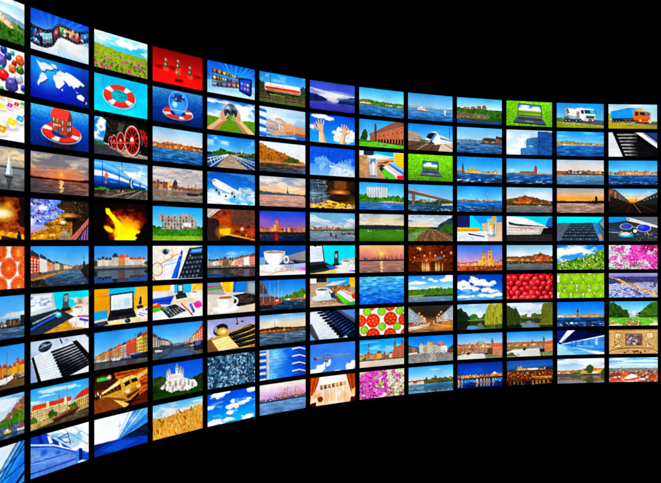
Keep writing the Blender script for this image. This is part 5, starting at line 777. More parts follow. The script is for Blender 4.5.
@S(8, 9, 'screen showing magenta blossom sprays with lime leaves, lowest in its column')
def _(p):
    p.h('0,0 100,0', 100, ['5c8c1c', '98c830', 'd8e8b8', 'f4f8f0', '88b82c'], 791, 0, fx=9, fy=8); p.sp(40, 0, 100, 70, 60, 2.6, ['f8fcf8', 'a8d840', '78a828', 'e0f0c8'], 792); w = np.clip(1.15 - np.abs(UU - 22) / 60 - np.abs(VV - 45) / 200, 0, 1); n = fbm(793, 9, 7, 4)
    p.mix(np.clip((n + w * .62 - .72) * 6, 0, 1), ramp(fbm(794, 30, 22, 3, gain=.8), ['5c1048', 'a8248c', 'd83cb4', 'e060c8', 'f090d8', 'b83098'])); n2 = fbm(795, 12, 9, 4); p.mix(np.clip((n2 - .62) * 9, 0, 1) * (UU > 40) * (VV > 14), ramp(fbm(796, 36, 24, 2), ['88186c', 'd83cb4', 'f07cd4']))
    p.sp(0, 10, 90, 96, 150, 2, ['c8309c', 'e868c8', '801860', 'f0a0e0'], 797); p.sp(4, 50, 34, 100, 44, 1.8, ['4c2840', '7c9838', 'd0b0c8', '68402c'], 798); p.sp(60, 72, 100, 100, 40, 2.4, ['b0e040', '78b420', '4c7c14'], 799); p.e(58, 12, 2.6, 5, 'e03c28'); p.sp(70, 4, 84, 22, 12, 2.8, ['e058c0', 'c83ca4'], 800)
# column 9
@S(9, 0, 'screen showing a white ferry boat on flat blue water')
def _(p):
    p.vg(0, 52, '3c9cec', '6cb4ee', 'a0cce8'); p.h('0,48 40,50 100,54', 58, ['8098ac', 'a8a8a4', 'b8a894', '7088a0'], 801, 1.6, fx=40); p.town(0, 60, 56, 2, 6, 20, ['c0b8b0', 'a89c94', 'd0c4b8'], None, 802, None); p.wt(55, '589cd0', '1c5c9c', 803, .14); p.poly('20,60 46,62 43,67 22,66', '5c3c34'); p.poly('20,60 46,62 44,64 21,63', 'f4f0ec'); p.poly('22,54 38,56 40,62 22,60', 'f8f4f0'); p.r(26, 48, 33, 56, 'f0ece8'); p.l('23,58 38,59', 1, '444'); p.l('29,48 29,40', 1, '888'); p.r(22, 67, 44, 71, '8898a8', .5); p.r(80, 58, 85, 64, 'f4f4f4'); p.r(80.5, 64, 84.5, 76, 'd8e4ec', .85); p.sp(64, 55, 96, 57, 10, 1, ['fff', '89a'], 804)
@S(9, 1, 'screen showing a sleek white high-speed train with dark windscreen')
def _(p):
    p.vg(0, 66, '1c84e4', '48a4ee', '98d0f6'); p.poly('0,30 20,34 32,50 32,64 0,66', 'b09c88'); p.slats((0, 36), (0, 62), (30, 62), (28, 48), 4, '7a6c60', 1.4, 1.4); p.r(26, 58, 42, 68, '3c6c3c'); p.vg(68, 100, '70503c', '5c4434'); p.nz(.14, 811, 40, 30, 0, 66); p.poly('76,64 100,56 100,104 66,104', 'd0bca4')
    for k in range(5): p.l([(34 + k * 12, 70 + k * .4), (-20 + k * 34, 104)], 2, 'c8b4a8' if k % 2 else '281c18')
    p.l('93,8 93,66', 2.6, '38404c'); p.poly('64,34 100,56 100,66 70,72', 'dce4ec'); p.poly('66,44 100,58 100,61 68,52', '3c78b8'); p.poly('38,60 44,38 50,28 60,25 66,30 72,50 72,72 62,76 40,70', 'eef2f6'); p.poly('40,50 45,36 51,30 61,31 58,44 50,56', '14181e'); p.poly('60,31 65,32 54,62 46,66', '3878c8'); p.poly('38,60 52,62 60,74 42,72', '283038'); p.e(46, 66, 4, 2, 'd8c85c'); p.l('84,56 92,58', 1, '8ab')
@S(9, 2, 'screen showing a small open laptop standing on wide lawn')
def _(p):
    p.vg(0, 100, '7cd820', '6cb81c', '509014'); p.nz(.2, 821, 60, 40); p.sp(0, 40, 100, 100, 200, 1.3, ['4c8c10', '88d030', '3c7410', 'a0dc48'], 822); p.poly('32,24 67,26 68,60 32,58', '30343c'); p.poly('34,27 65,29 65,56 34,54', 'f0f8ff'); p.poly('34,27 65,29 65,38 34,36', '2c78e0'); p.e(46, 34, 6, 4, 'fff', soft=.5); p.poly('34,46 65,47 65,56 34,54', '5c9c28'); p.poly('31,59 68,61 76,82 26,78', '5c687c'); p.poly('34,62 66,64 69,70 32,68', '343c4c'); p.poly('44,71 56,72 57,76 43,75', '8490a4'); p.poly('26,78 76,82 75,85 27,81', '242830')
@S(9, 3, 'screen showing a concrete motorway bridge crossing above a river')
def _(p):
    p.vg(0, 74, '3c9cec', '70b8f2', 'c0e0f8'); p.h('0,62 30,58 60,60 100,58', 76, ['2c3c24', '5c6a4c', '1c2c1c'], 831, 3); p.town(28, 70, 72, 12, 20, 4, ['a89878', 'c0ac90', '8c7c68'], None, 832, '443'); p.h('0,60 40,68 76,58 100,62', 76, ['1c3014', '3c5c28', '24401c'], 833, 4); p.wt(74, '3c5c7c', '1c3850', 834, .35); p.poly('0,16 100,58 100,65 0,34', '6c5850'); p.poly('0,16 100,58 100,60 0,22', 'b0a094'); p.poly('8,36 16,38 15,78 9,78', '786c64'); p.poly('67,54 71,55 71,74 68,74', '685c58'); p.r(26, 56, 30, 76, '5c5450'); p.poly('74,72 100,68 100,76 76,78', 'dce4ec'); p.l('76,74 100,71', 1.4, '38485c'); p.wave(84, 835, '8ca8bc'); p.l('0,50 40,60', 1.2, '50545c')
@S(9, 4, 'screen showing railway tracks running straight to the horizon')
def _(p):
    p.vg(0, 46, '8cb0d0', 'd0d4d4', 'f0c898'); p.cl(0, 42, .6, 841, 'e8ecf0', '7ca0c4', fx=3, fy=6); p.rg(30, 44, 40, 10, 'f8c890', .8); p.h('0,48 50,50', 60, ['3c4c2c', '68743c', '8c7c48'], 842, 1); p.h('60,52 70,34 84,22 100,2', 72, ['1c2c40', '30485c', '284050'], 843, 3); p.h('68,54 80,38 100,30', [(68, 60), (84, 68), (100, 76)], ['1c4414', '3c6c24', '2c5c1c'], 844, 4); p.poly('0,52 50,50 24,104 0,104', '4c7c24'); p.nz(.2, 845, 30, 26, 0, 52, 40); p.poly('0,72 42,54 8,100 0,100', '98a08c', .5); p.poly('46,52 56,52 108,84 108,104 8,104', '74583c'); p.nz(.22, 846, 40, 50, 8, 52)
    for a, b in ((49, 18), (50, 34), (51, 46), (52, 62), (53, 82), (54, 104)): p.l([(a, 52), (b, 104)], 1.3, '3c2c20' if a % 2 else 'b0a08c')
@S(9, 5, 'screen showing orange lamps of a night park reflected in wet ground')
def _(p):
    p.vg(0, 100, '2c0c04', '5c2008', '3c1408'); p.h('0,0 100,0', 70, ['1c0804', '4c1808', '7c3410', '2c0c04'], 851, 0, fx=22, fy=16); p.rg(52, 54, 50, 26, 'd8641c', .7); p.rg(50, 20, 20, 50, 'a84c18', .5); p.h('0,70 30,62 64,62 100,78', 100, ['2c1008', '6a300c', '180804'], 852, 1)
    for u, v, r in ((26, 14, 5), (21, 11, 3), (96, 30, 4), (36, 40, 3), (74, 28, 2.6), (60, 40, 3), (48, 30, 2.4), (80, 42, 3), (14, 46, 2.4), (40, 58, 3)): p.rg(u, v, r * 1.5, r * 3, 'ff9838', .9); p.e(u, v, r * .4, r * .8, 'fff0c8', soft=.5)
    p.rg(50, 92, 40, 34, 'b8682c', .8)
    for u, w in ((32, 4), (40, 3), (44, 5), (62, 5), (68, 4), (76, 2), (36, 2)): p.rg(u, 86, w * .75, 26, 'ffd890', .95, .7)
    p.poly('50,64 57,64 60,100 50,100', '20100c', .5); p.poly('58,48 68,42 78,48 76,54 60,54', '5c7084'); p.l('48,44 48,24', 1.2, 'd8b898'); p.sp(0, 50, 100, 66, 40, 1.4, ['ffb050', '1c0804', 'e8742c'], 853)
@S(9, 6, 'screen showing a wooded lakeshore with fluffy clouds over it')
def _(p):
    p.vg(0, 54, '2c80e4', '64b0f0', 'c0e4fa'); p.cum([(18, 27, 15, 7), (32, 28, 10, 5), (8, 30, 8, 5), (92, 12, 16, 12), (80, 20, 10, 6), (50, 16, 6, 6), (60, 22, 7, 4), (34, 8, 4, 3), (12, 46, 10, 4), (56, 46, 12, 4)], 861, sh='bcd4ec'); p.h('0,58 30,52 70,48 100,52', 80, ['1c4410', '3c6a1c', '5c8c28', '2c5414'], 862, 4, fx=24, fy=12); p.h('0,76 30,74 100,78', 84, ['a89848', 'c0ac60', '6c8428'], 863, 1.2); p.poly('0,80 46,76 60,80 0,90', '7c9030'); p.wt(80, '708ca4', '54789c', 864, .14); p.h('34,75 100,74', 81, ['1c3c10', '345c1c'], 865, 1)
@S(9, 7, 'screen showing a night avenue with white and amber traffic light trails')
def _(p):
    p.vg(0, 70, '3c302c', '30241f', '4c3424'); p.rg(50, 60, 40, 24, 'c87c34', .7); p.row(0, 2, 64, 40, 52, 66, 5, ['8a94a0', '7c8490', '98643c', 'a86c38'], None, 871, .2, 'd8f0ff', 6, 4); p.row(100, 2, 62, 62, 52, 66, 5, ['7c8894', '88909c', 'a07040', 'a86c38'], None, 872, .2, 'e8f4ff', 6, 4); p.vg(66, 100, '8a5028', 'b07c48', '8c5c38'); p.nz(.18, 873, 10, 26, 0, 66)
    p.rg(78, 82, 34, 20, 'f0a048', .8); p.rg(14, 82, 40, 12, 'f0e8dc', .8); p.l('0,84 48,68', 3, 'fff'); p.l('0,92 46,74', 2, 'fff4e0'); p.l('54,68 96,86', 3, 'ffb050'); p.l('56,70 100,98', 2, 'd88030'); p.r(0, 64, 22, 72, 'a04c20', .7); p.r(78, 62, 100, 70, 'e08838', .7)
    for u, v in ((24, 28), (73, 26), (68, 36), (30, 40), (64, 46), (36, 48)): p.rg(u, v, 5, 9, 'ffb858', .9); p.e(u, v, 1.2, 2.2, 'fff4d8')
    p.sp(6, 56, 46, 70, 24, 1.6, ['fff', 'ffd8a0', 'a85c28'], 874); p.sp(56, 56, 96, 70, 24, 1.6, ['ffe0b0', '5c3018', 'f0a050'], 875)
@S(9, 8, 'screen showing an old cobbled market square with pastel facades')
def _(p):
    p.vg(0, 64, '0c74e0', '2c90ee', '6cb8f4'); p.row(0, 38, 66, 26, 48, 66, 4, ['6c6460', 'b08468', '8c7c70'], ['443c3c', '504440'], 881, .2, '333', 3, 2, 1.2); p.town(24, 60, 66, 22, 34, 5, ['d8b898', 'c8a080', 'e0c8a8', 'c0d0d8', 'e8d0b0'], ['c06838', 'a85838', 'e8b848'], 882, '655', .24); p.town(58, 86, 66, 26, 38, 3, ['a8c8e0', 'dccfc0', 'e4e0dc'], ['b87048', '8c5c48'], 883, '667', .2); p.poly('86,66 90,50 100,38 100,68', '48403c'); p.r(66, 24, 76, 34, 'c87858'); p.r(44, 26, 53, 34, 'e0a848')
    p.vg(66, 100, '80807c', '8c8c8c'); p.poly('48,66 60,66 64,100 46,100', 'a8a4a0', .7); p.nz(.16, 884, 50, 40, 0, 66); p.sp(2, 61, 98, 69, 44, 1.6, ['f0f0ec', '2c2c2c', 'b83c38', '58483c', '4c6c38'], 885); p.poly('0,62 20,60 20,66 0,68', 'e0dcd4'); p.h('86,62 100,56', 70, ['8c2c4c', '3c4c2c', 'b84c70'], 886, 2)
@S(9, 9, 'screen showing a river bank of red roofs and small towers at golden hour')
def _(p):
    p.vg(0, 52, '3ca4f0', '74c0f4', 'b8dcf4'); p.rg(60, 14, 20, 6, 'f0e8e4', .8); p.h('0,54 40,50 60,46 100,50', 70, ['2c3c1c', '5c5c30', '485028'], 891, 3); p.town(0, 34, 70, 10, 16, 7, ['ecd4a8', 'e0bc88', 'd8c8a8'], ['c85c34', 'b04c30'], 892, '654'); p.town(36, 96, 64, 6, 14, 14, ['8c6840', 'b08858', '6c5438', 'a87848'], ['5c4030', '8c4c30'], 893, None)
    for u, t in ((40, 40), (60, 36), (70, 44), (84, 46)): p.poly([(u - 2, 60), (u - 2, t + 5), (u, t), (u + 2, t + 5), (u + 2, 60)], '5c4830')
    p.h('34,60 60,58 100,56', 66, ['24301c', '485c28', '7a5c30'], 894, 3); p.wt(66, '4888b8', '24609c', 895, .15); p.rf(71, 100, .85, '3878b0', .55, 896, 2)
# column 10
@S(10, 0, 'screen showing brick blocks atop a green rocky cliff by water')
def _(p):
    p.vg(0, 44, '3ca4ee', '88ccf4', 'd0ecfa'); p.town(14, 28, 44, 6, 9, 2, ['c07058'], ['8c5448'], 901, '644'); p.town(30, 42, 44, 7, 11, 1, ['a86050'], ['7c4c44'], 902, '644'); p.town(44, 54, 44, 8, 11, 1, ['c06c54'], ['885048'], 903, '644'); p.town(56, 65, 42, 9, 14, 1, ['9c5848'], ['744840'], 904, '644'); p.h('0,38 20,44 50,40 70,42 100,48', 84, ['143c10', '2c5c1c', '4c7c2c', '1c4814'], 905, 3, fx=24, fy=16); p.h('0,56 20,58 40,60 70,66 74,76', 82, ['8a6c5c', 'b09080', '4c5c2c', '7c6450', 'c8a898'], 906, 4, fx=22, fy=16); p.wt(82, '2c5890', '14407c', 907, .2); p.h('10,78 60,80 100,74', [(10, 84), (50, 92), (100, 92)], ['1c3c20', '2c5428', '34502c'], 908, 2, al=.85)
@S(10, 1, 'screen showing choppy river water with dark houses at the right bank')
def _(p):
    p.vg(0, 52, '58b0ee', '84c4f2', 'b4d8f2'); p.h('0,48 20,46 50,50 60,50', 60, ['5c7c94', '88989c', '486478'], 911, 2, fx=30); p.town(0, 56, 56, 2, 8, 24, ['708898', '98a4a8', '5c7488'], None, 912, None); p.h('54,48 58,40 76,38 88,42 100,30', 64, ['3c302c', '5c4c44', '2c2624'], 913, 2, fx=24); p.town(58, 84, 60, 8, 16, 5, ['7c6858', '9c8470', '5c4c44'], ['302c2c', '2c2828'], 914, 'cba'); p.town(86, 100, 60, 18, 26, 3, ['8c5c4c', '6c5448'], ['2c2828'], 915, 'cba'); p.wt(58, '5084b4', '2c5c90', 916, .3); p.nz(.1, 917, 20, 40, 0, 60); p.h('54,58 100,58', 63, ['3c3430', '584c44'], 918, .8); p.wave(92, 919, '304860')
@S(10, 2, 'screen showing a dark church spire left of a yellow waterfront palace')
def _(p):
    p.vg(0, 62, '1c88ec', '3ca0f2', '84c8f6'); p.town(0, 100, 64, 3, 9, 28, ['e0b070', 'c89058', 'f0d8b0', 'a87048'], ['8c5c40', 'a86840'], 921, None); p.town(22, 48, 64, 12, 14, 3, ['f0b850', 'e8a848'], ['b87840'], 922, 'a76'); p.r(11, 42, 15, 64, '7c4c34'); p.poly('11,42 13,20 15,42', '4c3830'); p.h('0,58 10,56', 66, ['b87038', '8c4c28'], 923, 2); p.r(28, 46, 31, 52, 'e8a848'); p.wt(64, '2864a4', '183c6c', 924, .35); p.h('56,62 100,60', 66, ['8c5c38', 'd8c0a0', '6c7c48'], 925, 1.4, fx=40); p.wave(82, 926); p.h('70,92 90,84 100,84', 100, ['1c3048', '3c5468'], 927, 2)
@S(10, 3, 'screen showing two slim amusement towers beyond open blue water')
def _(p):
    p.vg(0, 56, '1c90f0', '48acf4', '8cd0f8'); p.l('30,56 30,32', 1.4, '7c98b0'); p.r(29, 30, 31.4, 36, 'b8ccd8'); p.l('67,56 67,24', 1.5, '6c7c8c'); p.r(66, 26, 68.4, 32, 'c8b8b0'); p.h('0,54 16,52 40,54 100,54', 60, ['2c4c24', '4c6c34', 'a8583c', 'c8a880'], 931, 1.5, fx=40); p.town(50, 80, 58, 2, 6, 12, ['c8583c', 'e8a868', 'f0e0c8', 'd8783c'], None, 932, None); p.sp(40, 46, 48, 54, 8, 1.3, ['5c7088'], 933); p.wt(59, '2870b8', '184c88', 934, .32); p.wave(78, 935, 'a8c4dc'); p.h('26,94 50,88 80,82 100,80', 100, ['182c40', '304c60', '48647c'], 936, 2)
@S(10, 4, 'screen showing a drinking glass and blue pen on office papers')
def _(p):
    p.vg(0, 100, '18a8e8', '18a8e8', 'e8ecf2'); p.r(0, 0, 28, 46, '1c2050'); p.slats((2, 0), (28, 0), (28, 44), (2, 44), 5, '2c3888', 3, 3); p.poly('28,0 34,0 58,48 56,58 28,46', '10d8f8'); p.poly('34,0 100,0 100,30 60,30 58,50', '1898e8'); p.poly('54,30 100,24 100,70 58,66', 'e0b488'); p.poly('0,46 48,46 50,56 0,62', 'f8bc18'); p.poly('0,54 48,54 50,60 0,64', 'd88c14'); p.poly('0,62 60,60 100,70 100,100 0,100', 'eef0f6'); p.poly('66,68 100,62 100,100 68,100', 'e0c0a0'); p.l('26,72 60,82', 5, '1c2ca8'); p.l('26,71 34,74', 5, '0c1468'); p.l('58,81 63,83', 2, 'ccd')
    p.l('30,84 40,100', 1.6, '58a8e0'); p.sp(4, 72, 24, 90, 12, 1.2, ['b8c8e8'], 941, asp=4); p.poly('66,10 88,10 86,82 67,82', 'd8e8f0', .6); p.l('66,10 67,82 86,82 88,10', 1.6, '8a94a4'); p.poly('70,30 74,20 84,24 84,50 72,52', 'f0a83c', .8); p.e(82, 8, 5, 10, 'f0a030'); p.e(77, 76, 9, 6, '8a98a8', soft=.4); p.poly('72,40 76,36 78,76 72,76', 'f4f8fc', .8); p.poly('80,30 84,30 83,70 80,70', '60788c', .6)
@S(10, 5, 'screen showing a twin-towered cathedral lit yellow against lilac dusk')
def _(p):
    p.vg(0, 70, '3c74e0', '6488e4', '9c90d8', 'd0a0c0'); p.nz(.04, 951, 60, 50); p.h('0,66 100,68', 82, ['c06848', 'e8985c', '8c4c48', 'f0b878'], 952, 3, fx=24); p.town(0, 48, 80, 6, 14, 12, ['e89868', 'f0c088', 'c87058', 'e0a878'], ['a8605c', '8c5058'], 953, 'ffe8a0'); p.town(82, 100, 78, 8, 18, 5, ['e8a070', 'd88858'], ['9c5850'], 954, 'ffe8a0'); p.r(46, 58, 82, 82, 'f0b458'); p.poly('46,58 54,50 80,48 84,58', 'd88850')
    for u, t in ((59, 20), (72, 10)): p.r(u - 4.4, t + 24, u + 4.4, 80, 'f4b860'); p.r(u - 3.4, t + 12, u + 3.4, t + 26, 'e8a058'); p.poly([(u - 3, t + 12), (u, t), (u + 3, t + 12)], 'a86048'); p.r(u - 1.4, t + 30, u + 1.4, t + 42, 'a85c38'); p.r(u - 1, t + 16, u + 1, t + 22, '8c4838')
    p.sp(48, 62, 82, 80, 24, 1.8, ['8c4c34', 'ffe088', 'd08040'], 955, asp=.7); p.h('0,80 50,84 100,82', 100, ['a83c1c', 'd86830', '6c241c', 'e89048'], 956, 2); p.sp(44, 78, 100, 88, 30, 1.8, ['4c2018', 'f0a048', '8c3420'], 957)
@S(10, 6, 'screen showing several flat white cumulus clouds on deep royal blue sky')
def _(p):
    p.vg(0, 100, '0c44a8', '0c58c4', '1c7cdc', '3ca0ee'); p.cl(60, 100, .45, 962, 'a8d0f4', fx=4, fy=9, al=.6)
    p.cum([(14, 38, 15, 16), (34, 22, 12, 14), (50, 32, 14, 14), (66, 38, 16, 11), (78, 32, 7, 8), (22, 52, 18, 11), (40, 58, 12, 8), (62, 60, 13, 9), (78, 66, 15, 7), (92, 80, 16, 9), (58, 82, 12, 6), (74, 86, 12, 6), (14, 86, 14, 5), (34, 84, 4, 4), (4, 46, 9, 10)], 961)
@S(10, 7, 'screen showing a park pond with a yellow-green willow at right')
def _(p):
    p.vg(0, 56, '7cb8e8', 'b0d8f4', 'd8ecf8'); p.cl(0, 40, .5, 971, 'e4f0fa', fx=3, fy=5, al=.7); p.h('20,52 34,40 50,44 60,40 70,44', 66, ['2c5018', '48702c', '3c6420'], 972, 4); p.e(50, 42, 6, 14, 'e8ecf0', soft=.1); p.r(46, 34, 54, 54, 'e4e8ec'); p.h('0,18 8,16 18,34 26,46 30,64', 66, ['0c1c0a', '24361c', '182814', '3c4c2c'], 973, 5); p.h('22,62 64,60', 66, ['a8b040', '88a038', '5c7828'], 974, 1); p.vg(65, 100, '3c5038', '243828'); p.rf(65, 100, .62, '1c3018', .32, 975, 1); p.e(34, 92, 12, 8, '60a0dc', .9, soft=.4)
    p.h('56,86 60,58 63,34 66,14 70,2 100,-4', 84, ['4c5c14', '8c9428', 'b8b040', '6c7c1c'], 976, 5, fx=44, fy=5); p.h('62,84 100,82', 100, ['2c3c10', '4c5c1c', '6c7828'], 977, 2, fx=40, fy=8); p.sp(40, 56, 42, 64, 6, 1.4, ['889'], 978)
@S(10, 8, 'screen showing old-town roofs, a pale plaza and big brick house right')
def _(p):
    p.vg(0, 44, '3c94ea', '78b4ea', 'b4cce0'); p.h('0,42 100,42', 76, ['a87050', 'c88c60', '8c5c48', '6c7450'], 981, 2, fx=30); p.town(0, 76, 56, 4, 14, 20, ['d8b080', 'c88858', 'e8c8a0', 'b87850'], ['c85c34', 'a84c34', '8c5444'], 982, '544'); p.poly('43,44 45,30 47,44', '4c5040'); p.town(46, 58, 44, 8, 12, 2, ['a8b894', '98a888'], ['7ca080'], 983, None); p.r(74, 36, 80, 70, 'a86850'); p.poly('74,36 77,18 80,36', '4c7060'); p.h('0,66 40,66', 80, ['d88c58', 'c86c40', '6c7c3c', 'e0b080'], 984, 3); p.poly('40,64 76,62 80,80 30,76', 'a08878'); p.nz(.15, 985, 40, 30, 30, 60, 80, 80); p.poly('0,84 20,78 60,80 64,100 0,100', 'dcd8d4'); p.poly('60,84 100,82 100,100 62,100', '8c8874')
    p.poly('78,58 82,44 100,42 100,60', 'd8603c'); p.poly('78,58 100,58 100,88 78,88', 'd88868'); p.poly('66,62 78,60 78,86 66,82', '584440'); p.slats((80, 62), (80, 84), (100, 84), (100, 62), 3, '8c5048', 1.6, 1.6); p.e(24, 78, 4, 5, '303840'); p.h('68,88 100,86', 94, ['5c7c38', '889c58'], 986, 1.5); p.sp(0, 66, 30, 78, 20, 2, ['5c7c34', 'e06c38', 'f0e0d0'], 987)
@S(10, 9, 'screen showing a deep blue night river edged with golden embankment lights')
def _(p):
    p.vg(0, 56, '0c3494', '0c48b0', '1450b4'); p.rg(50, 30, 40, 24, '1c60c4', .6); p.h('0,52 20,48 60,50 100,46', 62, ['3c2818', 'a86c20', 'e8a830', '5c3818'], 991, 3, fx=40, fy=20); p.sp(0, 46, 98, 58, 110, 1.7, ['ffc840', 'f09c28', 'ffe080', 'c87820', '5c3010'], 992); p.poly('76,48 80,40 82,37 84,40 88,48', 'e8dcb0'); p.h('0,58 100,57', 64, ['140c14', '3c2414', '0c1024'], 993, 1, fx=40); p.wt(62, '14408c', '0c1c5c', 994, .35)
    for u, w in ((3, 4), (10, 2), (42, 2), (44, 2.6), (52, 3), (59, 2.4), (65, 2.6), (70, 2), (79, 2)): p.r(u - w / 2, 62, u + w / 2, 90, 'f0b478', .7); p.sp(u - w, 62, u + w, 92, 8, 1.2, ['fcd8a0', '1c3878'], 995)
    p.sp(10, 66, 40, 76, 24, 2, ['3c78c0', '5898d8'], 996, asp=2); p.sp(78, 64, 98, 80, 20, 2, ['8cbce0', '5c94c8'], 997, asp=1.5); p.vg(94, 100, '081448', '060c3c')
# column 11
@S(11, 0, 'screen showing a large open laptop filling the lawn, topmost in its column')
def _(p):
    p.vg(0, 100, '78d01c', '74c020', '64a81c'); p.nz(.2, 1001, 60, 40); p.sp(0, 0, 100, 100, 260, 1.4, ['54981a', '8cd434', '488814', 'a4e04c', 'b8d888'], 1002); p.poly('25,8 76,14 79,64 24,58', '4c5058'); p.poly('27,12 74,17 76,58 26,54', 'f0f8ff'); p.poly('27,12 74,17 75,30 27,26', '2c84e4'); p.e(40, 22, 10, 6, 'fff', soft=.6); p.e(64, 26, 9, 5, 'fff', soft=.6); p.poly('26,34 75,40 76,58 26,54', '88ac30'); p.poly('26,40 75,44 76,50 26,46', '5c9020'); p.e(50, 35, 26, 3, 'e8f4fa', .8)
    p.poly('24,60 78,66 87,90 15,84', '4c5a70'); p.poly('28,64 74,69 79,78 24,73', '242c3c'); p.slats((27, 65), (24, 72), (79, 77), (74, 70), 4, '586880', .8, .8); p.poly('42,77 58,79 59,84 41,82', '78889c'); p.poly('15,84 87,90 86,94 16,88', '1c2028')
@S(11, 1, 'screen showing a stepped blue glass office block on pale sky')
def _(p):
    p.vg(0, 100, 'b0d0f0', 'c8e0f6', 'd4e6f6'); p.cl(10, 90, .45, 1011, 'fff', fx=3, fy=4, al=.9); p.rg(28, 70, 16, 18, 'fff', .8); p.poly('31,74 44,70 44,104 31,104', '3c78b8'); p.poly('43,36 68,28 68,104 43,104', '3470b0'); p.poly('68,4 100,6 100,104 68,104', '285c9c'); p.hg(43, 68, 36, 100, '5898d4', '2c64a4')
    p.poly('43,36 68,28 68,24 43,32', 'b8d4ec'); p.poly('43,36 68,28 68,104 43,104', '4080c0', .5); p.nz(.14, 1012, 14, 10, 31, 4)
    for k in range(5): p.l([(70 + k * 7, 5), (70 + k * 7, 100)], 1, '143c74'); p.l([(46 + k * 5, 34 - k), (46 + k * 5, 100)], .9, '204c84'); p.l([(32 + k * 3, 73), (32 + k * 3, 100)], .7, '28588c')
    for k in range(6): p.l([(68, 16 + k * 16), (100, 18 + k * 15)], 1, '18447c'); p.l([(43, 48 + k * 11), (68, 42 + k * 11)], .9, '24548c')
    p.e(54, 64, 5, 3, 'c8e4f8', .7, soft=.5); p.rg(84, 40, 14, 30, '1c4c8c', .6)
@S(11, 2, 'screen showing a square brick tower over rough blue water')
def _(p):
    p.vg(0, 60, '2c98ee', '58b4f4', 'a0d8f8'); p.rg(12, 46, 12, 9, 'f0f6fa', .9); p.h('0,58 20,56 30,58', 64, ['2c4420', '5c6c34', '8c7c50'], 1021, 1.5); p.r(28, 54, 62, 63, 'a05c44'); p.poly('28,54 32,50 60,50 62,54', '7c5c4c'); p.r(60, 34, 66, 63, 'a84c38'); p.r(64, 34, 66, 63, '803828'); p.poly('60,34 62,28 64,28 66,34', '884030'); p.l('63,30 63,22', 1.2, '4c7c70'); p.town(68, 100, 63, 2, 9, 14, ['c8a080', 'b88868', 'd8c8b0', '8c9cac'], ['a86c50'], 1022, None); p.h('0,60 100,61', 65, ['3c4c30', '6c5c48', 'c0b090'], 1023, .8, fx=40); p.wt(63, '2868a8', '143c6c', 1024, .4); p.wave(84, 1025, 'b8d0e4'); p.wave(92, 1026, '102840')
@S(11, 3, 'screen showing a castle-like hill of red-orange houses above grey river, pale sky')
def _(p):
    p.vg(0, 54, '80bce8', 'b8d8f0', 'e8f0f4'); p.rg(70, 34, 50, 24, 'f8f8f8', .8); p.h('0,48 14,42 26,40 40,32 54,38 70,44 90,50 100,56', 72, ['2c3c18', '5c4c24', '8c4c28', '405020'], 1031, 3, fx=24); p.town(26, 56, 56, 8, 17, 7, ['c86030', 'd87c40', 'b05028'], ['8c3c24', 'a04828'], 1032, '543'); p.poly('37,42 40,28 43,42', '8c4830'); p.town(14, 52, 63, 5, 9, 7, ['e8a050', 'd88c48', 'f0b870'], ['a85c34'], 1033, '643'); p.town(58, 96, 66, 3, 8, 14, ['a85c38', 'c88858', '8c5c40'], ['7c3c28'], 1034, None); p.h('0,60 30,64 100,64', 74, ['1c2c14', '3c4420', '6c4c2c', '2c3418'], 1035, 2.5); p.r(28, 69, 44, 73, 'a83c2c'); p.boat(72, 72, 8, 'e8e4e0'); p.wt(73, '80756e', '585e68', 1036, .16)
@S(11, 4, 'screen showing a pile of magazines lying across a black keyboard')
def _(p):
    p.vg(0, 100, '10ccf4', '38342f', '2c2824'); p.r(0, 0, 100, 40, '10d0f6'); p.poly('84,40 92,6 100,2 100,40', '2c68b8'); p.poly('0,0 34,4 86,38 80,46 0,36', 'f0f0f0'); p.poly('0,0 34,4 60,20 30,26 6,22', 'fcfcfc'); p.poly('4,22 20,30 82,40 84,46 30,40 6,34', '2c343c'); p.poly('0,38 88,42 96,52 78,56 80,66 70,72 0,74', 'd8d0c8'); p.slats((0, 42), (0, 72), (76, 68), (92, 46), 7, '8c7468', 1.4, 1.4); p.slats((0, 46), (0, 70), (66, 66), (80, 50), 4, 'f8f4f0', 1.8, 1.8); p.l('6,46 60,48', 2, '9c4c40'); p.poly('80,48 100,44 100,76 74,74', '141414'); p.poly('0,74 100,72 100,100 0,100', '34302e')
    for j in range(3):
        for i in range(14): a = 2 + i * 7 - j * 2; v = 76 + j * 9; p.poly([(a, v), (a + 5.4, v), (a + 4.6, v + 6), (a - 1.2, v + 6)], '1c1a1c'); p.l([(a + 1, v + 2), (a + 3, v + 2)], .9, 'a8a098')
@S(11, 5, 'screen showing a hill of red-orange houses with darker water, wide sky above')
def _(p):
    p.vg(0, 50, '84bce8', 'b8d8f0', 'f0f0ec'); p.rg(20, 34, 40, 16, 'f8f4f0', .7); p.h('0,48 10,44 30,46 54,42 66,36 72,32 84,40 100,46', 74, ['2c3c18', '5c4424', '8c5830', '3c4c20'], 1051, 3, fx=24); p.town(0, 50, 64, 5, 12, 14, ['c88848', 'e0a860', 'b87040', 'd8a878'], ['8c4c30', 'a0583c'], 1052, '543'); p.town(60, 92, 58, 8, 18, 7, ['c86038', 'd87840', 'b85030'], ['a03c24', '8c4028'], 1053, '543'); p.poly('70,40 72,26 75,40', '703c2c'); p.town(48, 100, 66, 4, 10, 14, ['e8a858', 'c88048', 'a86038'], ['984c30'], 1054, None); p.h('0,64 40,66 100,64', 76, ['1c2c14', '344020', '5c4428', '283418'], 1055, 2.5); p.r(62, 70, 84, 74, 'a83830'); p.sp(2, 68, 60, 76, 20, 1.4, ['ddd', '433'], 1056); p.wt(75, '70706e', '50585f', 1057, .18)
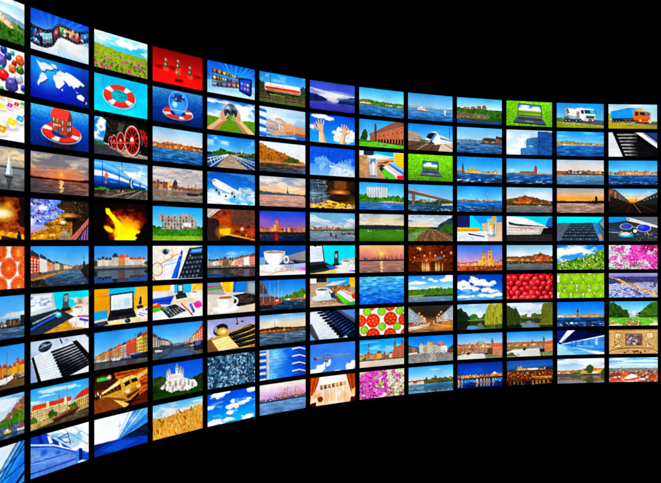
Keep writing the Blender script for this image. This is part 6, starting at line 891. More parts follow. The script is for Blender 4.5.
@S(11, 6, 'screen showing a heap of glossy red berries')
def _(p):
    p.vg(0, 100, '5c0808', '6c0c0c'); rs = np.random.RandomState(61)
    for j in range(6):
        for i in range(8):
            u = i * 14 + (j % 2) * 7 - 3 + rs.uniform(-2, 2); v = j * 20 - 2 + rs.uniform(-4, 4); r = rs.uniform(10.5, 14.5); a = rs.uniform(-60, 60); c = ['e02430', 'd82028', 'f03c48', 'c81c24', 'e83840'][rs.randint(5)]
            p.e(u + .6, v + 2, r / 2, r * .9, '4c0404', .8, rot=a, soft=.3); p.e(u, v, r / 2, r * .88, c, rot=a, soft=.12); p.e(u + 1, v + r * .3, r / 2.6, r * .55, 'a01018', .45, rot=a, soft=.8); p.e(u - 1.2, v - r * .22, r / 3.2, r * .36, 'f86870', .8, rot=a, soft=.7); p.e(u - 1.4, v - r * .36, 1, 1.4, 'ffc8c8', .85, soft=.6)
    p.nz(.1, 1062, 60, 40)
@S(11, 7, 'screen showing a still pond framed by dark willows on both sides')
def _(p):
    p.vg(0, 58, '88b8e4', 'b8d8f0', 'e4ecf0'); p.cl(0, 50, .55, 1071, 'eef4f8', fx=3, fy=5, al=.8); p.h('28,56 40,44 60,42 76,48', 64, ['2c4c18', '506c2c', '787c34'], 1072, 4); p.r(44, 40, 53, 58, 'e4e8ec'); p.poly('43,40 48,34 54,40', 'a8b0b4'); p.vg(64, 100, '4c5c4c', '2c3c34'); p.h('30,60 76,60', 65, ['8c9440', '5c6c28', '3c4c20'], 1073, 1); p.rf(65, 100, .66, '24382c', .3, 1074, 1); p.e(48, 88, 18, 12, '7898b8', .6, soft=.6); p.h('0,10 10,14 22,24 28,44 32,60', 92, ['1c2c0c', '44541c', '2c3c14', '6c7428'], 1075, 5, fx=36, fy=6); p.h('70,90 73,56 75,26 78,8 84,0 100,-2', 94, ['3c4414', '7c7c30', '5c6420', '9c9450'], 1076, 5, fx=40, fy=5); p.h('0,90 30,86 34,100', 100, ['101c0c', '1c2c14'], 1077, 2); p.h('72,92 100,90', 100, ['1c280c', '3c441c'], 1078, 2)
@S(11, 8, 'screen showing old-town roofs behind a broad white plaza, darker blue sky')
def _(p):
    p.vg(0, 42, '1c84e4', '58a4e8', 'a4c8e4'); p.h('0,42 100,42', 72, ['8c5c48', 'c88058', 'a87050', '5c6c44'], 1081, 2, fx=30); p.town(0, 78, 58, 4, 14, 24, ['d8a878', 'c88050', 'e8c8a0', 'a87050'], ['c8542c', 'b04c30', '7c5444'], 1082, '544'); p.poly('53,44 55,32 57,44', '5c4438'); p.r(78, 34, 83, 60, '7c6c4c'); p.poly('77,34 80,20 84,34', '3c7c58'); p.h('0,56 30,58 50,58', 72, ['d88458', '6c7c38', 'c0683c'], 1083, 2.5); p.poly('50,58 78,56 80,72 44,68', '988478'); p.nz(.15, 1084, 40, 30, 40, 54, 82, 74); p.poly('0,78 16,70 70,68 74,100 0,100', 'd8d4d0'); p.poly('10,74 60,70 66,74 8,84', 'e8e8e4'); p.poly('82,54 84,42 100,38 100,54', 'd85830'); p.poly('82,54 100,54 100,82 82,82', 'd8845c'); p.slats((84, 58), (84, 78), (100, 78), (100, 58), 3, '905048', 1.6, 1.6); p.e(38, 70, 3, 6, '2c3438'); p.h('72,84 100,82', 100, ['4c6c30', '88905c', 'a89888'], 1085, 2); p.h('0,88 12,82 22,96', 98, ['3c5424', '68783c'], 1086, 2); p.sp(14, 88, 30, 98, 6, 2, ['382c28', '705c50'], 1087)
@S(11, 9, 'screen showing a floodlit castle hill above a dark amber-lit night city')
def _(p):
    p.vg(0, 44, '1c50a0', '2c68b4', '284c84'); p.rg(90, 36, 40, 18, '142438', .9); p.h('0,38 20,36 60,34 100,38', 50, ['142418', '2c3828', '1c2c24'], 1091, 2); p.town(20, 84, 40, 3, 9, 16, ['d8c090', 'e8d8b0', 'c8b080', 'a89870'], ['98684c', '806050'], 1092, None); p.poly('22,36 25,22 28,30 31,20 34,36', 'c8a070'); p.r(46, 32, 68, 40, 'e8e4cc'); p.h('0,40 100,40', 86, ['1c0c08', '5c2814', '8c4420', '3c1810', '241008'], 1093, 2, fx=26, fy=18); p.sp(0, 46, 100, 84, 160, 1.4, ['f0a040', 'c86828', '2c100a', '883818', 'ffc878'], 1094, asp=1.5); p.r(54, 66, 98, 70, 'ffb858', .8); p.vg(82, 100, '140c10', '0c1420'); p.h('0,76 100,76', 84, ['2c1008', '6c3014', '180a06'], 1095, 1)
    for u, w in ((8, 2), (16, 3), (24, 2), (32, 3), (56, 4), (64, 5), (72, 4), (80, 5), (90, 4)): p.r(u - w / 2, 82, u + w / 2, 96, 'd89048', .65)
    p.sp(0, 84, 100, 98, 60, 1.2, ['1c2438', '3c2c2c', 'e8a860'], 1096, asp=2)
# column 12
@S(12, 0, 'screen showing a white concrete mixer truck on a country road')
def _(p):
    p.vg(0, 68, '1c94ee', '48a4ea', '6cb0e4'); p.rg(0, 60, 30, 50, 'a8d0ec', .6); p.h('0,62 12,60 16,66', 72, ['3c6c1c', '5c8c2c'], 1101, 2); p.h('80,70 100,68', 76, ['4c7c20', '6c7c30'], 1102, 1); p.poly('0,72 100,72 100,88 0,78', '585c64'); p.poly('0,78 100,88 100,102 0,102', '8c9c1c'); p.poly('0,74 60,82 100,90 100,94 60,88 0,80', 'c8b094', .6); p.nz(.08, 1103, 30, 20, 0, 76)
    p.r(16, 64, 70, 70, '3c3c3c'); p.poly('17,26 24,20 40,24 58,34 56,62 30,60 20,44', 'f0ece8'); p.poly('20,44 30,60 56,62 56,54 32,52', 'a89c94'); p.poly('18,28 24,21 28,40 22,44', '7c7068'); p.l('30,24 36,58', 1.4, 'c8beb4'); p.poly('40,20 56,18 56,34 44,32', 'e8e4e0'); p.poly('14,58 24,52 28,64 16,66', '6c645c'); p.r(42, 34, 48, 60, '8c847c')
    p.poly('50,24 56,20 78,22 81,44 82,64 76,72 54,70 49,58', 'f4f4f2'); p.poly('58,26 79,27 80,42 60,41', '14485c'); p.poly('70,28 79,28 79,40 72,40', '38c8d8'); p.poly('51,28 57,27 58,42 52,42', '243840'); p.r(62, 50, 80, 60, '1c2024'); p.l('62,53 80,54', 1, 'c8ccd0'); p.l('60,63 82,64', 2.4, '4c4c4c'); p.e(63, 61, 1.6, 2, 'f8f4d8'); p.e(80, 61, 1.4, 2, 'f8f4d8'); p.l('81,28 84,40', 2, '2c2c30')
    for u in (20, 27, 42, 50, 71): p.e(u, 71, 4, 7.6, '181818'); p.e(u, 71, 2, 3.8, '88868a')
@S(12, 1, 'screen showing a wide blue bay with a city on a low hill')
def _(p):
    p.vg(0, 50, '1c90f0', '50b0f4', '94d0f6'); p.cl(4, 40, .42, 1111, 'a8dcf8', fx=3, fy=10, al=.6); p.h('0,42 20,38 40,42 70,46 100,50', 60, ['8c7c60', 'b8946c', '6c7448', 'd8b890'], 1112, 2, fx=30); p.town(0, 100, 56, 2, 8, 40, ['d8a878', 'e8c8a0', 'b87850', 'f0e4d0'], ['a8604c', '8c7064'], 1113, None); p.h('0,52 60,53 100,54', 59, ['4c5c34', 'e0c8a8', '8c5c48', 'c8a888'], 1114, 1, fx=50); p.sp(4, 54, 30, 58, 8, 1.6, ['fff'], 1115, asp=3); p.wt(57, '2870b4', '1c5498', 1116, .25)
@S(12, 2, 'screen showing a hazy dusk waterfront with pale pink clouds')
def _(p):
    p.vg(0, 46, 'a8c4dc', 'd4d4dc', 'ecdcd0'); p.rg(24, 32, 16, 9, 'f8e0c8', .9); p.cl(6, 40, .45, 1121, 'f0d8c8', fx=3, fy=7, al=.7); p.h('0,44 14,46 24,54', 64, ['8c4c1c', 'b86c2c', '5c4020'], 1122, 3); p.town(24, 100, 58, 5, 14, 22, ['b87850', 'd8a878', '8c5c44', 'e8c8a0', '6c5c58'], ['6c4438', '8c5840'], 1123, '544'); p.r(90, 40, 94, 56, 'e8b848'); p.h('14,56 100,55', 62, ['2c2c28', '5c4c38', '3c3830'], 1124, 1.2, fx=40); p.wt(61, '6c98bc', '3c6c98', 1125, .1); p.sp(44, 63, 70, 66, 10, 1.2, ['fff', 'b8d0e0'], 1126)
@S(12, 3, 'screen showing an orange sunset and a black tower silhouette')
def _(p):
    p.vg(0, 56, 'a0a8ac', 'b8b0a4', 'e0b080', 'f89848', 'f8a040'); p.cl(0, 34, .45, 1131, 'd8c0a8', fx=3, fy=9, al=.5); p.rg(46, 50, 30, 8, 'ffc860', .8); p.h('0,52 40,52 70,52 100,50', 64, ['1c1410', '2c1c14', '14100e'], 1132, 1); p.poly('81,56 81,38 82,34 83.4,29 85,34 86,38 86,58', '141010'); p.r(74, 50, 98, 62, '181210'); p.vg(58, 62, '2c201c', '1c1816'); p.wt(61, 'b89484', '8c7468', 1133, .2, hi='f0c0a0'); p.rg(80, 62, 24, 10, '241c1c', .8)
@S(12, 4, 'screen showing a bare laptop keyboard in perspective, cyan behind')
def _(p):
    p.vg(0, 100, '04dcfa', '38586c', '283848'); p.r(0, 0, 100, 26, '08e0fa'); p.poly('0,28 20,26 80,24 100,60 100,102 0,102', '586878'); p.poly('30,26 74,25 90,102 4,102', '1c2834')
    for j in range(7):
        v = 29 + j * j * .9 + j * 4.4; hgt = 3 + j * .8; l0 = 29 - j * 3.6; r0 = 75 + j * 2; n = 12
        for i in range(n): a = l0 + (r0 - l0) * i / n; b = l0 + (r0 - l0) * (i + .8) / n; p.poly([(a, v), (b, v), (b - .4, v + hgt), (a - .6, v + hgt)], ['54667a', '3c4c5e', '48586a'][(i + j) % 3])
    p.poly('76,25 82,25 98,100 90,100', '1c88e0'); p.poly('88,74 94,72 97,92 91,96', 'e08c28'); p.poly('88,26 100,4 100,50', '78889c'); p.l('88,26 100,54', 2.4, '14181c'); p.l('88,26 100,2', 2.4, '1c2838'); p.nz(.1, 1141, 50, 40, 0, 26)
@S(12, 5, 'screen showing chestnut leaves and white blossoms reaching into cloudy blue sky')
def _(p):
    p.vg(0, 100, '1c78e4', '3c9cf2', '7cc4f8'); p.cl(0, 74, .58, 1151, 'fff', fx=3, fy=4, k=4); p.rg(46, 14, 26, 20, 'fff', .9); p.h('0,66 12,74 24,58 34,62 46,48 58,56 66,46 78,40 88,26 96,14 100,18', 100, ['1c4410', '3c741c', '64981c', '8cb434', '2c5414'], 1152, 9, fx=22, fy=18, fr=16); p.sp(0, 60, 100, 100, 110, 2.2, ['7cac2c', '2c5c14', '9cc04c', '1c3c0c', 'd8c890'], 1153, asp=1.6, rot=50); p.sp(60, 36, 100, 64, 50, 2, ['8cb038', '3c6c18', '4c8420'], 1154, asp=1.6, rot=50)
    for u, v in ((46, 54), (56, 62), (68, 58), (76, 50), (20, 76), (36, 84), (84, 60), (92, 40), (60, 84), (10, 84), (80, 84)): p.sp(u - 1.2, v - 8, u + 1.2, v + 4, 7, 1.6, ['f0e0c8', 'f8ecd8', 'e8b8a0'], int(u * v))
@S(12, 6, 'screen showing overlapping green lime slices on white')
def _(p):
    p.vg(0, 100, 'f4f8e8', 'f8f8f0')
    for u, v, r in ((18, 24, 23), (43, 24, 23), (68, 26, 23), (92, 22, 23), (5, 56, 21), (29, 60, 22), (55, 60, 22), (81, 58, 22), (102, 58, 20), (16, 92, 21), (42, 94, 22), (68, 94, 22), (92, 92, 22), (6, -8, 18), (31, -6, 18), (56, -6, 18), (80, -8, 18)):
        r *= 1.12; p.e(u, v, r / 2, r * .86, '3c680a', soft=.06); p.e(u, v, r / 2.1, r * .82, '94c42c', soft=.08); p.e(u, v, r / 2.25, r * .77, '84b814', soft=.2)
        p.e(u - 1, v - r * .15, r / 3.4, r * .5, 'a8d42c', .7, soft=.7)
        for k in range(8): a = k * .785 + u; p.l([(u + r / 8 * math.cos(a), v + r * .22 * math.sin(a)), (u + r / 2.6 * math.cos(a), v + r * .66 * math.sin(a))], .9, 'b0d848', .22)
        p.e(u, v, 1, 2, 'd0e888')
    p.nz(.08, 1161, 40, 30)
@S(12, 7, 'screen showing a slender spire at centre over dark navy waves')
def _(p):
    p.vg(0, 60, '0c6ce0', '2488ea', '68b4f2'); p.town(0, 100, 62, 3, 9, 30, ['e0a868', 'c88848', 'f0d0a0', 'd8b888'], ['a86844', '8c5840'], 1171, None); p.town(54, 88, 62, 6, 11, 8, ['e8a848', 'd89850'], ['a86c40'], 1172, '754'); p.town(0, 14, 61, 6, 9, 3, ['e8dcc8', 'd0c0a8'], ['8c7464'], 1173, '665'); p.r(41, 44, 46, 62, 'a87048'); p.poly('41,44 43.5,22 46,44', '3c3834'); p.r(40, 43, 47, 45, 'b87c54'); p.poly('22,62 58,62 54,66 26,66', 'f0f4f8'); p.h('0,61 100,61', 65, ['5c4c38', 'c8b090', '3c4838'], 1174, .8, fx=50); p.wt(64, '1c508c', '0c2850', 1175, .4); p.wave(80, 1176, '7ca4c8'); p.sp(20, 84, 44, 90, 12, 1.6, ['c8e0f0'], 1177, asp=2.4)
@S(12, 8, 'screen showing a blurred blue metro station with streaking white light')
def _(p):
    p.vg(0, 100, '0c1c70', '1c54b8', '4ca0e8'); p.poly('0,0 24,0 6,46 0,50', '0c2c90'); p.poly('22,0 38,0 8,50 4,46', 'f8fcff'); p.poly('38,0 100,0 100,22 12,54', '08124c'); p.poly('60,0 100,0 100,16 64,14', '04081c'); p.poly('8,56 100,22 100,98 60,92', '2c7cd8'); p.poly('10,54 100,22 100,28 12,57', 'e8f6fc'); p.poly('0,50 12,56 84,100 0,100', '70c0f4'); p.poly('0,54 10,60 40,100 0,100', 'a8e0fa'); p.poly('26,66 100,92 100,102 88,102', 'f4fcff')
    for u, w in ((30, 2), (38, 3), (50, 6), (66, 4), (80, 6)): t = 54 - u * .22; p.poly([(u, t), (u + w, t - 1), (u + w, t + 26), (u, t + 24)], '0c3c98' if int(u) % 4 else 'd0ecfa')
    p.poly('40,62 76,66 76,69 40,65', 'd8f0fc'); p.h('20,44 100,36', 86, ['1454b0', '3c94e4', '80c8f4', '1c60c4'], 1181, 2, fx=3, fy=14, al=.5); p.e(6, 52, 3, 4, '04102c')
@S(12, 9, 'screen showing yellow riverside houses and a round dark tree')
def _(p):
    p.vg(0, 56, '3c98ec', 'a8d4f4', 'e8f2f8'); p.cl(0, 46, .68, 1191, 'fff', 'c8dcee', fx=3, fy=6); p.h('0,46 24,48 60,44 100,42', 64, ['a87050', 'c89064', '8c5c40'], 1192, 2, fx=24); p.town(0, 44, 62, 5, 12, 9, ['d8a878', 'e8c8a0', 'c89068'], ['c85c38', 'a84c34'], 1193, '654'); p.town(44, 60, 60, 10, 16, 2, ['e8c060', 'ecd090'], ['b86038'], 1194, '654'); p.e(69, 42, 8, 15, '2c4414', soft=.25); p.h('60,44 64,30 69,26 75,32 78,46', 60, ['1c300e', '3c5a1c', '2c4814'], 1195, 3); p.town(76, 94, 60, 12, 18, 2, ['f0b838', 'e8a838'], ['e0682c'], 1196, '654'); p.h('92,44 100,40', 64, ['2c5420', '48702c'], 1197, 3); p.h('36,56 46,48 54,60', 66, ['3c6c24', '5c8c34'], 1198, 3); p.poly('0,60 40,62 46,68 0,68', '544c48'); p.r(74, 54, 86, 62, 'ece4dc'); p.wt(66, '98806c', '685c54', 1199, .2); p.rf(67, 100, .75, '6c625c', .5, 1200, 2)
# column 13
@S(13, 0, 'screen showing a lorry with blue trailer and orange cab')
def _(p):
    p.vg(0, 76, '98d4f6', 'b8e0f8', 'd8ecf8'); p.rg(60, 4, 40, 18, 'f4fafc', .7); p.rg(6, 20, 26, 30, 'e0eaf4', .8); p.poly('0,36 5,40 5,66 0,68', 'a8bc38'); p.h('84,72 100,68', 76, ['5c8c28', '748c3c'], 1201, 1); p.poly('0,66 60,76 100,78 100,88 60,86 0,72', '707078'); p.poly('0,72 60,82 100,88 100,102 0,102', 'b0a414'); p.poly('0,68 60,78 90,84 60,84 0,74', 'c0a890', .7); p.poly('60,94 100,86 100,102 60,102', 'a89c20'); p.e(44, 86, 6, 1.6, '7c741c', soft=.4)
    p.poly('5,30 44,14 54,16 52,56 6,58', '1c98f0'); p.poly('44,14 72,18 60,24 54,60 52,56', '3cb0f8'); p.poly('5,30 44,14 72,18 54,16', '0c74c8'); p.slats((8, 30), (50, 16), (50, 56), (8, 58), 8, '1478c8', .8, 1); p.l('6,44 52,38', .8, '3cacf8'); p.poly('6,58 52,56 54,72 10,70', '24282c'); p.poly('30,60 50,58 50,66 32,68', '584c48')
    p.poly('51,40 54,24 62,20 80,28 85,34 86,68 80,76 56,74 51,60', 'f07018'); p.poly('54,24 62,20 80,27 84,32 64,30', 'f8a838'); p.poly('64,30 83,34 84,46 65,44', '18284c'); p.poly('74,34 82,36 82,44 75,43', '4888c8'); p.poly('55,30 61,30 61,46 54,46', '203040'); p.l('62,30 62,72', 1.4, 'b84c10'); p.r(66, 52, 84, 56, '8c6c5c'); p.r(66, 60, 84, 68, 'c84c10'); p.e(66, 66, 2, 3, 'f8d8a0'); p.e(83, 66, 1.8, 3, 'f8d8a0'); p.poly('56,72 84,74 82,78 58,77', '2c1c14'); p.l('86,34 87,46', 2, '5c3018')
    for u in (10, 16, 22, 36, 43): p.e(u, 70, 3.2, 6, '141618'); p.e(u, 70, 1.5, 3, '8a8a8c')
    p.e(57, 70, 3.4, 7.4, '141414'); p.e(57, 70, 1.6, 3.6, '9c8c80'); p.e(77, 77, 3, 3, '141414')
@S(13, 1, 'screen showing dark grey piano keys cut by a bright diagonal edge')
def _(p):
    p.vg(0, 100, 'e8eef4', 'dce4ee', 'f4f8fc'); p.slats((-1, 10), (-1, 104), (30, 104), (12, 4), 6, 'b8c2d0', .9, .9); p.poly('8,-1 58,-1 104,58 104,102 30,102', '0a0a0e'); p.poly('16,-1 56,-1 62,102 36,102', 'b8bcc4')
    for k in range(8):
        y = 2 + k * 13.6; u = 12 + k * 2.9; p.poly([(u - 3, y - 3), (58, y - 4 + k * .3), (62, y + 3), (u + 4, y + 5), (u - 2, y + 3)], '07070b'); p.poly([(u + 6, y + 5), (60, y + 3.4), (60, y + 9), (u + 9, y + 10)], ['8c8480', 'a09890', '787472', '98928c'][k % 4], .8)
    p.rg(64, 64, 20, 80, '08080c', 1, .7); p.poly('58,-1 104,-1 104,66', '243c74'); p.poly('54,-1 66,-1 104,54 104,70', 'f4f4f8'); p.poly('66,-1 71,-1 104,46 104,54', '98a4b8'); p.poly('80,-1 104,-1 104,36', '2c4c88'); p.h('56,30 104,76', 102, ['08080c', '12141a', '1c222c'], 1211, 1, fx=8, fy=16, al=.8)
@S(13, 2, 'screen showing a long row of orange houses beyond dark blue water')
def _(p):
    p.vg(0, 52, '2c98f0', '54b4f6', 'a0d8f8'); p.town(0, 20, 58, 4, 10, 8, ['b8a898', 'd8c8b8', '8c7c74'], ['6c5c58'], 1221, None); p.town(20, 78, 58, 8, 15, 18, ['e8a050', 'd88848', 'f0b868', 'd86c40', 'e8c080'], ['b8603c', 'a85038'], 1222, '755'); p.town(78, 100, 58, 6, 12, 7, ['d89878', 'c87c60', 'e0b8a0'], ['9c5c50'], 1223, '755'); p.h('8,54 20,52', 60, ['3c5c28'], 1224, 2); p.h('0,57 100,57', 62, ['3c3c34', '8c7c68', 'd8c8b0', '5c5c3c'], 1225, .8, fx=50); p.wt(60, '2464a4', '143c70', 1226, .35); p.wave(82, 1227, '6c94b8'); p.wave(88, 1228, '0c2440')
@S(13, 3, 'screen showing rails between two parked trains at sunset')
def _(p):
    p.vg(0, 56, '4c9cdc', '90c0e4', 'f0d8b0', 'f89840'); p.rg(82, 14, 6, 5, 'fff4e8', .95); p.rg(48, 52, 22, 20, 'ffa040', 1, .8); p.vg(56, 100, '241812', '141010'); p.poly('0,0 14,4 44,54 36,60 0,72', '4c3c34'); p.poly('0,0 14,4 40,50 34,54 0,24', '5c4c44'); p.poly('0,30 38,54 36,60 0,76', '281c18'); p.r(0, 8, 8, 22, 'e8582c', .8); p.r(12, 14, 16, 40, '8c7c6c'); p.r(22, 26, 24.6, 46, '7c6c60'); p.r(30, 38, 31.6, 50, '6c5c54'); p.poly('0,12 3,12 3,50 0,52', '746454'); p.poly('56,54 70,44 100,16 100,64 60,62', '2c2c2c'); p.poly('70,42 100,14 100,22 72,46', '4c4c4c')
    for k in range(5): u = 72 + k * 6.4; p.r(u, 44 - k * 4.4, u + 3, 50 - k * 3.6, '707c88')
    p.poly('44,56 52,56 100,104 20,104', '1c1614'); p.l('49,56 66,100', 1.6, 'c88c5c'); p.l('47,58 36,100', 1.3, '5c4434'); p.l('52,57 96,94', 1, '7c5c44'); p.l('45,58 6,96', 1, '4c3428'); p.l('28,32 100,30', .7, '584c44'); p.l('56,54 57,30', 1.2, '3c3030'); p.rg(47, 56, 12, 6, 'ff6c20', .9)
@S(13, 4, 'screen showing folded eyeglasses lying on a dark keyboard')
def _(p):
    p.vg(0, 100, '3c444c', '343c48', '2c3440'); p.poly('0,0 40,0 36,16 0,26', '1894ec'); p.h('0,24 100,20', 100, ['1c242c', '384450', '2c343c', '48545f'], 1241, 1, fx=30, fy=26); p.poly('38,0 100,0 100,40 60,24 38,14', '687078'); p.poly('36,4 44,4 100,36 100,46 38,16', 'e4e0dc'); p.e(41, 10, 2.4, 4, '7c7c80')
    p.e(36, 40, 13, 13, 'e8dcc8', inner=.88, soft=.1); p.e(36, 40, 11, 11, '3c58c8', .85); p.e(42, 36, 5, 6, '2c40c0', .9, soft=.5); p.e(72, 46, 15, 16, 'e0d0b8', inner=.89, soft=.1); p.e(72, 46, 13, 14, '2038d0', .9); p.e(68, 42, 6, 6, '4c70e8', .8, soft=.5); p.l('48,42 60,44', 2, 'f0b840'); p.e(54, 58, 4, 7, 'f0ece4'); p.l('78,62 82,76', 4, 'f0a828'); p.l('0,50 14,58 26,62', 4, '1c58c0'); p.l('0,62 24,66', 2, 'd8d4cc'); p.e(36, 74, 16, 10, '28b0d8'); p.e(35, 70, 10, 7, 'f4f0e4'); p.sp(24, 60, 48, 72, 14, 2, ['f0b030', 'fff', '404850'], 1242); p.l('20,66 46,72', 1.6, 'e8a030'); p.sp(50, 66, 100, 98, 50, 1.4, ['5c6874', '182028', '8c9cac'], 1243, asp=2)
@S(13, 5, 'screen showing a pink flowering tree against white sky, between glasses and city-night pictures')
def _(p):
    p.h('0,0 100,0', 100, ['5c6c4c', '9c9890', 'd0d8dc', 'e8eef2', '7c8470'], 1251, 0, fx=12, fy=9); p.rg(46, 6, 14, 16, 'fff', 1, .6); p.rg(4, 20, 12, 40, 'a8c8e8', .8); n = fbm(1252, 8, 6, 4); w = np.clip((UU - 6) / 50, 0, 1) * np.clip(1.3 - np.abs(VV - 40 - (100 - UU) * .12) / 52, 0, 1)
    p.mix(np.clip((n + w * .6 - .66) * 7, 0, 1), ramp(fbm(1253, 30, 22, 3, gain=.8), ['6c1c50', 'b82c8c', 'e038b0', 'ec58c0', 'f890d8', 'c82c9c'])); p.mix(np.clip((UU - 62) / 10, 0, 1) * np.clip((44 - VV) / 16, 0, 1) * (n > .35), ramp(fbm(1254, 26, 20, 3), ['5c1840', 'a0286c', 'd03ca0']))
    p.sp(10, 10, 100, 80, 160, 2, ['f070cc', 'c82898', '8c2468', 'f8b0e4'], 1255); p.sp(0, 66, 66, 100, 150, 2, ['4c4438', '98a070', 'e0dcdc', '2c3424', 'b888a0', '78906c'], 1256); p.sp(66, 82, 100, 100, 70, 2.6, ['f054c0', 'e038b0', 'f8a8dc', 'b02c88'], 1257); p.sp(0, 0, 30, 60, 60, 2, ['98a058', 'd868b8', '5c544c', 'f0f4f8'], 1258)
@S(13, 6, 'screen showing a dusk city from above, a golden highway crossing violet snow')
def _(p):
    p.vg(0, 100, '8c8cd0', '5c5c9c', '6470b4', '88a0e8'); p.vg(0, 16, 'a8a0d8', '7c78c4'); p.h('0,16 100,14', 44, ['3c3c74', '5c5488', '28305c', '8878a0'], 1261, 1, fx=20, fy=30); p.h('0,44 100,36', 100, ['4c58a8', '8c9ce8', 'c0c8f4', '585c98', '6c80d4'], 1262, 2, fx=16, fy=16)
    c = np.interp(UU, [0, 8, 20, 36, 56, 78, 100], [14, 18, 28, 42, 58, 74, 88]); w = np.interp(UU, [0, 40, 100], [3, 6, 13]); n = fbm(1266, 40, 22, 3)
    p.mix(np.clip(1.25 - np.abs(VV - c) / w, 0, 1) * np.clip(n * 2.4 - .5, 0, 1), ramp(n, ['a86828', 'e89828', 'ffc048', 'ffe8a0'])); rs = np.random.RandomState(8)
    for k in range(60): u = rs.uniform(0, 100); v = np.interp(u, [0, 8, 20, 36, 56, 78, 100], [14, 18, 28, 42, 58, 74, 88]) + rs.uniform(-1, 1) * (2 + u * .09); p.l([(u, v), (u + rs.uniform(3, 8), v + rs.uniform(2, 5))], rs.uniform(.8, 1.8), ['ffd868', 'f09820', 'fff0b8', '8c4c38', '5c4470'][rs.randint(5)])
    p.l('20,36 70,40', 1.6, 'c87848', .7); p.l('40,58 0,60', 2.4, 'c88058', .8)
    p.sp(0, 40, 60, 70, 40, 1.8, ['e8c0a0', '3c4480', 'f0dcb8', 'b8886c'], 1263, asp=2); p.sp(0, 66, 70, 100, 60, 2.2, ['343c78', 'a8b8f4', 'd0d8fc', '7c6888'], 1264, asp=1.6); p.sp(50, 40, 100, 58, 30, 1.6, ['2c3468', 'b0b8c8', 'c89878'], 1265, asp=2); p.poly('92,30 96,28 96,56 92,56', '4c5078')
@S(13, 7, 'screen showing a formal park lawn with flower beds and white fountain')
def _(p):
    p.vg(0, 60, '4cb0f0', '8cd0f6', 'd0ecf8'); p.h('40,52 60,50', 64, ['5c8c3c', '88a860'], 1271, 2); p.h('0,2 14,6 20,18 30,34 44,46', 64, ['0c2408', '244c14', '3c6c1c', '183c0e'], 1272, 6, fx=22, fy=16); p.h('56,52 70,36 80,16 90,4 100,0', 64, ['14340c', '34641c', '548428', '244c14'], 1273, 6, fx=22, fy=16); p.poly('46,62 48,44 51,36 54,44 57,62', 'e8ecec'); p.r(42, 54, 60, 64, 'c8ccd0'); p.r(0, 63, 100, 67, 'a8b0a0'); p.h('0,60 40,60', 66, ['1c3010', '3c4c20'], 1274, 2); p.h('60,58 100,58', 66, ['24401a', '3c5c24'], 1275, 2); p.vg(66, 100, '5cb028', '6cc030', '5ca428'); p.nz(.1, 1276, 30, 30, 0, 66)
    p.e(50, 84, 46, 15, 'e0d4bc', inner=.93, soft=.05); p.sp(36, 80, 66, 98, 60, 2.2, ['e85c78', 'f8a0b0', '3c7c1c', 'c83858', 'f0d0d0'], 1277); p.sp(0, 84, 14, 98, 20, 2.4, ['e04838', 'f0a080', 'c83428'], 1278); p.poly('84,92 100,86 100,100 82,100', 'f0d8d0'); p.poly('0,96 20,90 30,100 0,100', 'e8d8cc'); p.sp(18, 70, 84, 80, 20, 1.4, ['e86070', 'f8f0e0', '3c7820'], 1279)
@S(13, 8, 'screen showing an ornate golden ceiling with a framed painted panel')
def _(p):
    p.vg(0, 100, 'c89c5c', 'd0a468', 'b88c50'); p.h('0,0 100,0', 100, ['a87c40', 'd8b078', 'c89858', 'e0bc88'], 1281, 0, fx=16, fy=14); p.r(0, 0, 100, 5, '9c6c34'); p.l('0,7 100,7', 1, 'e8c890')
    for a in ('14,14 26,14 24,40 12,34', '76,14 90,14 92,34 78,40', '8,74 26,50 26,74', '92,74 76,50 76,74'): p.poly(a, 'e8d0a0'); q = [tuple(float(k) for k in z.split(',')) for z in a.split()]; p.l(q + [q[0]], 2.2, '8c5c2c')
    p.sp(12, 16, 26, 72, 14, 3, ['f4e8d0', 'b88c58', '8c6440'], 1282); p.sp(76, 16, 90, 72, 14, 3, ['f4e8d0', 'b88c58', '8c6440'], 1283); p.r(34, 18, 68, 66, '7c5428'); p.r(36, 21, 66, 63, '8c8c98'); p.sp(37, 24, 65, 61, 60, 3.4, ['b8bcc8', '5c5c78', '7c5c4c', 'd0c8c0', '8c4c34', '3c3c50'], 1284, asp=1.4); p.r(58, 22, 66, 62, '6c4c38', .6)
    p.l([(u, 94 - 18 * (1 - ((u - 50) / 50) ** 2) ** .5 if abs(u - 50) < 50 else 94) for u in range(0, 101, 4)], 4, '8c5c28'); p.l([(u, 98 - 18 * (1 - ((u - 50) / 50) ** 2) ** .5 if abs(u - 50) < 50 else 98) for u in range(0, 101, 4)], 2, 'e8c488'); p.sp(30, 88, 74, 98, 20, 2.6, ['6c4420', '8c5c34', '4c2c14'], 1285); p.l('2,10 2,80', 1.4, '9c6c38'); p.l('98,10 98,80', 1.4, '9c6c38')
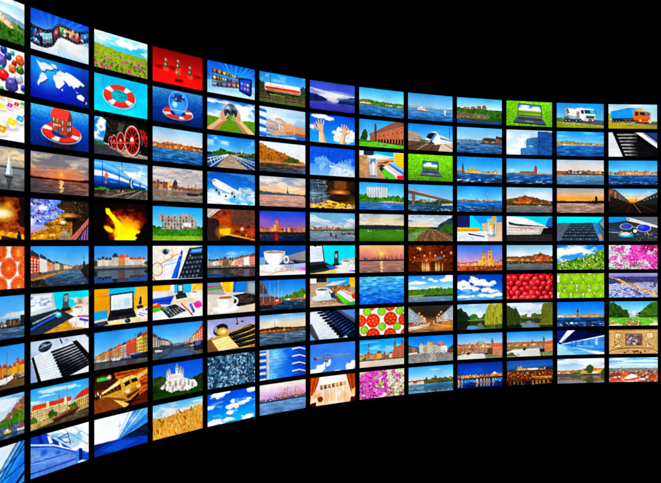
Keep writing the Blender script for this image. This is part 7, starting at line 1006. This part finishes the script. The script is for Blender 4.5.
@S(13, 9, 'screen showing a panorama of tightly packed red roofs under wispy sky')
def _(p):
    p.vg(0, 44, '48a0e8', '80c0f0', 'c8e0f2'); p.cl(0, 40, .6, 1291, 'f0f6fa', fx=2, fy=14, al=.8); p.vg(42, 52, '98a8b0', 'a09890'); p.h('0,44 50,43 100,45', 60, ['70787c', 'a89c94', '545c5c', 'c0aca0'], 1292, .8, fx=50, fy=24); p.h('0,56 100,54', 100, ['5c3c34', 'a85c40', '7c4c3c', 'c8a890', '444840'], 1293, 1.5, fx=30, fy=22); p.sp(24, 40, 30, 48, 3, 2, ['5c9c78'], 1294); p.sp(0, 54, 100, 74, 150, 1.7, ['c85c38', 'a84830', 'e8d8c8', '584840', 'd8b088', '3c3c38', 'b85c44'], 1295, asp=1.8); rs = np.random.RandomState(5)
    for k in range(46):
        v = 68 + k * .68; u = rs.uniform(-4, 100); w = rs.uniform(6, 13); p.r(u, v + 3, u + w, v + 13, ['e8dcc4', 'd8c0a0', 'f0ece4', '8c7464'][rs.randint(4)]); p.poly([(u - 1, v + 5), (u + w * .3, v - 4), (u + w * .8, v - 5), (u + w + 1, v + 4)], ['c8502c', 'd8602c', 'b04428', '8c3c2c', 'e0703c'][rs.randint(5)]); p.r(u + w * .3, v + 6, u + w * .42, v + 9, '4c4440'); p.r(u + w * .65, v + 6, u + w * .77, v + 9, '4c4440')
    p.poly('30,84 46,66 58,74 58,80 40,88', 'f4f0e8'); p.poly('0,70 24,62 26,74 0,80', '8c3c30')
# ------------------------------------------------------------------ materials
def material(name):
    m = bpy.data.materials.new(name); m.use_nodes = True
    return m, m.node_tree, m.node_tree.nodes['Principled BSDF']

M_DISPLAY, nt, b = material('lit_display')      # black panel whose light points glow in their own colour
at = nt.nodes.new('ShaderNodeAttribute'); at.attribute_name = 'light'
b.inputs['Base Color'].default_value = (.004, .004, .005, 1)
b.inputs['Roughness'].default_value = .35
b.inputs['Specular IOR Level'].default_value = .12
b.inputs['Emission Strength'].default_value = 1.0
nt.links.new(at.outputs['Color'], b.inputs['Emission Color'])
M_DISPLAY.cycles.emission_sampling = 'NONE'

def plastic(name, v, rough):
    m, nt, b = material(name)
    n = nt.nodes.new('ShaderNodeTexNoise'); n.inputs['Scale'].default_value = 60
    r = nt.nodes.new('ShaderNodeMapRange'); r.inputs['To Min'].default_value = rough - .06; r.inputs['To Max'].default_value = rough + .06
    nt.links.new(n.outputs['Fac'], r.inputs['Value']); nt.links.new(r.outputs['Result'], b.inputs['Roughness'])
    b.inputs['Base Color'].default_value = (v, v, v * 1.05, 1); b.inputs['Specular IOR Level'].default_value = .15
    return m
M_BEZEL = plastic('black_bezel_plastic', .004, .55)
M_HOUSING = plastic('black_housing_plastic', .006, .65)

# ------------------------------------------------------------------ geometry (1 unit of the fit = 0.5 m)
K = .5
ROWS, COLS = 10, 13
PH, GAP = .870 * K, .1444 * K                 # height of a picture, gap between pictures
R0, A0, DA = 22.2346 * K, -.61006, .08992     # wall radius, angle of column 7, angle per column
OX, OZ, PW = 14.89627 * K, 7.11426 * K, 1.81642 * K
YC = -.03842 * K
BZ = .24 * GAP                                # width of the black rim round a picture
CAM_H = 5.2 * K                               # height of the camera above the wall's foot

def mesh(name, verts, faces, mat, smooth=False):
    me = bpy.data.meshes.new(name); me.from_pydata(verts, [], faces); me.materials.append(mat); me.update()
    return me

def bezel_mesh():                             # a real rim: chamfered front, outer wall, inner lip
    w, h = PW / 2, PH / 2
    loops = [(w, h, -.001), (w + .0006, h + .0006, .004), (w + BZ * .8, h + BZ * .8, .004), (w + BZ, h + BZ, .001), (w + BZ, h + BZ, -.018), (w, h, -.018)]
    v = []; f = []
    for a, c, d in loops:
        v += [(-a, d, -c), (a, d, -c), (a, d, c), (-a, d, c)]
    for k in range(len(loops)):
        j = (k + 1) % len(loops)
        for i in range(4):
            q = (i + 1) % 4
            f.append((k * 4 + i, k * 4 + q, j * 4 + q, j * 4 + i))
    return mesh('bezel', v, f, M_BEZEL)

def housing_mesh():                           # tapered back shell
    w, h = PW / 2 + BZ * .9, PH / 2 + BZ * .9
    loops = [(w, h, -.0185), (w, h, -.03), (w * .86, h * .82, -.055), (w * .84, h * .8, -.058)]
    v = []; f = [(0, 1, 2, 3)]
    for a, c, d in loops: v += [(-a, d, -c), (a, d, -c), (a, d, c), (-a, d, c)]
    for k in range(len(loops) - 1):
        for i in range(4):
            q = (i + 1) % 4; f.append((k * 4 + i, k * 4 + 4 + i, k * 4 + 4 + q, k * 4 + q))
    n = (len(loops) - 1) * 4; f.append((n + 3, n + 2, n + 1, n))
    return mesh('housing', v, f, M_HOUSING)

# grid of light points shared by every display (front faces local +Y ... towards the viewer)
gx = np.linspace(PW / 2, -PW / 2, GU); gz = np.linspace(PH / 2, -PH / 2, GV)
GX, GZ = np.meshgrid(gx, gz)
CO = np.stack([GX, np.zeros_like(GX), GZ], -1).reshape(-1, 3).astype(np.float32)
idx = np.arange(GU * GV).reshape(GV, GU)
QU = np.stack([idx[:-1, :-1], idx[1:, :-1], idx[1:, 1:], idx[:-1, 1:]], -1).reshape(-1, 4).astype(np.int32)

def display_mesh(rgb):
    me = bpy.data.meshes.new('display'); n = len(QU)
    me.vertices.add(len(CO)); me.vertices.foreach_set('co', CO.ravel())
    me.loops.add(n * 4); me.loops.foreach_set('vertex_index', QU.ravel())
    me.polygons.add(n); me.polygons.foreach_set('loop_start', np.arange(0, n * 4, 4, dtype=np.int32))
    me.update(calc_edges=True)
    at = me.attributes.new('light', 'FLOAT_COLOR', 'POINT')
    lin = np.where(rgb <= .04045, rgb / 12.92, ((rgb + .055) / 1.055) ** 2.4)
    at.data.foreach_set('color', np.concatenate([lin, np.ones(lin.shape[:2] + (1,))], -1).astype(np.float32).ravel())
    me.materials.append(M_DISPLAY)
    return me

def blur(a, r):
    for ax in (0, 1):
        q = np.concatenate([np.repeat(a.take([0], ax), r, ax), a, np.repeat(a.take([-1], ax), r, ax)], ax)
        c = np.cumsum(q, ax); n = a.shape[ax]
        z = np.zeros_like(c.take([0], ax)); c = np.concatenate([z, c], ax)
        a = (c.take(range(2 * r + 1, 2 * r + 1 + n), ax) - c.take(range(n), ax)) / (2 * r + 1)
    return a

def develop(a):                               # the contrast, bite and fine detail of a printed photograph
    a = .5 * a + .5 * blur(a, 1)
    l = a.mean(2); act = np.clip(blur(np.abs(l - blur(l, 3)), 3) * 9, 0, 1)
    s = int(l.sum() * 7) % 9973
    a = a * (1 + ((fbm(s + 2, 90, 50, 2) - .5) * (.015 + .12 * act) + (fbm(s + 3, 3, 2, 3) - .5) * .14 + (fbm(s + 4, 26, 16, 3) - .5) * (.03 + .22 * act))[..., None])
    a = np.clip(a, 0, 1)
    a = a * .58 + a * a * (3 - 2 * a) * .42
    g = a.mean(2, keepdims=True); a = g + (a - g) * 1.04
    a = blur(a, 1); a = a + .4 * (a - blur(a, 2)) + .14 * (a - blur(a, 7))
    return np.clip(a, 0, 1)

def paint(fn):
    p = Pic(); fn(p)
    a = develop(np.clip(p.a, 0, 1))
    a = a.reshape(GV, 2, GU, 2, 3).mean((1, 3))
    g = np.random.RandomState(7).normal(0, .009, a.shape[:2] + (1,))        # sensor-like grain of the photographs shown
    return np.clip(a + g, 0, 1)

scene = bpy.context.scene
col = scene.collection
first = None
for (c, r), (label, fn) in sorted(SCREENS.items()):
    a = A0 + DA * (c - 7)
    x, y = OX + R0 * math.sin(a), OZ + R0 * math.cos(a)
    z = CAM_H - YC + (4.5 - r) * (PH + GAP)
    if first is None:
        root = bpy.data.objects.new('video_screen', None); col.objects.link(root)
        root.empty_display_size = .1
        parts = []
        for name, me in (('bezel', bezel_mesh()), ('housing', housing_mesh())):
            o = bpy.data.objects.new(name, me); o.parent = root; col.objects.link(o); parts.append(o)
        first = (root, parts)
    else:
        root = first[0].copy(); col.objects.link(root)
        for o in first[1]:
            q = o.copy(); q.parent = root; col.objects.link(q)
    d = bpy.data.objects.new('display', display_mesh(paint(fn))); d.parent = root; col.objects.link(d)
    root.location = (x, y, z)
    root.rotation_euler = (0, 0, -a + math.pi)        # local +Y looks back at the viewer
    d.scale = first[1][0].scale
    root['label'] = label.replace('screen showing', 'black-rimmed screen showing', 1)
    root['category'] = 'screen'
    root['group'] = 'screens of the curved video wall'

# ------------------------------------------------------------------ world, camera
w = bpy.data.worlds.new('World'); scene.world = w; w.use_nodes = True
bg = w.node_tree.nodes['Background']; bg.inputs['Color'].default_value = (0, 0, 0, 1); bg.inputs['Strength'].default_value = 0.0

cam = bpy.data.cameras.new('camera'); co = bpy.data.objects.new('camera', cam); col.objects.link(co)
F = 811.919
cam.sensor_fit = 'HORIZONTAL'; cam.sensor_width = 36; cam.lens = 36 * F / 661
cam.shift_x = 66.793 / 661; cam.shift_y = 0
cam.clip_start = .05; cam.clip_end = 200
co.location = (0, 0, CAM_H)
co.rotation_mode = 'XYZ'
from mathutils import Matrix
PITCH, ROLL = .00373, -.00108
co.matrix_world = Matrix.Translation((0, 0, CAM_H)) @ Matrix.Rotation(math.pi / 2 + PITCH, 4, 'X') @ Matrix.Rotation(ROLL, 4, 'Z')
scene.camera = co
scene.render.engine = 'CYCLES'
scene.view_settings.view_transform = 'Standard'; scene.view_settings.look = 'None'
scene.view_settings.exposure = 0; scene.view_settings.gamma = 1
